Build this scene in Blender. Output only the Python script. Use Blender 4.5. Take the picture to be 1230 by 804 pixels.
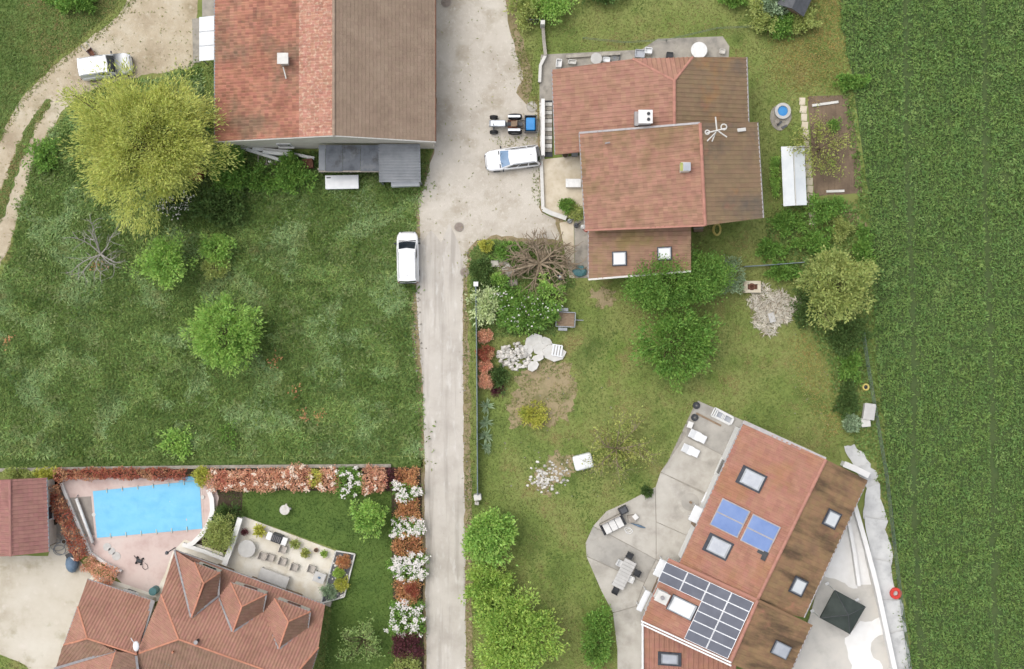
import bpy, bmesh, math, random
import numpy as np
from mathutils import Vector, Matrix, noise as mnoise
from mathutils.geometry import tessellate_polygon

R = math.radians
S = bpy.context.scene
COL = S.collection
for o in list(bpy.data.objects):
    bpy.data.objects.remove(o)

# ------------------------------------------------------------ camera, sky, sun, exposure
cam_d = bpy.data.cameras.new('camera')
cam_d.sensor_width = 36.0
cam_d.lens = 42.15
cam_d.clip_end = 2000
cam = bpy.data.objects.new('camera', cam_d)
COL.objects.link(cam)
cam.location = (0, 0, 100)
S.camera = cam

SUN_EL, SUN_AZ = 66.0, -58.0          # azimuth from +Y towards +X
W = bpy.data.worlds.new('World')
S.world = W
W.use_nodes = True
wn = W.node_tree.nodes
wl = W.node_tree.links
bg = wn['Background']
sky = wn.new('ShaderNodeTexSky')
sky.sky_type = 'NISHITA'
sky.sun_disc = False
sky.sun_elevation = R(SUN_EL)
sky.sun_rotation = R(SUN_AZ % 360)
sky.dust_density = 4.0
sky.air_density = 1.0
whs = wn.new('ShaderNodeHueSaturation')
whs.inputs['Saturation'].default_value = 0.35      # overcast: the blue is washed out
wl.new(sky.outputs[0], whs.inputs['Color'])
wl.new(whs.outputs[0], bg.inputs['Color'])
bg.inputs['Strength'].default_value = 0.15
sd = bpy.data.lights.new('sun', 'SUN')
sd.energy = 0.65
sd.angle = R(50)
sd.color = (1.0, 0.955, 0.89)
sun = bpy.data.objects.new('sun', sd)
COL.objects.link(sun)
sv = Vector((math.sin(R(SUN_AZ)) * math.cos(R(SUN_EL)), math.cos(R(SUN_AZ)) * math.cos(R(SUN_EL)), math.sin(R(SUN_EL))))
sun.rotation_euler = sv.to_track_quat('Z', 'Y').to_euler()
sun.location = sv * 60
S.view_settings.view_transform = 'Standard'
S.view_settings.look = 'None'
S.view_settings.gamma = 1.0
S.view_settings.use_curve_mapping = False
S.view_settings.exposure = 0.75
S.render.engine = 'CYCLES'
S.cycles.max_bounces = 6
S.cycles.diffuse_bounces = 3
S.cycles.use_denoising = True

# ------------------------------------------------------------ helpers
SC, HC, CX, CY = 14.4, 100.0, 615.0, 402.0


def P(x, y, h=0.0):
    """survey plan units (14.4 per metre on the ground) at height h -> metres"""
    k = (HC - h) / HC / SC
    return ((x - CX) * k, (CY - y) * k, h)


def PX(pts):
    return [P(*p)[:2] for p in pts]


def lin(c):
    c /= 255.0
    return c / 12.92 if c <= 0.04045 else ((c + 0.055) / 1.055) ** 2.4


def C(r, g, b, k=1.0):
    k *= .74
    return (min(lin(r) * k, .82), min(lin(g) * k, .82), min(lin(b) * k, .82), 1.0)


def soften(c, k=1.0, ds=0.0):
    y = .3 * c[0] + .6 * c[1] + .1 * c[2]
    return tuple(min((v * (1 - ds) + y * ds) * k, .8) for v in c[:3]) + (1.0,)


def M(name, stops, scale=2.0, rough=.85, metal=0.0, spec=.3, bump=0.0, bscale=25.0, isl=0.0, hue=0.0,
      over=(), trans=0.0, coord='Object', detail=6.0, lo=.32, hi=.68, stretch=None):
    m = bpy.data.materials.new(name)
    m.use_nodes = True
    nt = m.node_tree
    N, L = nt.nodes, nt.links
    b = N['Principled BSDF']
    out = N['Material Output']
    if coord == 'World':
        src = N.new('ShaderNodeNewGeometry').outputs['Position']
    else:
        src = N.new('ShaderNodeTexCoord').outputs[coord]

    def nz(sc, st, det):
        mp = N.new('ShaderNodeMapping')
        L.new(src, mp.inputs['Vector'])
        if st:
            mp.inputs['Scale'].default_value = st
        n = N.new('ShaderNodeTexNoise')
        n.inputs['Scale'].default_value = sc
        n.inputs['Detail'].default_value = det
        n.inputs['Roughness'].default_value = .62
        L.new(mp.outputs[0], n.inputs['Vector'])
        return n.outputs['Fac']
    if len(stops) == 1:
        c = stops[0]
        stops = [tuple(min(v * .88, 1) for v in c[:3]) + (1,), tuple(min(v * 1.1, .92) for v in c[:3]) + (1,)]
    rp = N.new('ShaderNodeValToRGB')
    el = rp.color_ramp.elements
    while len(el) < len(stops):
        el.new(.5)
    for i, s in enumerate(stops):
        el[i].position = lo + (hi - lo) * i / (len(stops) - 1)
        el[i].color = s
    L.new(nz(scale, stretch, detail), rp.inputs[0])
    cur = rp.outputs[0]
    for o in over:
        col, sc, l0, h0 = o[:4]
        st = o[4] if len(o) > 4 else None
        amt = o[5] if len(o) > 5 else 1.0
        mr = N.new('ShaderNodeMapRange')
        mr.inputs[1].default_value = l0
        mr.inputs[2].default_value = h0
        mr.inputs[4].default_value = amt
        L.new(nz(sc, st, 5.0), mr.inputs[0])
        mx = N.new('ShaderNodeMixRGB')
        L.new(mr.outputs[0], mx.inputs[0])
        L.new(cur, mx.inputs[1])
        mx.inputs[2].default_value = col
        cur = mx.outputs[0]
    if isl > 0:
        ge = N.new('ShaderNodeNewGeometry')
        mr = N.new('ShaderNodeMapRange')
        L.new(ge.outputs['Random Per Island'], mr.inputs[0])
        mr.inputs[3].default_value = 1 - isl
        mr.inputs[4].default_value = 1 + isl
        hs = N.new('ShaderNodeHueSaturation')
        L.new(mr.outputs[0], hs.inputs['Value'])
        if hue > 0:
            w = N.new('ShaderNodeTexWhiteNoise')
            w.noise_dimensions = '1D'
            L.new(ge.outputs['Random Per Island'], w.inputs['W'])
            m2 = N.new('ShaderNodeMapRange')
            L.new(w.outputs['Value'], m2.inputs[0])
            m2.inputs[3].default_value = .5 - hue
            m2.inputs[4].default_value = .5 + hue
            L.new(m2.outputs[0], hs.inputs['Hue'])
        L.new(cur, hs.inputs['Color'])
        cur = hs.outputs[0]
    L.new(cur, b.inputs['Base Color'])
    b.inputs['Roughness'].default_value = rough
    b.inputs['Metallic'].default_value = metal
    b.inputs['Specular IOR Level'].default_value = spec
    if bump > 0:
        bp = N.new('ShaderNodeBump')
        bp.inputs['Strength'].default_value = bump
        bp.inputs['Distance'].default_value = .05
        L.new(nz(bscale, None, 4.0), bp.inputs['Height'])
        L.new(bp.outputs[0], b.inputs['Normal'])
    if trans > 0:
        t = N.new('ShaderNodeBsdfTranslucent')
        L.new(cur, t.inputs['Color'])
        ms = N.new('ShaderNodeMixShader')
        ms.inputs[0].default_value = trans
        L.new(b.outputs[0], ms.inputs[1])
        L.new(t.outputs[0], ms.inputs[2])
        L.new(ms.outputs[0], out.inputs['Surface'])
    return m


def tint(c, t):
    return (c[0] * t[0], c[1] * t[1], c[2] * t[2], 1.0)


LEAFK = 1.85


def leafm(name, cols, isl=.26, hue=.018, scale=.6, trans=.45, over=()):
    cols = [tint(soften(c, LEAFK, .15), (1.05, 1.0, .97)) for c in cols]
    over = [(tint(soften(o[0], LEAFK, .15), (1.05, 1.0, .97)),) + tuple(o[1:]) for o in over]
    return M(name, cols, scale=scale, rough=.6, spec=.25, isl=isl, hue=hue, trans=trans, coord='World', detail=3, over=over)


def tagit(o, label=None, cat=None, group=None, kind=None):
    if label: o['label'] = label
    if cat: o['category'] = cat
    if group: o['group'] = group
    if kind: o['kind'] = kind
    return o


def T(name, label, cat, loc=(0, 0, 0), rz=0.0, group=None):
    o = bpy.data.objects.new(name, None)
    o.empty_display_size = .3
    COL.objects.link(o)
    o.location = loc
    o.rotation_euler = (0, 0, rz)
    return tagit(o, label, cat, group)


def link(name, me, mat, parent=None):
    o = bpy.data.objects.new(name, me)
    COL.objects.link(o)
    if mat is not None and not me.materials:
        me.materials.append(mat)
    if parent is not None:
        o.parent = parent
    return o


def npmesh(name, V, F):
    """fast mesh from numpy arrays, all faces with the same vertex count"""
    me = bpy.data.meshes.new(name)
    V = np.asarray(V, dtype=np.float32)
    F = np.asarray(F, dtype=np.int32)
    me.vertices.add(len(V))
    me.vertices.foreach_set('co', V.ravel())
    nf, k = F.shape
    me.loops.add(nf * k)
    me.loops.foreach_set('vertex_index', F.ravel())
    me.polygons.add(nf)
    me.polygons.foreach_set('loop_start', np.arange(nf, dtype=np.int32) * k)
    me.polygons.foreach_set('loop_total', np.full(nf, k, dtype=np.int32))
    me.update(calc_edges=True)
    return me


def base_of(parent):
    b = Vector((0, 0, 0))
    while parent is not None:
        b = b + parent.location
        parent = parent.parent
    return b


class G:
    def __init__(s):
        s.v = []
        s.f = []

    def add(s, v, f):
        n = len(s.v)
        s.v += [tuple(p) for p in v]
        s.f += [tuple(i + n for i in q) for q in f]
        return s

    def box(s, c, d, rz=0.0, tilt=None):
        x, y, z = d[0] / 2, d[1] / 2, d[2] / 2
        v = [Vector(p) for p in ((-x, -y, -z), (x, -y, -z), (x, y, -z), (-x, y, -z), (-x, -y, z), (x, -y, z), (x, y, z), (-x, y, z))]
        m = Matrix.Rotation(rz, 3, 'Z')
        if tilt:
            m = m @ Matrix.Rotation(tilt[0], 3, 'X') @ Matrix.Rotation(tilt[1], 3, 'Y')
        c = Vector(c)
        return s.add([m @ p + c for p in v], [(0, 3, 2, 1), (4, 5, 6, 7), (0, 1, 5, 4), (1, 2, 6, 5), (2, 3, 7, 6), (3, 0, 4, 7)])

    def prism(s, poly, z0, z1):
        n = len(poly)
        a = sum(poly[i][0] * poly[(i + 1) % n][1] - poly[(i + 1) % n][0] * poly[i][1] for i in range(n))
        if a < 0:
            poly = poly[::-1]
        z1 = z1 if isinstance(z1, (list, tuple)) else [z1] * n
        v = [(p[0], p[1], z0) for p in poly] + [(p[0], p[1], z) for p, z in zip(poly, z1)]
        tr = tessellate_polygon([[Vector((p[0], p[1], 0)) for p in poly]])
        f = []
        for t in tr:
            a, b, c = t
            pa, pb, pc = poly[a], poly[b], poly[c]
            if (pb[0] - pa[0]) * (pc[1] - pa[1]) - (pb[1] - pa[1]) * (pc[0] - pa[0]) < 0:
                a, b, c = c, b, a
            f += [(a + n, b + n, c + n), (c, b, a)]
        f += [(i, (i + 1) % n, (i + 1) % n + n, i + n) for i in range(n)]
        return s.add(v, f)

    def cyl(s, c, r, z0, z1, n=16, r2=None):
        r2 = r if r2 is None else r2
        v = [(c[0] + r * math.cos(2 * math.pi * i / n), c[1] + r * math.sin(2 * math.pi * i / n), z0) for i in range(n)]
        v += [(c[0] + r2 * math.cos(2 * math.pi * i / n), c[1] + r2 * math.sin(2 * math.pi * i / n), z1) for i in range(n)]
        f = [(i, (i + 1) % n, (i + 1) % n + n, i + n) for i in range(n)] + [tuple(range(n))[::-1], tuple(range(n, 2 * n))]
        return s.add(v, f)

    def ring(s, c, r0, r1, z0, z1, n=20):
        v, f = [], []
        for i in range(n):
            a = 2 * math.pi * i / n
            for r, z in ((r0, z0), (r1, z0), (r1, z1), (r0, z1)):
                v.append((c[0] + r * math.cos(a), c[1] + r * math.sin(a), z))
        for i in range(n):
            j = (i + 1) % n
            for k in range(4):
                l = (k + 1) % 4
                f.append((i * 4 + k, j * 4 + k, j * 4 + l, i * 4 + l))
        return s.add(v, f)

    def tube(s, pts, rad, n=6, close=False):
        pts = [Vector(p) for p in pts]
        if not isinstance(rad, (list, tuple)):
            rad = [rad] * len(pts)
        v, f = [], []
        m = len(pts)
        for i, p in enumerate(pts):
            t = (pts[min(i + 1, m - 1)] - pts[max(i - 1, 0)])
            if close:
                t = pts[(i + 1) % m] - pts[i - 1]
            t.normalize()
            a = t.cross(Vector((0, 0, 1)))
            if a.length < .05:
                a = t.cross(Vector((1, 0, 0)))
            a.normalize()
            b = t.cross(a)
            for k in range(n):
                q = 2 * math.pi * k / n
                v.append(p + (a * math.cos(q) + b * math.sin(q)) * rad[i])
        for i in range(m if close else m - 1):
            j = (i + 1) % m
            for k in range(n):
                l = (k + 1) % n
                f.append((i * n + k, i * n + l, j * n + l, j * n + k))
        if not close:
            f += [tuple(range(n))[::-1], tuple(range((m - 1) * n, m * n))]
        return s.add(v, f)

    def ball(s, c, r, seg=8, rings=5, jit=0.0, rng=random):
        r = r if isinstance(r, (tuple, list)) else (r, r, r)
        v = [(c[0], c[1], c[2] + r[2])]
        for j in range(1, rings):
            ph = math.pi * j / rings
            for i in range(seg):
                th = 2 * math.pi * i / seg
                k = 1 + rng.uniform(-jit, jit)
                v.append((c[0] + r[0] * k * math.sin(ph) * math.cos(th), c[1] + r[1] * k * math.sin(ph) * math.sin(th), c[2] + r[2] * k * math.cos(ph)))
        v.append((c[0], c[1], c[2] - r[2]))
        f = [(0, 1 + i, 1 + (i + 1) % seg) for i in range(seg)]
        for j in range(rings - 2):
            for i in range(seg):
                a = 1 + j * seg
                f.append((a + i, a + seg + i, a + seg + (i + 1) % seg, a + (i + 1) % seg))
        a = 1 + (rings - 2) * seg
        f += [(a + (i + 1) % seg, a + i, len(v) - 1) for i in range(seg)]
        return s.add(v, f)

    def build(s, name, mat, parent=None, local=False, bevel=0.0, smooth=False, seg=2):
        me = bpy.data.meshes.new(name)
        v = s.v
        if parent is not None and not local:
            b = base_of(parent)
            v = [(p[0] - b.x, p[1] - b.y, p[2] - b.z) for p in v]
        me.from_pydata([tuple(p) for p in v], [], s.f)
        bm = bmesh.new()
        bm.from_mesh(me)
        bmesh.ops.recalc_face_normals(bm, faces=bm.faces)
        if bevel > 0:
            bmesh.ops.bevel(bm, geom=[e for e in bm.edges if len(e.link_faces) == 2 and e.calc_face_angle(0) > .5],
                            offset=bevel, segments=seg, affect='EDGES', profile=.5, clamp_overlap=True)
        bm.to_mesh(me)
        bm.free()
        if smooth:
            me.polygons.foreach_set('use_smooth', [True] * len(me.polygons))
        return link(name, me, mat, parent)


def rough(poly, step=.5, amp=.18, seed=0.0, sc=.7):
    """world polygon with an uneven, worn outline"""
    out = []
    n = len(poly)
    cum = 0
    for i in range(n):
        a, b = Vector(poly[i][:2]), Vector(poly[(i + 1) % n][:2])
        d = (b - a)
        k = max(1, int(d.length / step))
        nn = Vector((-d.y, d.x)).normalized() if d.length > 0 else Vector((0, 0))
        for j in range(k):
            p = a + d * j / k
            w = mnoise.noise(Vector((p.x * sc, p.y * sc, seed))) + .5 * mnoise.noise(Vector((p.x * sc * 3.1, p.y * sc * 3.1, seed + 7)))
            out.append((p.x + nn.x * w * amp, p.y + nn.y * w * amp))
    return out


def smoothpoly(poly, it=2):
    for _ in range(it):
        q = []
        n = len(poly)
        for i in range(n):
            a, b = poly[i], poly[(i + 1) % n]
            q.append((a[0] * .75 + b[0] * .25, a[1] * .75 + b[1] * .25))
            q.append((a[0] * .25 + b[0] * .75, a[1] * .25 + b[1] * .75))
        poly = q
    return poly


def sheet(name, poly, z, mat, kind='structure', parent=None):
    tr = tessellate_polygon([[Vector((p[0], p[1], 0)) for p in poly]])
    f = []
    for a, b, c in tr:
        pa, pb, pc = poly[a], poly[b], poly[c]
        if (pb[0] - pa[0]) * (pc[1] - pa[1]) - (pb[1] - pa[1]) * (pc[0] - pa[0]) < 0:
            a, b, c = c, b, a
        f.append((a, b, c))
    me = bpy.data.meshes.new(name)
    me.from_pydata([(p[0], p[1], z) for p in poly], [], f)
    o = link(name, me, mat, parent)
    if kind:
        o['kind'] = kind
    return o


def inside(xy, poly):
    p = np.asarray([q[:2] for q in poly])
    x, y = xy[:, 0], xy[:, 1]
    r = np.zeros(len(xy), bool)
    j = len(p) - 1
    for i in range(len(p)):
        xi, yi, xj, yj = p[i, 0], p[i, 1], p[j, 0], p[j, 1]
        if yi != yj:
            r ^= ((yi > y) != (yj > y)) & (x < (xj - xi) * (y - yi) / (yj - yi) + xi)
        j = i
    return r


def spread(poly, dens, rng, holes=()):
    p = np.asarray([q[:2] for q in poly])
    a, b = p.min(0), p.max(0)
    n = int((b - a).prod() * dens)
    xy = a + rng.random((n, 2)) * (b - a)
    k = inside(xy, poly)
    for h in holes:
        k &= ~inside(xy, h)
    return xy[k]


def unit(v):
    return v / np.maximum(np.linalg.norm(v, axis=1, keepdims=True), 1e-6)


def leafquads(pos, d, L, Wd, rng, var=.35, flat=.6):
    """one folded four-corner leaf for each position and direction"""
    n = len(pos)
    d = unit(d)
    nrm = rng.normal(size=(n, 3)) * (1 - flat) + np.array([0, 0, 1.0]) * flat
    w = unit(np.cross(d, nrm))
    k = (1 + rng.uniform(-var, var, (n, 1)))
    L = L * k
    Wd = Wd * k
    up = unit(np.cross(w, d))
    up *= np.sign(up[:, 2:3] + 1e-6)
    a = pos
    c = pos + d * L
    m = pos + d * L * .45 + up * L * .08
    V = np.stack([a, m + w * Wd * .5, c, m - w * Wd * .5], 1).reshape(-1, 3)
    F = np.arange(n * 4).reshape(n, 4)
    return V, F


def grass(name, label, cat, xy, mat, L, Wd, rng, lean=(.4, 1.2), z=.01, kind='stuff'):
    n = len(xy)
    az = rng.uniform(0, 2 * math.pi, n)
    t = rng.uniform(lean[0], lean[1], n)
    d = np.stack([np.sin(t) * np.cos(az), np.sin(t) * np.sin(az), np.cos(t)], 1)
    pos = np.column_stack([xy, np.full(n, z)])
    V, F = leafquads(pos, d, L, Wd, rng, .45, .6)
    o = link(name, npmesh(name, V, F), mat)
    return tagit(o, label, cat, kind=kind)


# ------------------------------------------------------------ materials
MT = {}
MT['ground'] = M('lawn_ground', [C(100, 118, 56), C(120, 136, 68), C(134, 142, 80), C(114, 134, 62)], scale=.16, coord='World', bump=.5, bscale=6,
                 over=[(C(136, 122, 80), .3, .56, .74, None, .6), (C(70, 92, 34), .22, .55, .7, None, .7)])
MT['meadow'] = M('meadow_ground', [C(84, 104, 52), C(104, 124, 64), C(92, 116, 56)], scale=.3, coord='World', bump=.6, bscale=5,
                 over=[(C(100, 96, 58), .35, .58, .75, None, .5)])
MT['poollawn'] = M('garden_lawn', [C(76, 100, 42), C(88, 112, 48), C(94, 116, 52)], scale=.35, coord='World', bump=.4, bscale=8)
MT['dry'] = M('dry_lawn', [C(150, 126, 72), C(134, 124, 62), C(112, 114, 52)], scale=.4, coord='World', bump=.4, bscale=8)
MT['cropsoil'] = M('crop_soil', [C(66, 86, 46), C(82, 98, 56), C(70, 92, 52)], scale=.7, coord='World', bump=.6, bscale=5)
MT['yard'] = M('yard_gravel', [C(184, 175, 161), C(203, 195, 182), C(212, 205, 193)], scale=.25, coord='World', bump=.5, bscale=18,
               over=[(C(158, 146, 124), .35, .5, .68, None, .6), (C(226, 220, 208), 3.0, .55, .7, None, .5), (C(140, 130, 112), 9.0, .62, .72, None, .45)])
MT['road'] = M('road_gravel', [C(180, 173, 163), C(198, 191, 181), C(207, 201, 191)], scale=.3, coord='World', bump=.35, bscale=20,
               over=[(C(158, 152, 143), .7, .5, .66, (1.8, .1, 1), .7), (C(226, 223, 217), 2.2, .55, .72, (1, .3, 1), .5), (C(150, 144, 134), 8.0, .62, .74, None, .4)])
MT['track'] = M('track_gravel', [C(168, 152, 128), C(192, 178, 154), C(206, 196, 176)], scale=.35, coord='World', bump=.6, bscale=14,
                over=[(C(134, 120, 84), .5, .55, .7, None, .6), (C(220, 212, 194), 2.0, .55, .72, None, .5)])
MT['verge'] = M('verge_earth', [C(136, 120, 92), C(158, 142, 112), C(120, 112, 74)], scale=.6, coord='World', bump=.6, bscale=10)
MT['earth'] = M('bare_earth', [C(140, 126, 96), C(162, 146, 114), C(122, 118, 78)], scale=.5, coord='World', bump=.6, bscale=9)
MT['soil'] = M('tilled_soil', [C(104, 88, 74), C(124, 106, 88), C(140, 120, 98)], scale=.8, coord='World', bump=.9, bscale=7,
               over=[(C(86, 74, 60), 2.0, .5, .7, (3, .15, 1), .6)])
MT['darkbed'] = M('bed_earth', [C(64, 54, 42), C(84, 70, 56)], scale=1.5, coord='World', bump=.6, bscale=9)
MT['court'] = M('court_gravel', [C(178, 168, 148), C(204, 196, 180), C(214, 208, 194)], scale=.22, coord='World', bump=.4, bscale=20,
                over=[(C(150, 142, 112), .5, .56, .72, None, .6), (C(224, 216, 206), .9, .56, .75, None, .6)])
MT['concrete'] = M('patio_concrete', [C(168, 162, 152), C(190, 185, 175), C(200, 195, 186)], scale=.5, coord='World', bump=.15, bscale=30,
                   over=[(C(148, 143, 135), .45, .54, .7, None, .6), (C(210, 205, 194), 1.6, .56, .74, None, .45)])
MT['concrete_dark'] = M('patio_concrete_aged', [C(152, 148, 142), C(172, 168, 160), C(186, 181, 172)], scale=.5, coord='World', bump=.15, bscale=30,
                        over=[(C(138, 132, 124), 1.2, .54, .7, None, .5)])
MT['pathgrey'] = M('path_concrete', [C(142, 138, 130), C(164, 158, 148), C(176, 170, 158)], scale=1.2, coord='World', bump=.3, bscale=20,
                   over=[(C(112, 108, 98), 1.0, .55, .7, None, .6)])
MT['terrace'] = M('terrace_stone', [C(196, 182, 158), C(212, 200, 178), C(222, 212, 192)], scale=.9, coord='World', bump=.2, bscale=20,
                  over=[(C(176, 160, 134), 1.3, .55, .72, None, .5)])
MT['patio_cream'] = M('cream_flags', [C(214, 204, 184), C(230, 224, 210), C(238, 234, 224)], scale=.5, coord='World', bump=.15, bscale=20,
                      over=[(C(206, 190, 158), .6, .54, .72, None, .6), (C(236, 232, 224), 1.5, .55, .7, None, .5)])
MT['pooldeck'] = M('pink_deck', [C(196, 172, 164), C(212, 192, 184), C(216, 202, 194)], scale=.5, coord='World', bump=.2, bscale=22,
                   over=[(C(184, 152, 146), 1.0, .55, .72, None, .5)])
MT['deckgrey'] = M('grey_deck', [C(142, 134, 126), C(160, 152, 144)], scale=1.5, coord='World', bump=.2)
MT['eastfloor'] = M('terrace_screed', [C(186, 182, 174), C(204, 200, 192), C(212, 207, 197)], scale=.5, coord='World', bump=.15)
MT['white'] = M('white_paint', [C(232, 232, 230)], scale=3, rough=.5)
MT['whiteplastic'] = M('white_plastic', [C(226, 228, 230), C(240, 241, 242)], scale=2, rough=.45)
MT['offwhite'] = M('off_white', [C(206, 204, 198), C(222, 220, 214)], scale=2.5, rough=.7, bump=.1)
MT['render'] = M('wall_render', [C(214, 206, 192), C(226, 220, 208)], scale=1.2, rough=.9, bump=.2, bscale=40, over=[(C(190, 180, 162), .8, .55, .75, None, .5)])
MT['renderwhite'] = M('white_render', [C(232, 230, 226), C(242, 241, 238)], scale=1.2, rough=.9, bump=.15, bscale=40)
MT['grey'] = M('grey_metal', [C(138, 142, 146), C(160, 164, 168)], scale=3, rough=.45, metal=.4)
MT['zinc'] = M('zinc', [C(146, 142, 142), C(168, 164, 164)], scale=3, rough=.5, metal=.3)
MT['dark'] = M('dark_plastic', [C(46, 48, 52), C(60, 62, 66)], scale=3, rough=.5)
MT['black'] = M('black_rubber', [C(28, 28, 30), C(40, 40, 42)], scale=5, rough=.7)
MT['darkgrey'] = M('anthracite', [C(72, 74, 78), C(90, 92, 96)], scale=3, rough=.5)
MT['darkframe'] = M('dark_flashing', [C(66, 68, 74), C(84, 86, 92)], scale=3, rough=.8, spec=.1)
MT['glass'] = M('car_glass', [C(36, 42, 48), C(54, 62, 70)], scale=1.5, rough=.08, spec=.8)
MT['skyglass'] = M('sky_reflection_glass', [C(120, 148, 178), C(150, 176, 204)], scale=1.5, rough=.08, spec=.8)  # pale blue paints the reflected sky into the glass colour
MT['pane'] = M('window_pane', [C(168, 172, 180), C(190, 194, 200)], scale=1.2, rough=.3, spec=.25)
MT['panewhite'] = M('blind_pane', [C(214, 218, 220), C(226, 228, 228)], scale=1.2, rough=.3, spec=.25)
MT['carwhite'] = M('car_white', [C(238, 239, 240), C(244, 244, 244)], scale=1, rough=.25, spec=.5)
MT['chrome'] = M('bright_metal', [C(190, 194, 200), C(214, 218, 222)], scale=4, rough=.3, metal=.6)
MT['blue'] = M('blue_plastic', [C(44, 128, 196), C(70, 152, 214)], scale=2, rough=.45)
MT['cover'] = M('pool_cover', [C(104, 184, 222), C(118, 196, 232), C(110, 190, 228)], scale=.6, coord='World', rough=.32, bump=.35, bscale=2.2,
                over=[(C(108, 192, 236), 1.2, .58, .75, (.4, 2, 1), .5)])
MT['strap'] = M('pale_strap', [C(186, 206, 200), C(206, 218, 210)], scale=3, rough=.7)
MT['collector'] = M('solar_collector', [C(100, 124, 174), C(114, 138, 186), C(126, 148, 192)], scale=.5, rough=.45, spec=.15)
MT['pv'] = M('solar_cell', [C(92, 95, 106), C(108, 111, 122)], scale=.6, rough=.4, spec=.15)
MT['wood'] = M('weathered_wood', [C(134, 112, 92), C(160, 140, 118)], scale=3, rough=.9, bump=.3, stretch=(1, 6, 1))
MT['greywood'] = M('grey_wood', [C(150, 142, 132), C(176, 168, 158)], scale=3, rough=.9, bump=.3)
MT['bark'] = M('bark', [C(86, 72, 56), C(112, 96, 78)], scale=4, rough=.95, bump=.4)
MT['deadwood'] = M('dead_wood', [C(118, 104, 84), C(150, 134, 112), C(176, 160, 138)], scale=1.2, rough=.95, bump=.3)
MT['greybark'] = M('grey_bark', [C(150, 146, 138), C(176, 172, 164)], scale=3, rough=.95, bump=.3)
MT['rust'] = M('rusty_metal', [C(96, 64, 52), C(120, 82, 66), C(86, 70, 60)], scale=2, rough=.9, bump=.3)
MT['redrust'] = M('red_metal', [C(122, 56, 52), C(148, 80, 70)], scale=2, rough=.8)
MT['stone'] = M('white_stone', [C(176, 170, 160), C(204, 200, 192), C(214, 211, 205)], scale=2.5, isl=.28, bump=.4)
MT['slabwhite'] = M('white_slab', [C(204, 201, 194), C(222, 220, 215)], scale=2, bump=.3)
MT['rockgrey'] = M('grey_rock', [C(140, 134, 124), C(176, 170, 158)], scale=2, isl=.2, bump=.4)
MT['geotex'] = M('geotextile', [C(186, 186, 185), C(206, 206, 204), C(216, 216, 213)], scale=.8, coord='World', rough=.9, bump=.3, bscale=4,
                 over=[(C(146, 146, 146), 1.0, .55, .72, None, .5)])
MT['canopy'] = M('canopy_fabric', [C(58, 66, 62), C(74, 82, 78)], scale=1.2, rough=.75, bump=.1)
MT['fabricwhite'] = M('white_fabric', [C(216, 214, 210), C(234, 233, 230)], scale=2, rough=.9, bump=.1)
MT['palegrey'] = M('pale_grey_top', [C(186, 184, 180), C(204, 202, 198)], scale=2, rough=.6)
MT['wicker'] = M('grey_wicker', [C(184, 176, 166), C(202, 194, 184)], scale=8, rough=.8, bump=.3)
MT['red'] = M('red_plastic', [C(196, 52, 44), C(220, 76, 62)], scale=2, rough=.5)
MT['yellow'] = M('yellow_hose', [C(198, 178, 92), C(216, 200, 126)], scale=2, rough=.5)
MT['teal'] = M('teal_plastic', [C(72, 116, 120), C(96, 140, 142)], scale=2, rough=.5)
MT['bluegrey'] = M('blue_grey_cover', [C(86, 110, 134), C(122, 142, 160)], scale=2, rough=.6, bump=.2)
MT['terracotta'] = M('terracotta_pot', [C(150, 92, 66), C(176, 116, 86)], scale=3, rough=.9)
MT['corrugated'] = M('grey_sheet_metal', [C(112, 116, 120), C(130, 134, 138), C(142, 145, 148)], scale=.8, rough=.5, metal=.2, bump=.1)
MT['bitumen'] = M('stained_sheet', [C(86, 90, 96), C(108, 112, 118), C(98, 101, 106)], scale=.8, rough=.7, coord='World', bump=.2,
                  over=[(C(128, 130, 132), 1.0, .56, .7, None, .7), (C(64, 62, 58), .9, .56, .7, None, .7)])
MT['poly'] = M('polycarbonate', [C(218, 222, 226), C(236, 238, 240)], scale=1, rough=.35)
MT['greenhousepane'] = M('greenhouse_sheet', [C(206, 212, 216), C(228, 231, 232)], scale=.7, rough=.3, bump=.1)
MT['manhole'] = M('iron_cover', [C(134, 122, 112), C(156, 144, 134)], scale=4, rough=.8, bump=.4)
MT['wire'] = M('fence_wire', [C(96, 112, 102), C(120, 134, 124)], scale=3, rough=.6, metal=.3)
MT['fencegrey'] = M('fence_metal', [C(120, 134, 138), C(150, 162, 166)], scale=3, rough=.6, metal=.3)


def tilem(name, cols, over=(), isl=.13, hue=.008, k=1.1):
    cols = [tint(soften(c, k, .38), (1.0, .98, .88)) for c in cols]
    over = [(tint(soften(o[0], k, .26), (1.0, .98, .88)),) + tuple(o[1:]) for o in over]
    return M(name, cols, scale=.5, rough=.9, spec=.2, bump=.15, bscale=30, isl=isl, hue=hue, coord='UV', over=over)


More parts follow.
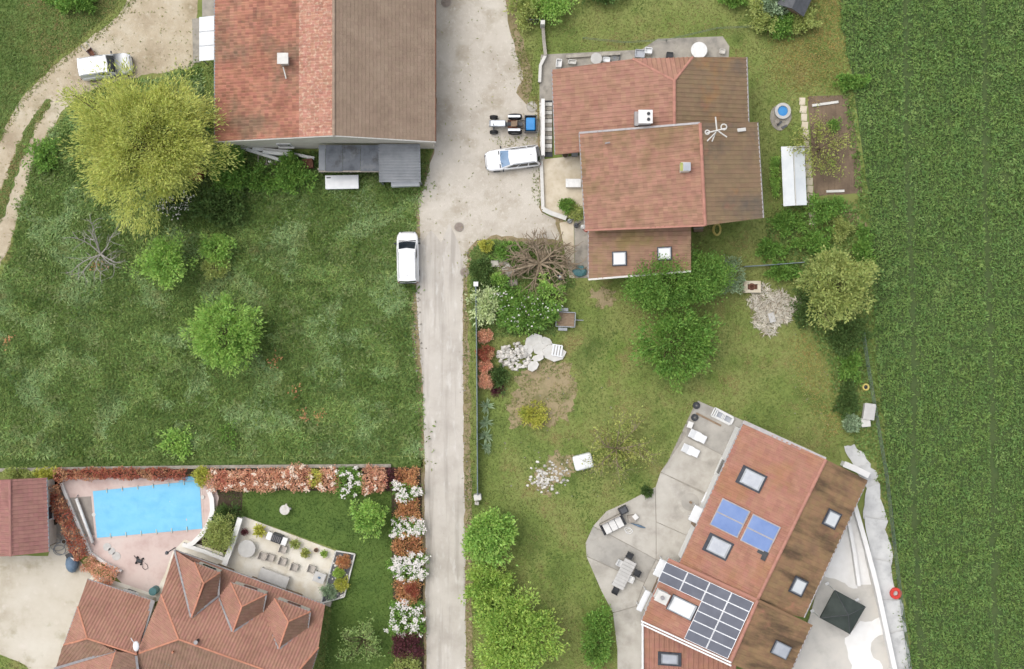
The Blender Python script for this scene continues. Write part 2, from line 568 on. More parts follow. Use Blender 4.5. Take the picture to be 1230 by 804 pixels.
MT['t_barn'] = tilem('old_orange_tile', [C(156, 88, 62), C(180, 104, 76), C(190, 116, 86)],
                     [(C(128, 104, 84), .35, .46, .64, (1, 1, 1), .8), (C(110, 98, 86), 1.6, .6, .72, (1, .3, 1), .5), (C(186, 170, 120), 3.5, .69, .76, None, .7)], isl=.2)
MT['t_barn_new'] = tilem('newer_pink_tile', [C(178, 106, 82), C(192, 122, 98), C(186, 114, 90)],
                         [(C(206, 176, 156), 4.0, .5, .66, None, .8)], isl=.16)
MT['t_brown'] = tilem('flat_brown_tile', [C(138, 112, 94), C(146, 119, 100), C(152, 126, 107)], [(C(134, 114, 98), .5, .6, .75, (1, 2, 1), .4)], isl=.05, hue=.004, k=1.1)
MT['t_pink'] = tilem('pink_tile', [C(164, 106, 84), C(178, 118, 96), C(168, 110, 88)],
                     [(C(146, 108, 78), .3, .5, .66, None, .6), (C(186, 134, 116), 1.2, .58, .7, None, .5)], isl=.1)
MT['t_pink2'] = tilem('old_pink_tile', [C(160, 104, 80), C(174, 116, 92), C(152, 108, 78)],
                      [(C(138, 110, 74), .22, .48, .62, None, .8), (C(182, 124, 106), .6, .58, .7, None, .6)], isl=.11)
MT['t_moss'] = tilem('mossy_tile', [C(134, 106, 74), C(144, 112, 76), C(126, 100, 76)],
                     [(C(104, 94, 88), .16, .5, .62, None, .85), (C(160, 112, 60), .3, .56, .68, None, .7), (C(160, 108, 86), .5, .62, .72, None, .6), (C(142, 138, 134), 3.0, .66, .76, None, .5)], isl=.06, k=1.05)
MT['t_annex'] = tilem('annex_tile', [C(148, 108, 80), C(160, 114, 88), C(140, 110, 70)], [(C(142, 120, 66), .25, .48, .64, None, .8)], isl=.09)
MT['t_clay'] = tilem('salmon_tile', [C(164, 106, 86), C(176, 114, 94), C(182, 120, 100)],
                     [(C(150, 102, 78), .4, .54, .7, None, .5), (C(96, 78, 66), .22, .66, .74, None, .5)], isl=.06)
MT['t_clayshade'] = tilem('shaded_salmon_tile', [C(150, 104, 82), C(158, 112, 92), C(140, 104, 78)], [(C(124, 98, 70), .4, .54, .7, None, .6)], isl=.07, k=1.1)  # salmon tile for south and east slopes, their shade put into the brown
MT['t_house3'] = tilem('rust_pink_tile', [C(164, 100, 78), C(178, 112, 90), C(170, 106, 82)],
                       [(C(166, 112, 76), .22, .5, .64, None, .75), (C(186, 128, 112), .8, .58, .72, None, .5)], isl=.07)
MT['t_house3m'] = tilem('streaked_moss_tile', [C(134, 98, 60), C(146, 106, 60), C(128, 94, 62)],
                        [(C(78, 63, 48), .45, .47, .63, (1.6, .4, 1), .85), (C(166, 106, 82), .35, .6, .7, None, .7)], isl=.05, k=1.3)
MT['t_shed'] = tilem('dusky_rose_tile', [C(150, 92, 88), C(166, 104, 100), C(160, 98, 94)], isl=.06, k=1.15)
MT['cap_pink'] = M('ridge_tile_pink', [C(170, 122, 106), C(184, 134, 118)], scale=2, isl=.1)
MT['cap_peach'] = M('ridge_tile_peach', [C(188, 130, 106), C(200, 140, 114)], scale=2, isl=.08)
MT['cap_brown'] = M('ridge_tile_brown', [C(150, 130, 114), C(166, 146, 128)], scale=2, isl=.08)
MT['deck'] = M('roof_underlay', [C(112, 78, 64), C(126, 90, 74)], scale=2)

MT['L_willow'] = leafm('yellow_green_leaf', [C(150, 164, 66), C(178, 188, 92), C(164, 178, 78)])
MT['L_bright'] = leafm('bright_leaf', [C(112, 154, 58), C(140, 178, 76), C(126, 166, 64)])
MT['L_lime'] = leafm('lime_leaf', [C(128, 162, 58), C(148, 178, 70), C(120, 156, 52)])
MT['L_mid'] = leafm('mid_leaf', [C(86, 124, 42), C(108, 150, 54), C(98, 136, 46)])
MT['L_dark'] = leafm('dark_leaf', [C(66, 94, 42), C(84, 112, 52), C(76, 104, 48)])
MT['L_olive'] = leafm('olive_leaf', [C(126, 144, 70), C(152, 166, 88), C(138, 156, 76)])
MT['L_sapling'] = leafm('sapling_leaf', [C(118, 148, 76), C(138, 164, 92)])
MT['L_pale'] = leafm('pale_leaf', [C(158, 178, 124), C(182, 198, 150), C(140, 166, 100)])
MT['L_sage'] = leafm('sage_leaf', [C(120, 146, 112), C(146, 170, 136)])
MT['L_yellow'] = leafm('yellow_leaf', [C(152, 160, 46), C(172, 176, 58), C(140, 154, 42)])
MT['L_sparse'] = leafm('spring_leaf', [C(136, 150, 66), C(150, 158, 74), C(124, 146, 60)])
MT['L_red'] = leafm('red_leaf', [C(138, 74, 56), C(160, 94, 70), C(148, 82, 60)], over=[(C(180, 144, 106), .9, .5, .6, None, .8)])
MT['L_peach'] = leafm('peach_leaf', [C(178, 130, 102), C(200, 160, 130), C(186, 124, 98)], over=[(C(164, 84, 70), .8, .58, .68, None, .7)])
MT['L_orange'] = leafm('rust_leaf', [C(166, 120, 74), C(184, 138, 90), C(156, 108, 68)])
MT['L_purple'] = leafm('purple_leaf', [C(78, 40, 50), C(100, 56, 62)])
MT['L_blossom'] = leafm('white_blossom', [C(226, 224, 216), C(240, 240, 234)], isl=.08, hue=0)
MT['L_blossompink'] = leafm('pink_blossom', [C(222, 186, 168), C(232, 204, 188)], isl=.1, hue=.01)
MT['L_twig'] = M('pale_twig', [C(196, 186, 166), C(224, 218, 204)], scale=2, isl=.18)
MT['G_meadow'] = leafm('meadow_blade', [C(106, 137, 62), C(131, 158, 82), C(118, 149, 72), C(143, 166, 95)], isl=.26, hue=.025, scale=.3, trans=.45,
                       over=[(C(142, 170, 116), .17, .45, .57, None, .75), (C(82, 110, 44), .26, .5, .6, None, .65), (C(140, 132, 84), .5, .6, .72, None, .6)])
MT['G_lush'] = leafm('lush_blade', [C(88, 116, 52), C(108, 136, 64), C(96, 126, 56)], isl=.3, hue=.02, scale=.4, trans=.45)
MT['G_lawn'] = leafm('lawn_blade', [C(90, 112, 48), C(112, 128, 62), C(132, 134, 76), C(100, 122, 52)], isl=.22, hue=.02, scale=.17, trans=.45,
                     over=[(C(80, 112, 40), .2, .5, .62, None, .8), (C(150, 130, 88), .3, .54, .66, None, .7)])
MT['G_pool'] = leafm('pool_lawn_blade', [C(60, 90, 30), C(74, 104, 36), C(82, 108, 42)], isl=.2, hue=.015, scale=.35, trans=.45)
MT['G_dry'] = leafm('dry_blade', [C(160, 138, 78), C(146, 136, 70), C(124, 126, 58)], isl=.2, hue=.02, scale=.4, trans=.45)
MT['G_crop'] = leafm('crop_leaf', [C(92, 126, 56), C(112, 144, 68), C(98, 133, 64), C(122, 151, 78)], isl=.28, hue=.02, scale=.35, trans=.45)

# ------------------------------------------------------------ ground, roads, sheets
sheet('ground', [(-160, -130), (160, -130), (160, 130), (-160, 130)], 0.0, MT['ground'])
MEADOW = PX([(14, 300), (22, 255), (36, 205), (60, 160), (85, 128), (120, 104), (180, 96), (240, 80), (262, 186), (505, 186), (508, 226),
             (500, 262), (494, 330), (497, 400), (508, 480), (509, 548), (-60, 550), (-60, 420), (0, 340)])
sheet('meadow', rough(MEADOW, .5, .2, 1), .004, MT['meadow'])
LAWN_NW = PX([(-60, -60), (160, -60), (140, 5), (105, 40), (62, 76), (24, 120), (0, 165), (-60, 260)])
sheet('lawn', rough(LAWN_NW, .5, .2, 2), .004, MT['meadow'])
POOLLAWN = PX([(255, 588), (503, 588), (506, 840), (384, 840), (400, 720), (418, 665), (292, 620), (272, 600)])
sheet('lawn', rough(POOLLAWN, .5, .06, 3), .004, MT['poollawn'])
DRYL = smoothpoly(PX([(925, 40), (960, 25), (985, -30), (1006, -30), (1018, 60), (1020, 95), (985, 108), (960, 116), (930, 95)]))
FIELD = PX([(1005, -60), (1010, 20), (1024, 100), (1036, 190), (1044, 250), (1048, 330), (1052, 420), (1060, 500), (1066, 560), (1076, 660), (1090, 740), (1104, 860), (1420, 860), (1420, -60)])
sheet('crop_field', rough(FIELD, .5, .2, 5), .004, MT['cropsoil'])
VERGE = PX([(506, 860), (504, 560), (501, 470), (494, 380), (490, 335), (500, 285), (497, 240), (508, 214), (523, 172), (523, -60), (612, -60), (622, 0),
            (622, 35), (632, 62), (640, 95), (636, 120), (652, 140), (654, 260), (676, 262), (676, 292), (640, 292), (590, 289), (574, 292), (566, 302), (562, 335), (563, 420), (566, 560), (568, 700), (568, 860)])
sheet('verge', rough(VERGE, .4, .22, 6, 1.0), .008, MT['verge'])
YARD = PX([(505, 330), (504, 282), (503, 240), (512, 214), (523, 172), (523, -60), (604, -60), (606, 0), (611, 32), (622, 62), (627, 92), (620, 112), (628, 122), (646, 136), (648, 210), (650, 256), (668, 264), (671, 288), (640, 287), (590, 284),
           (572, 288), (561, 300), (557, 330)])
sheet('yard', rough(YARD, .4, .25, 7, .9), .012, MT['yard'])
ROAD = PX([(513, 860), (511, 700), (510, 560), (508, 470), (502, 380), (499, 330), (504, 296), (518, 276), (530, 292), (540, 268), (552, 296), (556, 310), (556, 330), (556, 420), (557, 560), (559, 700), (560, 860)])
sheet('road', rough(ROAD, .4, .12, 8, 1.2), .016, MT['road'])
TRACK = smoothpoly(PX([(244, -60), (236, 0), (236, 30), (240, 80), (200, 86), (160, 92), (128, 100), (98, 112), (72, 136), (50, 176), (32, 222), (18, 276), (2, 320), (-60, 420),
                       (-60, 290), (-20, 210), (0, 168), (22, 122), (62, 80), (110, 46), (152, 10), (180, -60)]), 1)
sheet('track', rough(TRACK, .4, .22, 9, .9), .008, MT['track'])
TRMID = smoothpoly(PX([(-10, 265), (4, 220), (18, 180), (36, 146), (58, 118), (64, 122), (44, 152), (28, 188), (14, 226), (2, 270)]), 1)
sheet('track_grass_strip', rough(TRMID, .2, .35, 10, 1.4), .012, MT['meadow'])
COURT = PX([(-60, 660), (0, 668), (58, 668), (66, 640), (92, 668), (112, 694), (106, 700), (80, 770), (60, 860), (-60, 860)])
sheet('courtyard', rough(COURT, .5, .1, 11), .008, MT['court'])
COURTG = PX([(-60, 770), (0, 786), (30, 798), (46, 812), (40, 860), (-60, 860)])
sheet('lawn', rough(COURTG, .4, .15, 12), .012, MT['ground'])
SIDEBED = PX([(56, 572), (74, 576), (82, 600), (108, 668), (92, 668), (64, 640), (58, 630)])
sheet('side_bed', rough(SIDEBED, .4, .08, 13), .012, MT['pathgrey'])
BAND = PX([(-60, 550), (508, 549), (508, 562), (-60, 564)])
sheet('grass_bank', rough(BAND, .5, .12, 14), .008, MT['meadow'])
HEDGEBED = PX([(58, 560), (506, 560), (506, 590), (478, 590), (476, 820), (508, 820), (508, 560)])
sheet('hedge_bed', rough(PX([(58, 562), (506, 561), (510, 830), (474, 830), (470, 590), (58, 588)]), .5, .06, 15), .012, MT['darkbed'])
DECK = PX([(74, 574), (256, 574), (263, 598), (258, 625), (244, 648), (222, 656), (208, 662), (190, 712), (184, 718), (150, 704), (112, 664), (84, 604)])
sheet('pool_deck', DECK, .05, MT['pooldeck'])
sheet('grey_deck_strip', PX([(82, 598), (112, 596), (118, 642), (102, 645)]), .056, MT['deckgrey'])
sheet('stone_path', PX([(208, 662), (222, 648), (268, 664), (274, 692), (262, 704), (200, 718), (184, 724), (104, 700), (112, 690), (152, 702), (186, 714), (198, 690)]), .06, MT['patio_cream'])
sheet('planting_bed', PX([(256, 588), (292, 590), (290, 618), (272, 664), (226, 652), (244, 646), (258, 625), (263, 600)]), .016, MT['darkbed'])
PL = P(650, 470)[0]
EARTHS = [smoothpoly(PX([(620, 452), (650, 432), (682, 438), (694, 460), (690, 490), (672, 508), (640, 516), (612, 508), (606, 490), (622, 470)])),
          smoothpoly(PX([(640, 570), (655, 556), (672, 540), (690, 552), (690, 566), (664, 580), (662, 600), (646, 590)])),
          smoothpoly(PX([(950, 405), (968, 398), (990, 430), (1005, 470), (1012, 520), (998, 530), (980, 490), (958, 440)])),
          smoothpoly(PX([(705, 350), (740, 346), (742, 366), (715, 372)])),
          smoothpoly(PX([(1012, 250), (1036, 256), (1040, 280), (1018, 284)]))]
for i, e in enumerate(EARTHS):
    if i == 2:
        continue
    sheet('earth_patch', rough(e, .15, .8, 20 + i, 1.7), .004 + .002 * (i % 2), MT['earth'])
PLOT = PX([(970, 116), (1018, 114), (1026, 150), (1032, 190), (1036, 232), (978, 236)])
sheet('vegetable_plot', rough(PLOT, .4, .08, 30), .008, MT['soil'])
sheet('under_hedge_bed', rough(PX([(562, 300), (580, 290), (640, 290), (668, 300), (690, 332), (690, 345), (668, 352), (668, 402), (570, 404), (566, 380), (564, 330)]), .4, .2, 31), .006, MT['meadow'])

# concrete round the middle house
CONC = [('north_path', [(650, 66), (770, 60), (790, 47), (868, 44), (876, 56), (874, 84), (860, 92), (664, 104), (664, 124), (648, 124), (648, 80)], .05, 'pathgrey'),
        ('side_landing', [(648, 124), (654, 124), (654, 192), (649, 192)], .06, 'offwhite'),
        ('terrace', [(650, 192), (706, 186), (706, 250), (690, 262), (672, 262), (652, 252)], .07, 'terrace'),
        ('side_strip', [(672, 268), (689, 264), (690, 334), (684, 334)], .05, 'terrace'),
        ('side_slab', [(689.6, 266), (712, 262), (714, 334), (690.6, 334)], .056, 'pathgrey')]
for n, pl, z, m in CONC:
    w = PX(pl)
    o = G().prism(w, -.02, z).build(n, MT[m])
    o['kind'] = 'structure'

# concrete patio in separate slabs beside the house with solar panels
patio = T('patio', None, None, P(790, 640))
patio['kind'] = 'structure'
SLABS = [([(838, 481), (895, 506), (884, 532), (868, 547), (823, 524), (828, 505)], 'concrete_dark'),
         ([(823, 524), (868, 547), (884, 532), (893, 538), (852, 594), (793, 567)], 'concrete'),
         ([(793, 567), (845, 593), (860, 590), (836, 648), (788, 627), (787, 585)], 'concrete'),
         ([(787, 585), (788, 627), (788, 672), (732, 642), (712, 632), (728, 614), (750, 604)], 'concrete'),
         ([(788, 627), (836, 648), (818, 690), (800, 678), (788, 672)], 'concrete'),
         ([(712, 632), (732, 642), (788, 672), (774, 700), (735, 682), (704, 668), (703, 652)], 'concrete_dark'),
         ([(704, 668), (735, 682), (774, 700), (764, 728), (736, 736), (722, 710)], 'concrete'),
         ([(788, 672), (806, 680), (800, 745), (764, 728), (774, 700)], 'concrete'),
         ([(736, 736), (764, 728), (792, 742), (788, 860), (742, 860), (741, 780)], 'concrete')]
for pl, m in SLABS:
    w = PX(pl)
    c = (sum(p[0] for p in w) / len(w), sum(p[1] for p in w) / len(w))
    q = []
    for p in w:
        d = math.hypot(p[0] - c[0], p[1] - c[1])
        k = 1 - .035 / d
        q.append((c[0] + (p[0] - c[0]) * k, c[1] + (p[1] - c[1]) * k))
    G().prism(q, -.02, .08 + random.Random(pl[0][0]).uniform(-.008, .008)).build('slab', MT[m], patio)
sheet('patio_bed', PX([(836, 483), (893, 508), (808, 676), (800, 745), (788, 858), (744, 858), (741, 742), (722, 708), (706, 664), (716, 634), (750, 606), (786, 588)]), .03, MT['pathgrey'])
EAST = PX([(1000, 640), (1024, 604), (1046, 690), (1074, 804), (1088, 860), (930, 860), (950, 800), (972, 742)])
o = G().prism(EAST, -.02, .1).build('east_terrace', MT['eastfloor'])
o['kind'] = 'structure'

for wpl in ([(996, 640), (1020, 600), (1028, 650), (1032, 706), (1022, 706), (1012, 698), (992, 694), (980, 686)], [(1030, 744), (1042, 748), (1060, 740), (1064, 760), (1052, 764), (1044, 774), (1048, 790), (1062, 800), (1072, 858), (1030, 858), (1024, 810), (1018, 784), (1012, 768), (1022, 762)]):
    sheet('white_floor_patch', rough(smoothpoly(PX(wpl), 1), .25, .2, 40, 1.3), .106, MT['renderwhite'])

# ------------------------------------------------------------ roof machinery
RAND = random.Random(5)
SOFT = [(0, .0), (.14, .03), (.36, .03), (.52, .002), (1, 0)]


def tileslope(name, pts, mat, parent, w=.33, l=.4, prof=None, deck=None, lip=.022):
    """real overlapping tiles clipped to one roof slope"""
    pv = [Vector(p) for p in pts]
    c = sum(pv, Vector()) / len(pv)
    n = Vector()
    for i in range(len(pv)):
        a, b = pv[i] - c, pv[(i + 1) % len(pv)] - c
        n += a.cross(b)
    n.normalize()
    if n.z < 0:
        n = -n
    u = Vector((0, 0, 1)).cross(n)
    u = Vector((1, 0, 0)) if u.length < 1e-3 else u.normalized()
    v = n.cross(u)
    if v.z < 0:
        u, v = -u, -v
    pv = [p - n * (p - c).dot(n) for p in pv]
    uv = np.array([((p - c).dot(u), (p - c).dot(v)) for p in pv])
    u0, v0 = uv.min(0) - (.02, .0)
    u1, v1 = uv.max(0)
    nu, nv = int((u1 - u0) / w) + 2, int((v1 - v0) / l) + 2
    rng = np.random.default_rng(int(abs(c.x * 97 + c.y * 31)) + 3)
    if prof is None:
        prof = [(0, .0), (.14, .05), (.36, .05), (.52, .004), (1, 0)]
    us = np.array([p[0] for p in prof]) * w
    hs = np.array([p[1] for p in prof])
    k = len(us)
    I, J = np.meshgrid(np.arange(nu), np.arange(nv), indexing='ij')
    I, J = I.ravel(), J.ravel()
    nt = len(I)
    dz = rng.uniform(-.006, .006, nt)
    dv = rng.uniform(-.012, .012, nt)
    bu = u0 + I * w
    bv = v0 + J * l
    A = np.zeros((nt, 3, k, 3))
    for r_, (vo, ho, sc) in enumerate(((0, -.01, .6), (0, lip, 1), (l * 1.04, .0, 1))):
        A[:, r_, :, 0] = bu[:, None] + us[None]
        A[:, r_, :, 1] = (bv + dv * (r_ < 2))[:, None] + vo
        A[:, r_, :, 2] = hs[None] * sc + ho + dz[:, None]
    loc = A.reshape(-1, 3)
    basis = np.array([list(u), list(v), list(n)])
    Vw = loc @ basis + np.array(list(c))
    f = []
    for r_ in range(2):
        for q in range(k - 1):
            f.append((r_ * k + q, r_ * k + q + 1, (r_ + 1) * k + q + 1, (r_ + 1) * k + q))
    F = (np.array(f)[None] + (np.arange(nt) * 3 * k)[:, None, None]).reshape(-1, 4)
    me = npmesh(name, Vw, F)
    bm = bmesh.new()
    bm.from_mesh(me)
    m = len(pv)
    for i in range(m):
        a, b = pv[i], pv[(i + 1) % m]
        e = (b - a)
        e = (e - n * e.dot(n)).normalized()
        no = e.cross(n)
        if (c - a).dot(no) > 0:
            no = -no
        bmesh.ops.bisect_plane(bm, geom=bm.verts[:] + bm.edges[:] + bm.faces[:], plane_co=a, plane_no=no, clear_outer=True, dist=1e-5)
    lay = bm.loops.layers.uv.new('UVMap')
    for fc in bm.faces:
        fc.smooth = False
        for lp in fc.loops:
            d = lp.vert.co - c
            lp[lay].uv = (d.dot(u) + c.x, d.dot(v) + c.y)
    base = base_of(parent)
    bmesh.ops.translate(bm, verts=bm.verts, vec=-base)
    bm.to_mesh(me)
    bm.free()
    o = link(name, me, mat, parent)
    o['kind'] = 'stuff'
    if deck is not None:
        m = len(pv)
        top = [p - n * .05 for p in pv]
        bot = [p - n * .16 for p in pv]
        deck.add(top + bot, [tuple(range(m)), tuple(range(m, 2 * m))[::-1]] + [(i, (i + 1) % m, (i + 1) % m + m, i + m) for i in range(m)])
    return n


def caps(parent, p, q, mat, r=.13, name='ridge_tiles', step=.4):
    p, q = Vector(p), Vector(q)
    d = q - p
    n = max(1, int(d.length / step))
    t = d.normalized()
    s = t.cross(Vector((0, 0, 1))).normalized()
    up = s.cross(t)
    g = G()
    for i in range(n):
        a = p + d * (i / n)
        b = p + d * ((i + 1.06) / n)
        v = []
        for e, rr, lift in ((a, r * 1.08, .035), (b, r * .95, .02)):
            for k in range(6):
                an = math.pi * k / 5
                v.append(e + s * math.cos(an) * rr + up * (math.sin(an) * rr * .75 + lift))
        g.add(v, [(k, k + 1, k + 7, k + 6) for k in range(5)] + [tuple(range(6)), tuple(range(6, 12))[::-1]])
    o = g.build(name, mat, parent)
    o['kind'] = 'stuff'


def strip(parent, p, q, mat, w=.24, lift=.07, name='valley_flashing', th=.02):
    p, q = Vector(p), Vector(q)
    t = (q - p).normalized()
    s = t.cross(Vector((0, 0, 1))).normalized()
    up = s.cross(t)
    up = up if up.z > 0 else -up
    v = []
    for e in (p, q):
        for a, b in ((-1, 0), (1, 0), (1, th), (-1, th)):
            v.append(e + s * a * w / 2 + up * (lift + b))
    G().add(v, [(0, 1, 2, 3), (7, 6, 5, 4), (0, 4, 5, 1), (1, 5, 6, 2), (2, 6, 7, 3), (3, 7, 4, 0)]).build(name, mat, parent)


def gutter(parent, p, q, mat, r=.07, off=-.02):
    p, q = Vector(p), Vector(q)
    G().tube([p + Vector((0, 0, off)), q + Vector((0, 0, off))], r, 8).build('gutter', mat, parent)


def shrink(pts, d):
    cx = sum(p[0] for p in pts) / len(pts)
    cy = sum(p[1] for p in pts) / len(pts)
    o = []
    for p in pts:
        r = math.hypot(p[0] - cx, p[1] - cy)
        k = max(0, 1 - d / r)
        o.append((cx + (p[0] - cx) * k, cy + (p[1] - cy) * k, p[2] - .28))
    return o


def walls(parent, pts, mat, d=.45, th=.25):
    """walls under a roof outline: pts are outline points with their roof height"""
    q = shrink(pts, d)
    n = len(q)
    cx = sum(p[0] for p in q) / n
    cy = sum(p[1] for p in q) / n
    qi = shrink([(p[0], p[1], p[2] + .28) for p in q], th)
    res = []
    for i in range(n):
        j = (i + 1) % n
        a, b, ai, bi = q[i], q[j], qi[i], qi[j]
        v = [(a[0], a[1], 0), (b[0], b[1], 0), (bi[0], bi[1], 0), (ai[0], ai[1], 0), a, b, (bi[0], bi[1], b[2]), (ai[0], ai[1], a[2])]
        f = [(0, 3, 2, 1), (4, 5, 6, 7), (0, 1, 5, 4), (1, 2, 6, 5), (2, 3, 7, 6), (3, 0, 4, 7)]
        w = G().add(v, f).build('wall', mat, parent)
        res.append((w, a, b, (cx, cy)))
    return res


def opening(wall, t, w, h, z, kind='window'):
    """window or door set proud on a wall"""
    o, a, b, c = wall
    a2, b2 = Vector(a[:2]), Vector(b[:2])
    d = (b2 - a2).normalized()
    nn = Vector((-d.y, d.x))
    m = a2 + (b2 - a2) * t
    if (m - Vector(c)).dot(nn) < 0:
        nn = -nn
    rz = math.atan2(d.y, d.x)
    mk = lambda off, ww, hh, dd, zz: G().box((m.x + nn.x * off, m.y + nn.y * off, zz + hh / 2), (ww, dd, hh), rz)
    if kind == 'window':
        f = mk(.03, w + .16, h + .16, .1, z - .08).build('window', MT['white'], o)
        mk(.07, w, h, .04, z).build('pane', MT['glass'], o)
        mk(.1, w + .3, .06, .2, z - .16).build('sill', MT['offwhite'], o)
    else:
        mk(.04, w, h, .1, .02).build('door', MT['wood'], o)
        G().ball((m.x + nn.x * .12 + d.x * w * .38, m.y + nn.y * .12 + d.y * w * .38, 1.0), .04, 6, 4).build('door_handle', MT['chrome'], o)


def onslope(a, b, c, s, t, lift=0.0):
    """point on the plane through a with edge vectors to b (s) and c (t), lifted along the normal"""
    a, b, c = Vector(a), Vector(b), Vector(c)
    n = (b - a).cross(c - a).normalized()
    n = n if n.z > 0 else -n
    return a + (b - a) * s + (c - a) * t + n * lift


def frame3(pts):
    a, b, c = [Vector(p) for p in pts]
    n = (b - a).cross(c - a).normalized()
    n = n if n.z > 0 else -n
    return n


def plate(parent, name, cpx, e1, e2, plane, mat, th=.06, lift=.08, loc=None):
    """thin slab lying on a roof plane. cpx plan centre, e1/e2 half edges in plan units; plane = three roof points"""
    a = Vector(plane[0])
    n = frame3(plane)

    def onp(px, py):
        h = 4.0
        for _ in range(6):
            x, y, _z = P(px, py, h)
            h = a.z - ((x - a.x) * n.x + (y - a.y) * n.y) / n.z
        return Vector((x, y, h))
    q = [onp(cpx[0] + s * e1[0] + t * e2[0], cpx[1] + s * e1[1] + t * e2[1]) for s, t in ((-1, -1), (1, -1), (1, 1), (-1, 1))]
    v = [p + n * lift for p in q] + [p + n * (lift + th) for p in q]
    f = [(0, 3, 2, 1), (4, 5, 6, 7), (0, 1, 5, 4), (1, 2, 6, 5), (2, 3, 7, 6), (3, 0, 4, 7)]
    return G().add(v, f).build(name, mat, parent)


def skylight(parent, cpx, e1, e2, plane, pane='pane', inner=.62, shift=(0, 0)):
    s = plate(parent, 'skylight', cpx, e1, e2, plane, MT['darkframe'], .1, .08)
    c2 = (cpx[0] + shift[0], cpx[1] + shift[1])
    plate(s, 'frame', c2, tuple(x * (inner + .13) for x in e1), tuple(x * (inner + .13) for x in e2), plane, MT['grey'], .05, .155)
    plate(s, 'pane', c2, tuple(x * inner for x in e1), tuple(x * inner for x in e2), plane, MT[pane], .02, .2)
    return s


# ------------------------------------------------------------ barn
e0, r0 = 4.5, 7.4
bl0, bl1 = P(258, -110, e0), P(258, 172, e0)
br0, br1 = P(401, -110, r0), P(401, 164, r0)
bx0, bx1 = P(523, -110, e0), P(523, 168, e0)
bl1 = (bl1[0], 15.38, e0); br1 = (br1[0], 15.38, r0); bx1 = (bx1[0], 15.38, e0)
barn = T('barn', 'large barn with half orange tile and half brown roof beside gravel yard', 'barn', (br1[0], 20, 0))
dk = G()
mid = .715
bm0 = tuple(bl0[i] + (br0[i] - bl0[i]) * mid for i in range(3))
bm1 = tuple(bl1[i] + (br1[i] - bl1[i]) * mid for i in range(3))
flatp = [(0, .002), (.06, .006), (.94, .006), (1, .002)]
tileslope('old_roof_tiles', [bl0, bl1, bm1, bm0], MT['t_barn'], barn, .24, .34, [(0, 0), (.2, .035), (.45, .035), (.7, 0), (1, 0)], dk)
tileslope('new_roof_tiles', [bm0, bm1, br1, br0], MT['t_barn_new'], barn, .24, .34, [(0, 0), (.2, .035), (.45, .035), (.7, 0), (1, 0)], dk)
tileslope('brown_roof_tiles', [br0, br1, bx1, bx0], MT['t_brown'], barn, .28, .3, flatp, dk, .026)
dk.build('roof_deck', MT['deck'], barn)
caps(barn, br0, br1, MT['cap_brown'], .12)
gutter(barn, bl0, bl1, MT['grey'])
gutter(barn, bx0, bx1, MT['rust'])
strip(barn, (bl1[0], bl1[1] - .02, e0 - .12), (br1[0], br1[1] - .02, r0 - .12), MT['offwhite'], .1, .0, 'verge_board', .1)
strip(barn, (br1[0], br1[1] - .02, r0 - .12), (bx1[0], bx1[1] - .02, e0 - .12), MT['offwhite'], .1, .0, 'verge_board', .1)
bw = walls(barn, [(bl0[0] + .3, bl0[1], e0 + .05), (bl1[0] + .3, 15.42, e0 + .1), (br1[0], 15.42, r0), (bx1[0] - .3, 15.42, e0 + .1), (bx0[0] - .3, bx0[1], e0 + .05), (br0[0], br0[1], r0)], MT['render'], .08)
opening(bw[1], .5, 1.0, 1.2, 1.6)
opening(bw[4 - 1], .15, 3.0, 2.8, 0, 'door')
opening(bw[4 - 1], .4, 1.0, 1.2, 1.6)
# chimney
pln = [bl0, bl1, br1]
ch = P(341, 72, 6.9)
G().box((ch[0], ch[1], 6.7), (.62, .62, 1.2)).build('chimney', MT['render'], barn)
G().box((ch[0], ch[1], 7.36), (.86, .86, .1)).build('chimney_cap', MT['offwhite'], barn, bevel=.02)
G().tube([(ch[0] - .1, ch[1] - .5, 6.66), (ch[0] + .12, ch[1] - 1.4, 6.6)], .05, 6).build('flue_pipe', MT['offwhite'], barn)
# white canopy at the west wall
cnp = T('canopy', 'white three-panel lean-to canopy on the west wall of the barn', 'canopy', P(248, 46))
for k in range(3):
    a, b = P(239.5, 21 + k * 17.2, 2.4), P(259, 37.6 + k * 17.2, 2.9)
    v = [(a[0], a[1], 2.4), (b[0], a[1], 2.9), (b[0], b[1], 2.9), (a[0], b[1], 2.4)]
    v += [(p[0], p[1], p[2] + .04) for p in v]
    G().add(v, [(0, 1, 2, 3), (4, 5, 6, 7), (0, 1, 5, 4), (1, 2, 6, 5), (2, 3, 7, 6), (3, 0, 4, 7)]).build('roof_panel', MT['poly'], cnp)
for yy in (23, 70):
    a = P(241, yy, 2.3)
    G().box((a[0], a[1], 1.19), (.09, .09, 2.38)).build('post', MT['grey'], cnp)
o = G().prism(PX([(231, 23), (241, 22), (241, 75), (232, 76)]), -.02, .06).build('concrete_strip', MT['pathgrey'])
o['kind'] = 'structure'
o = G().prism(PX([(243, -60), (258, -60), (258, 20), (243, 20)]), -.02, .05).build('concrete_strip', MT['pathgrey'])
o['kind'] = 'structure'

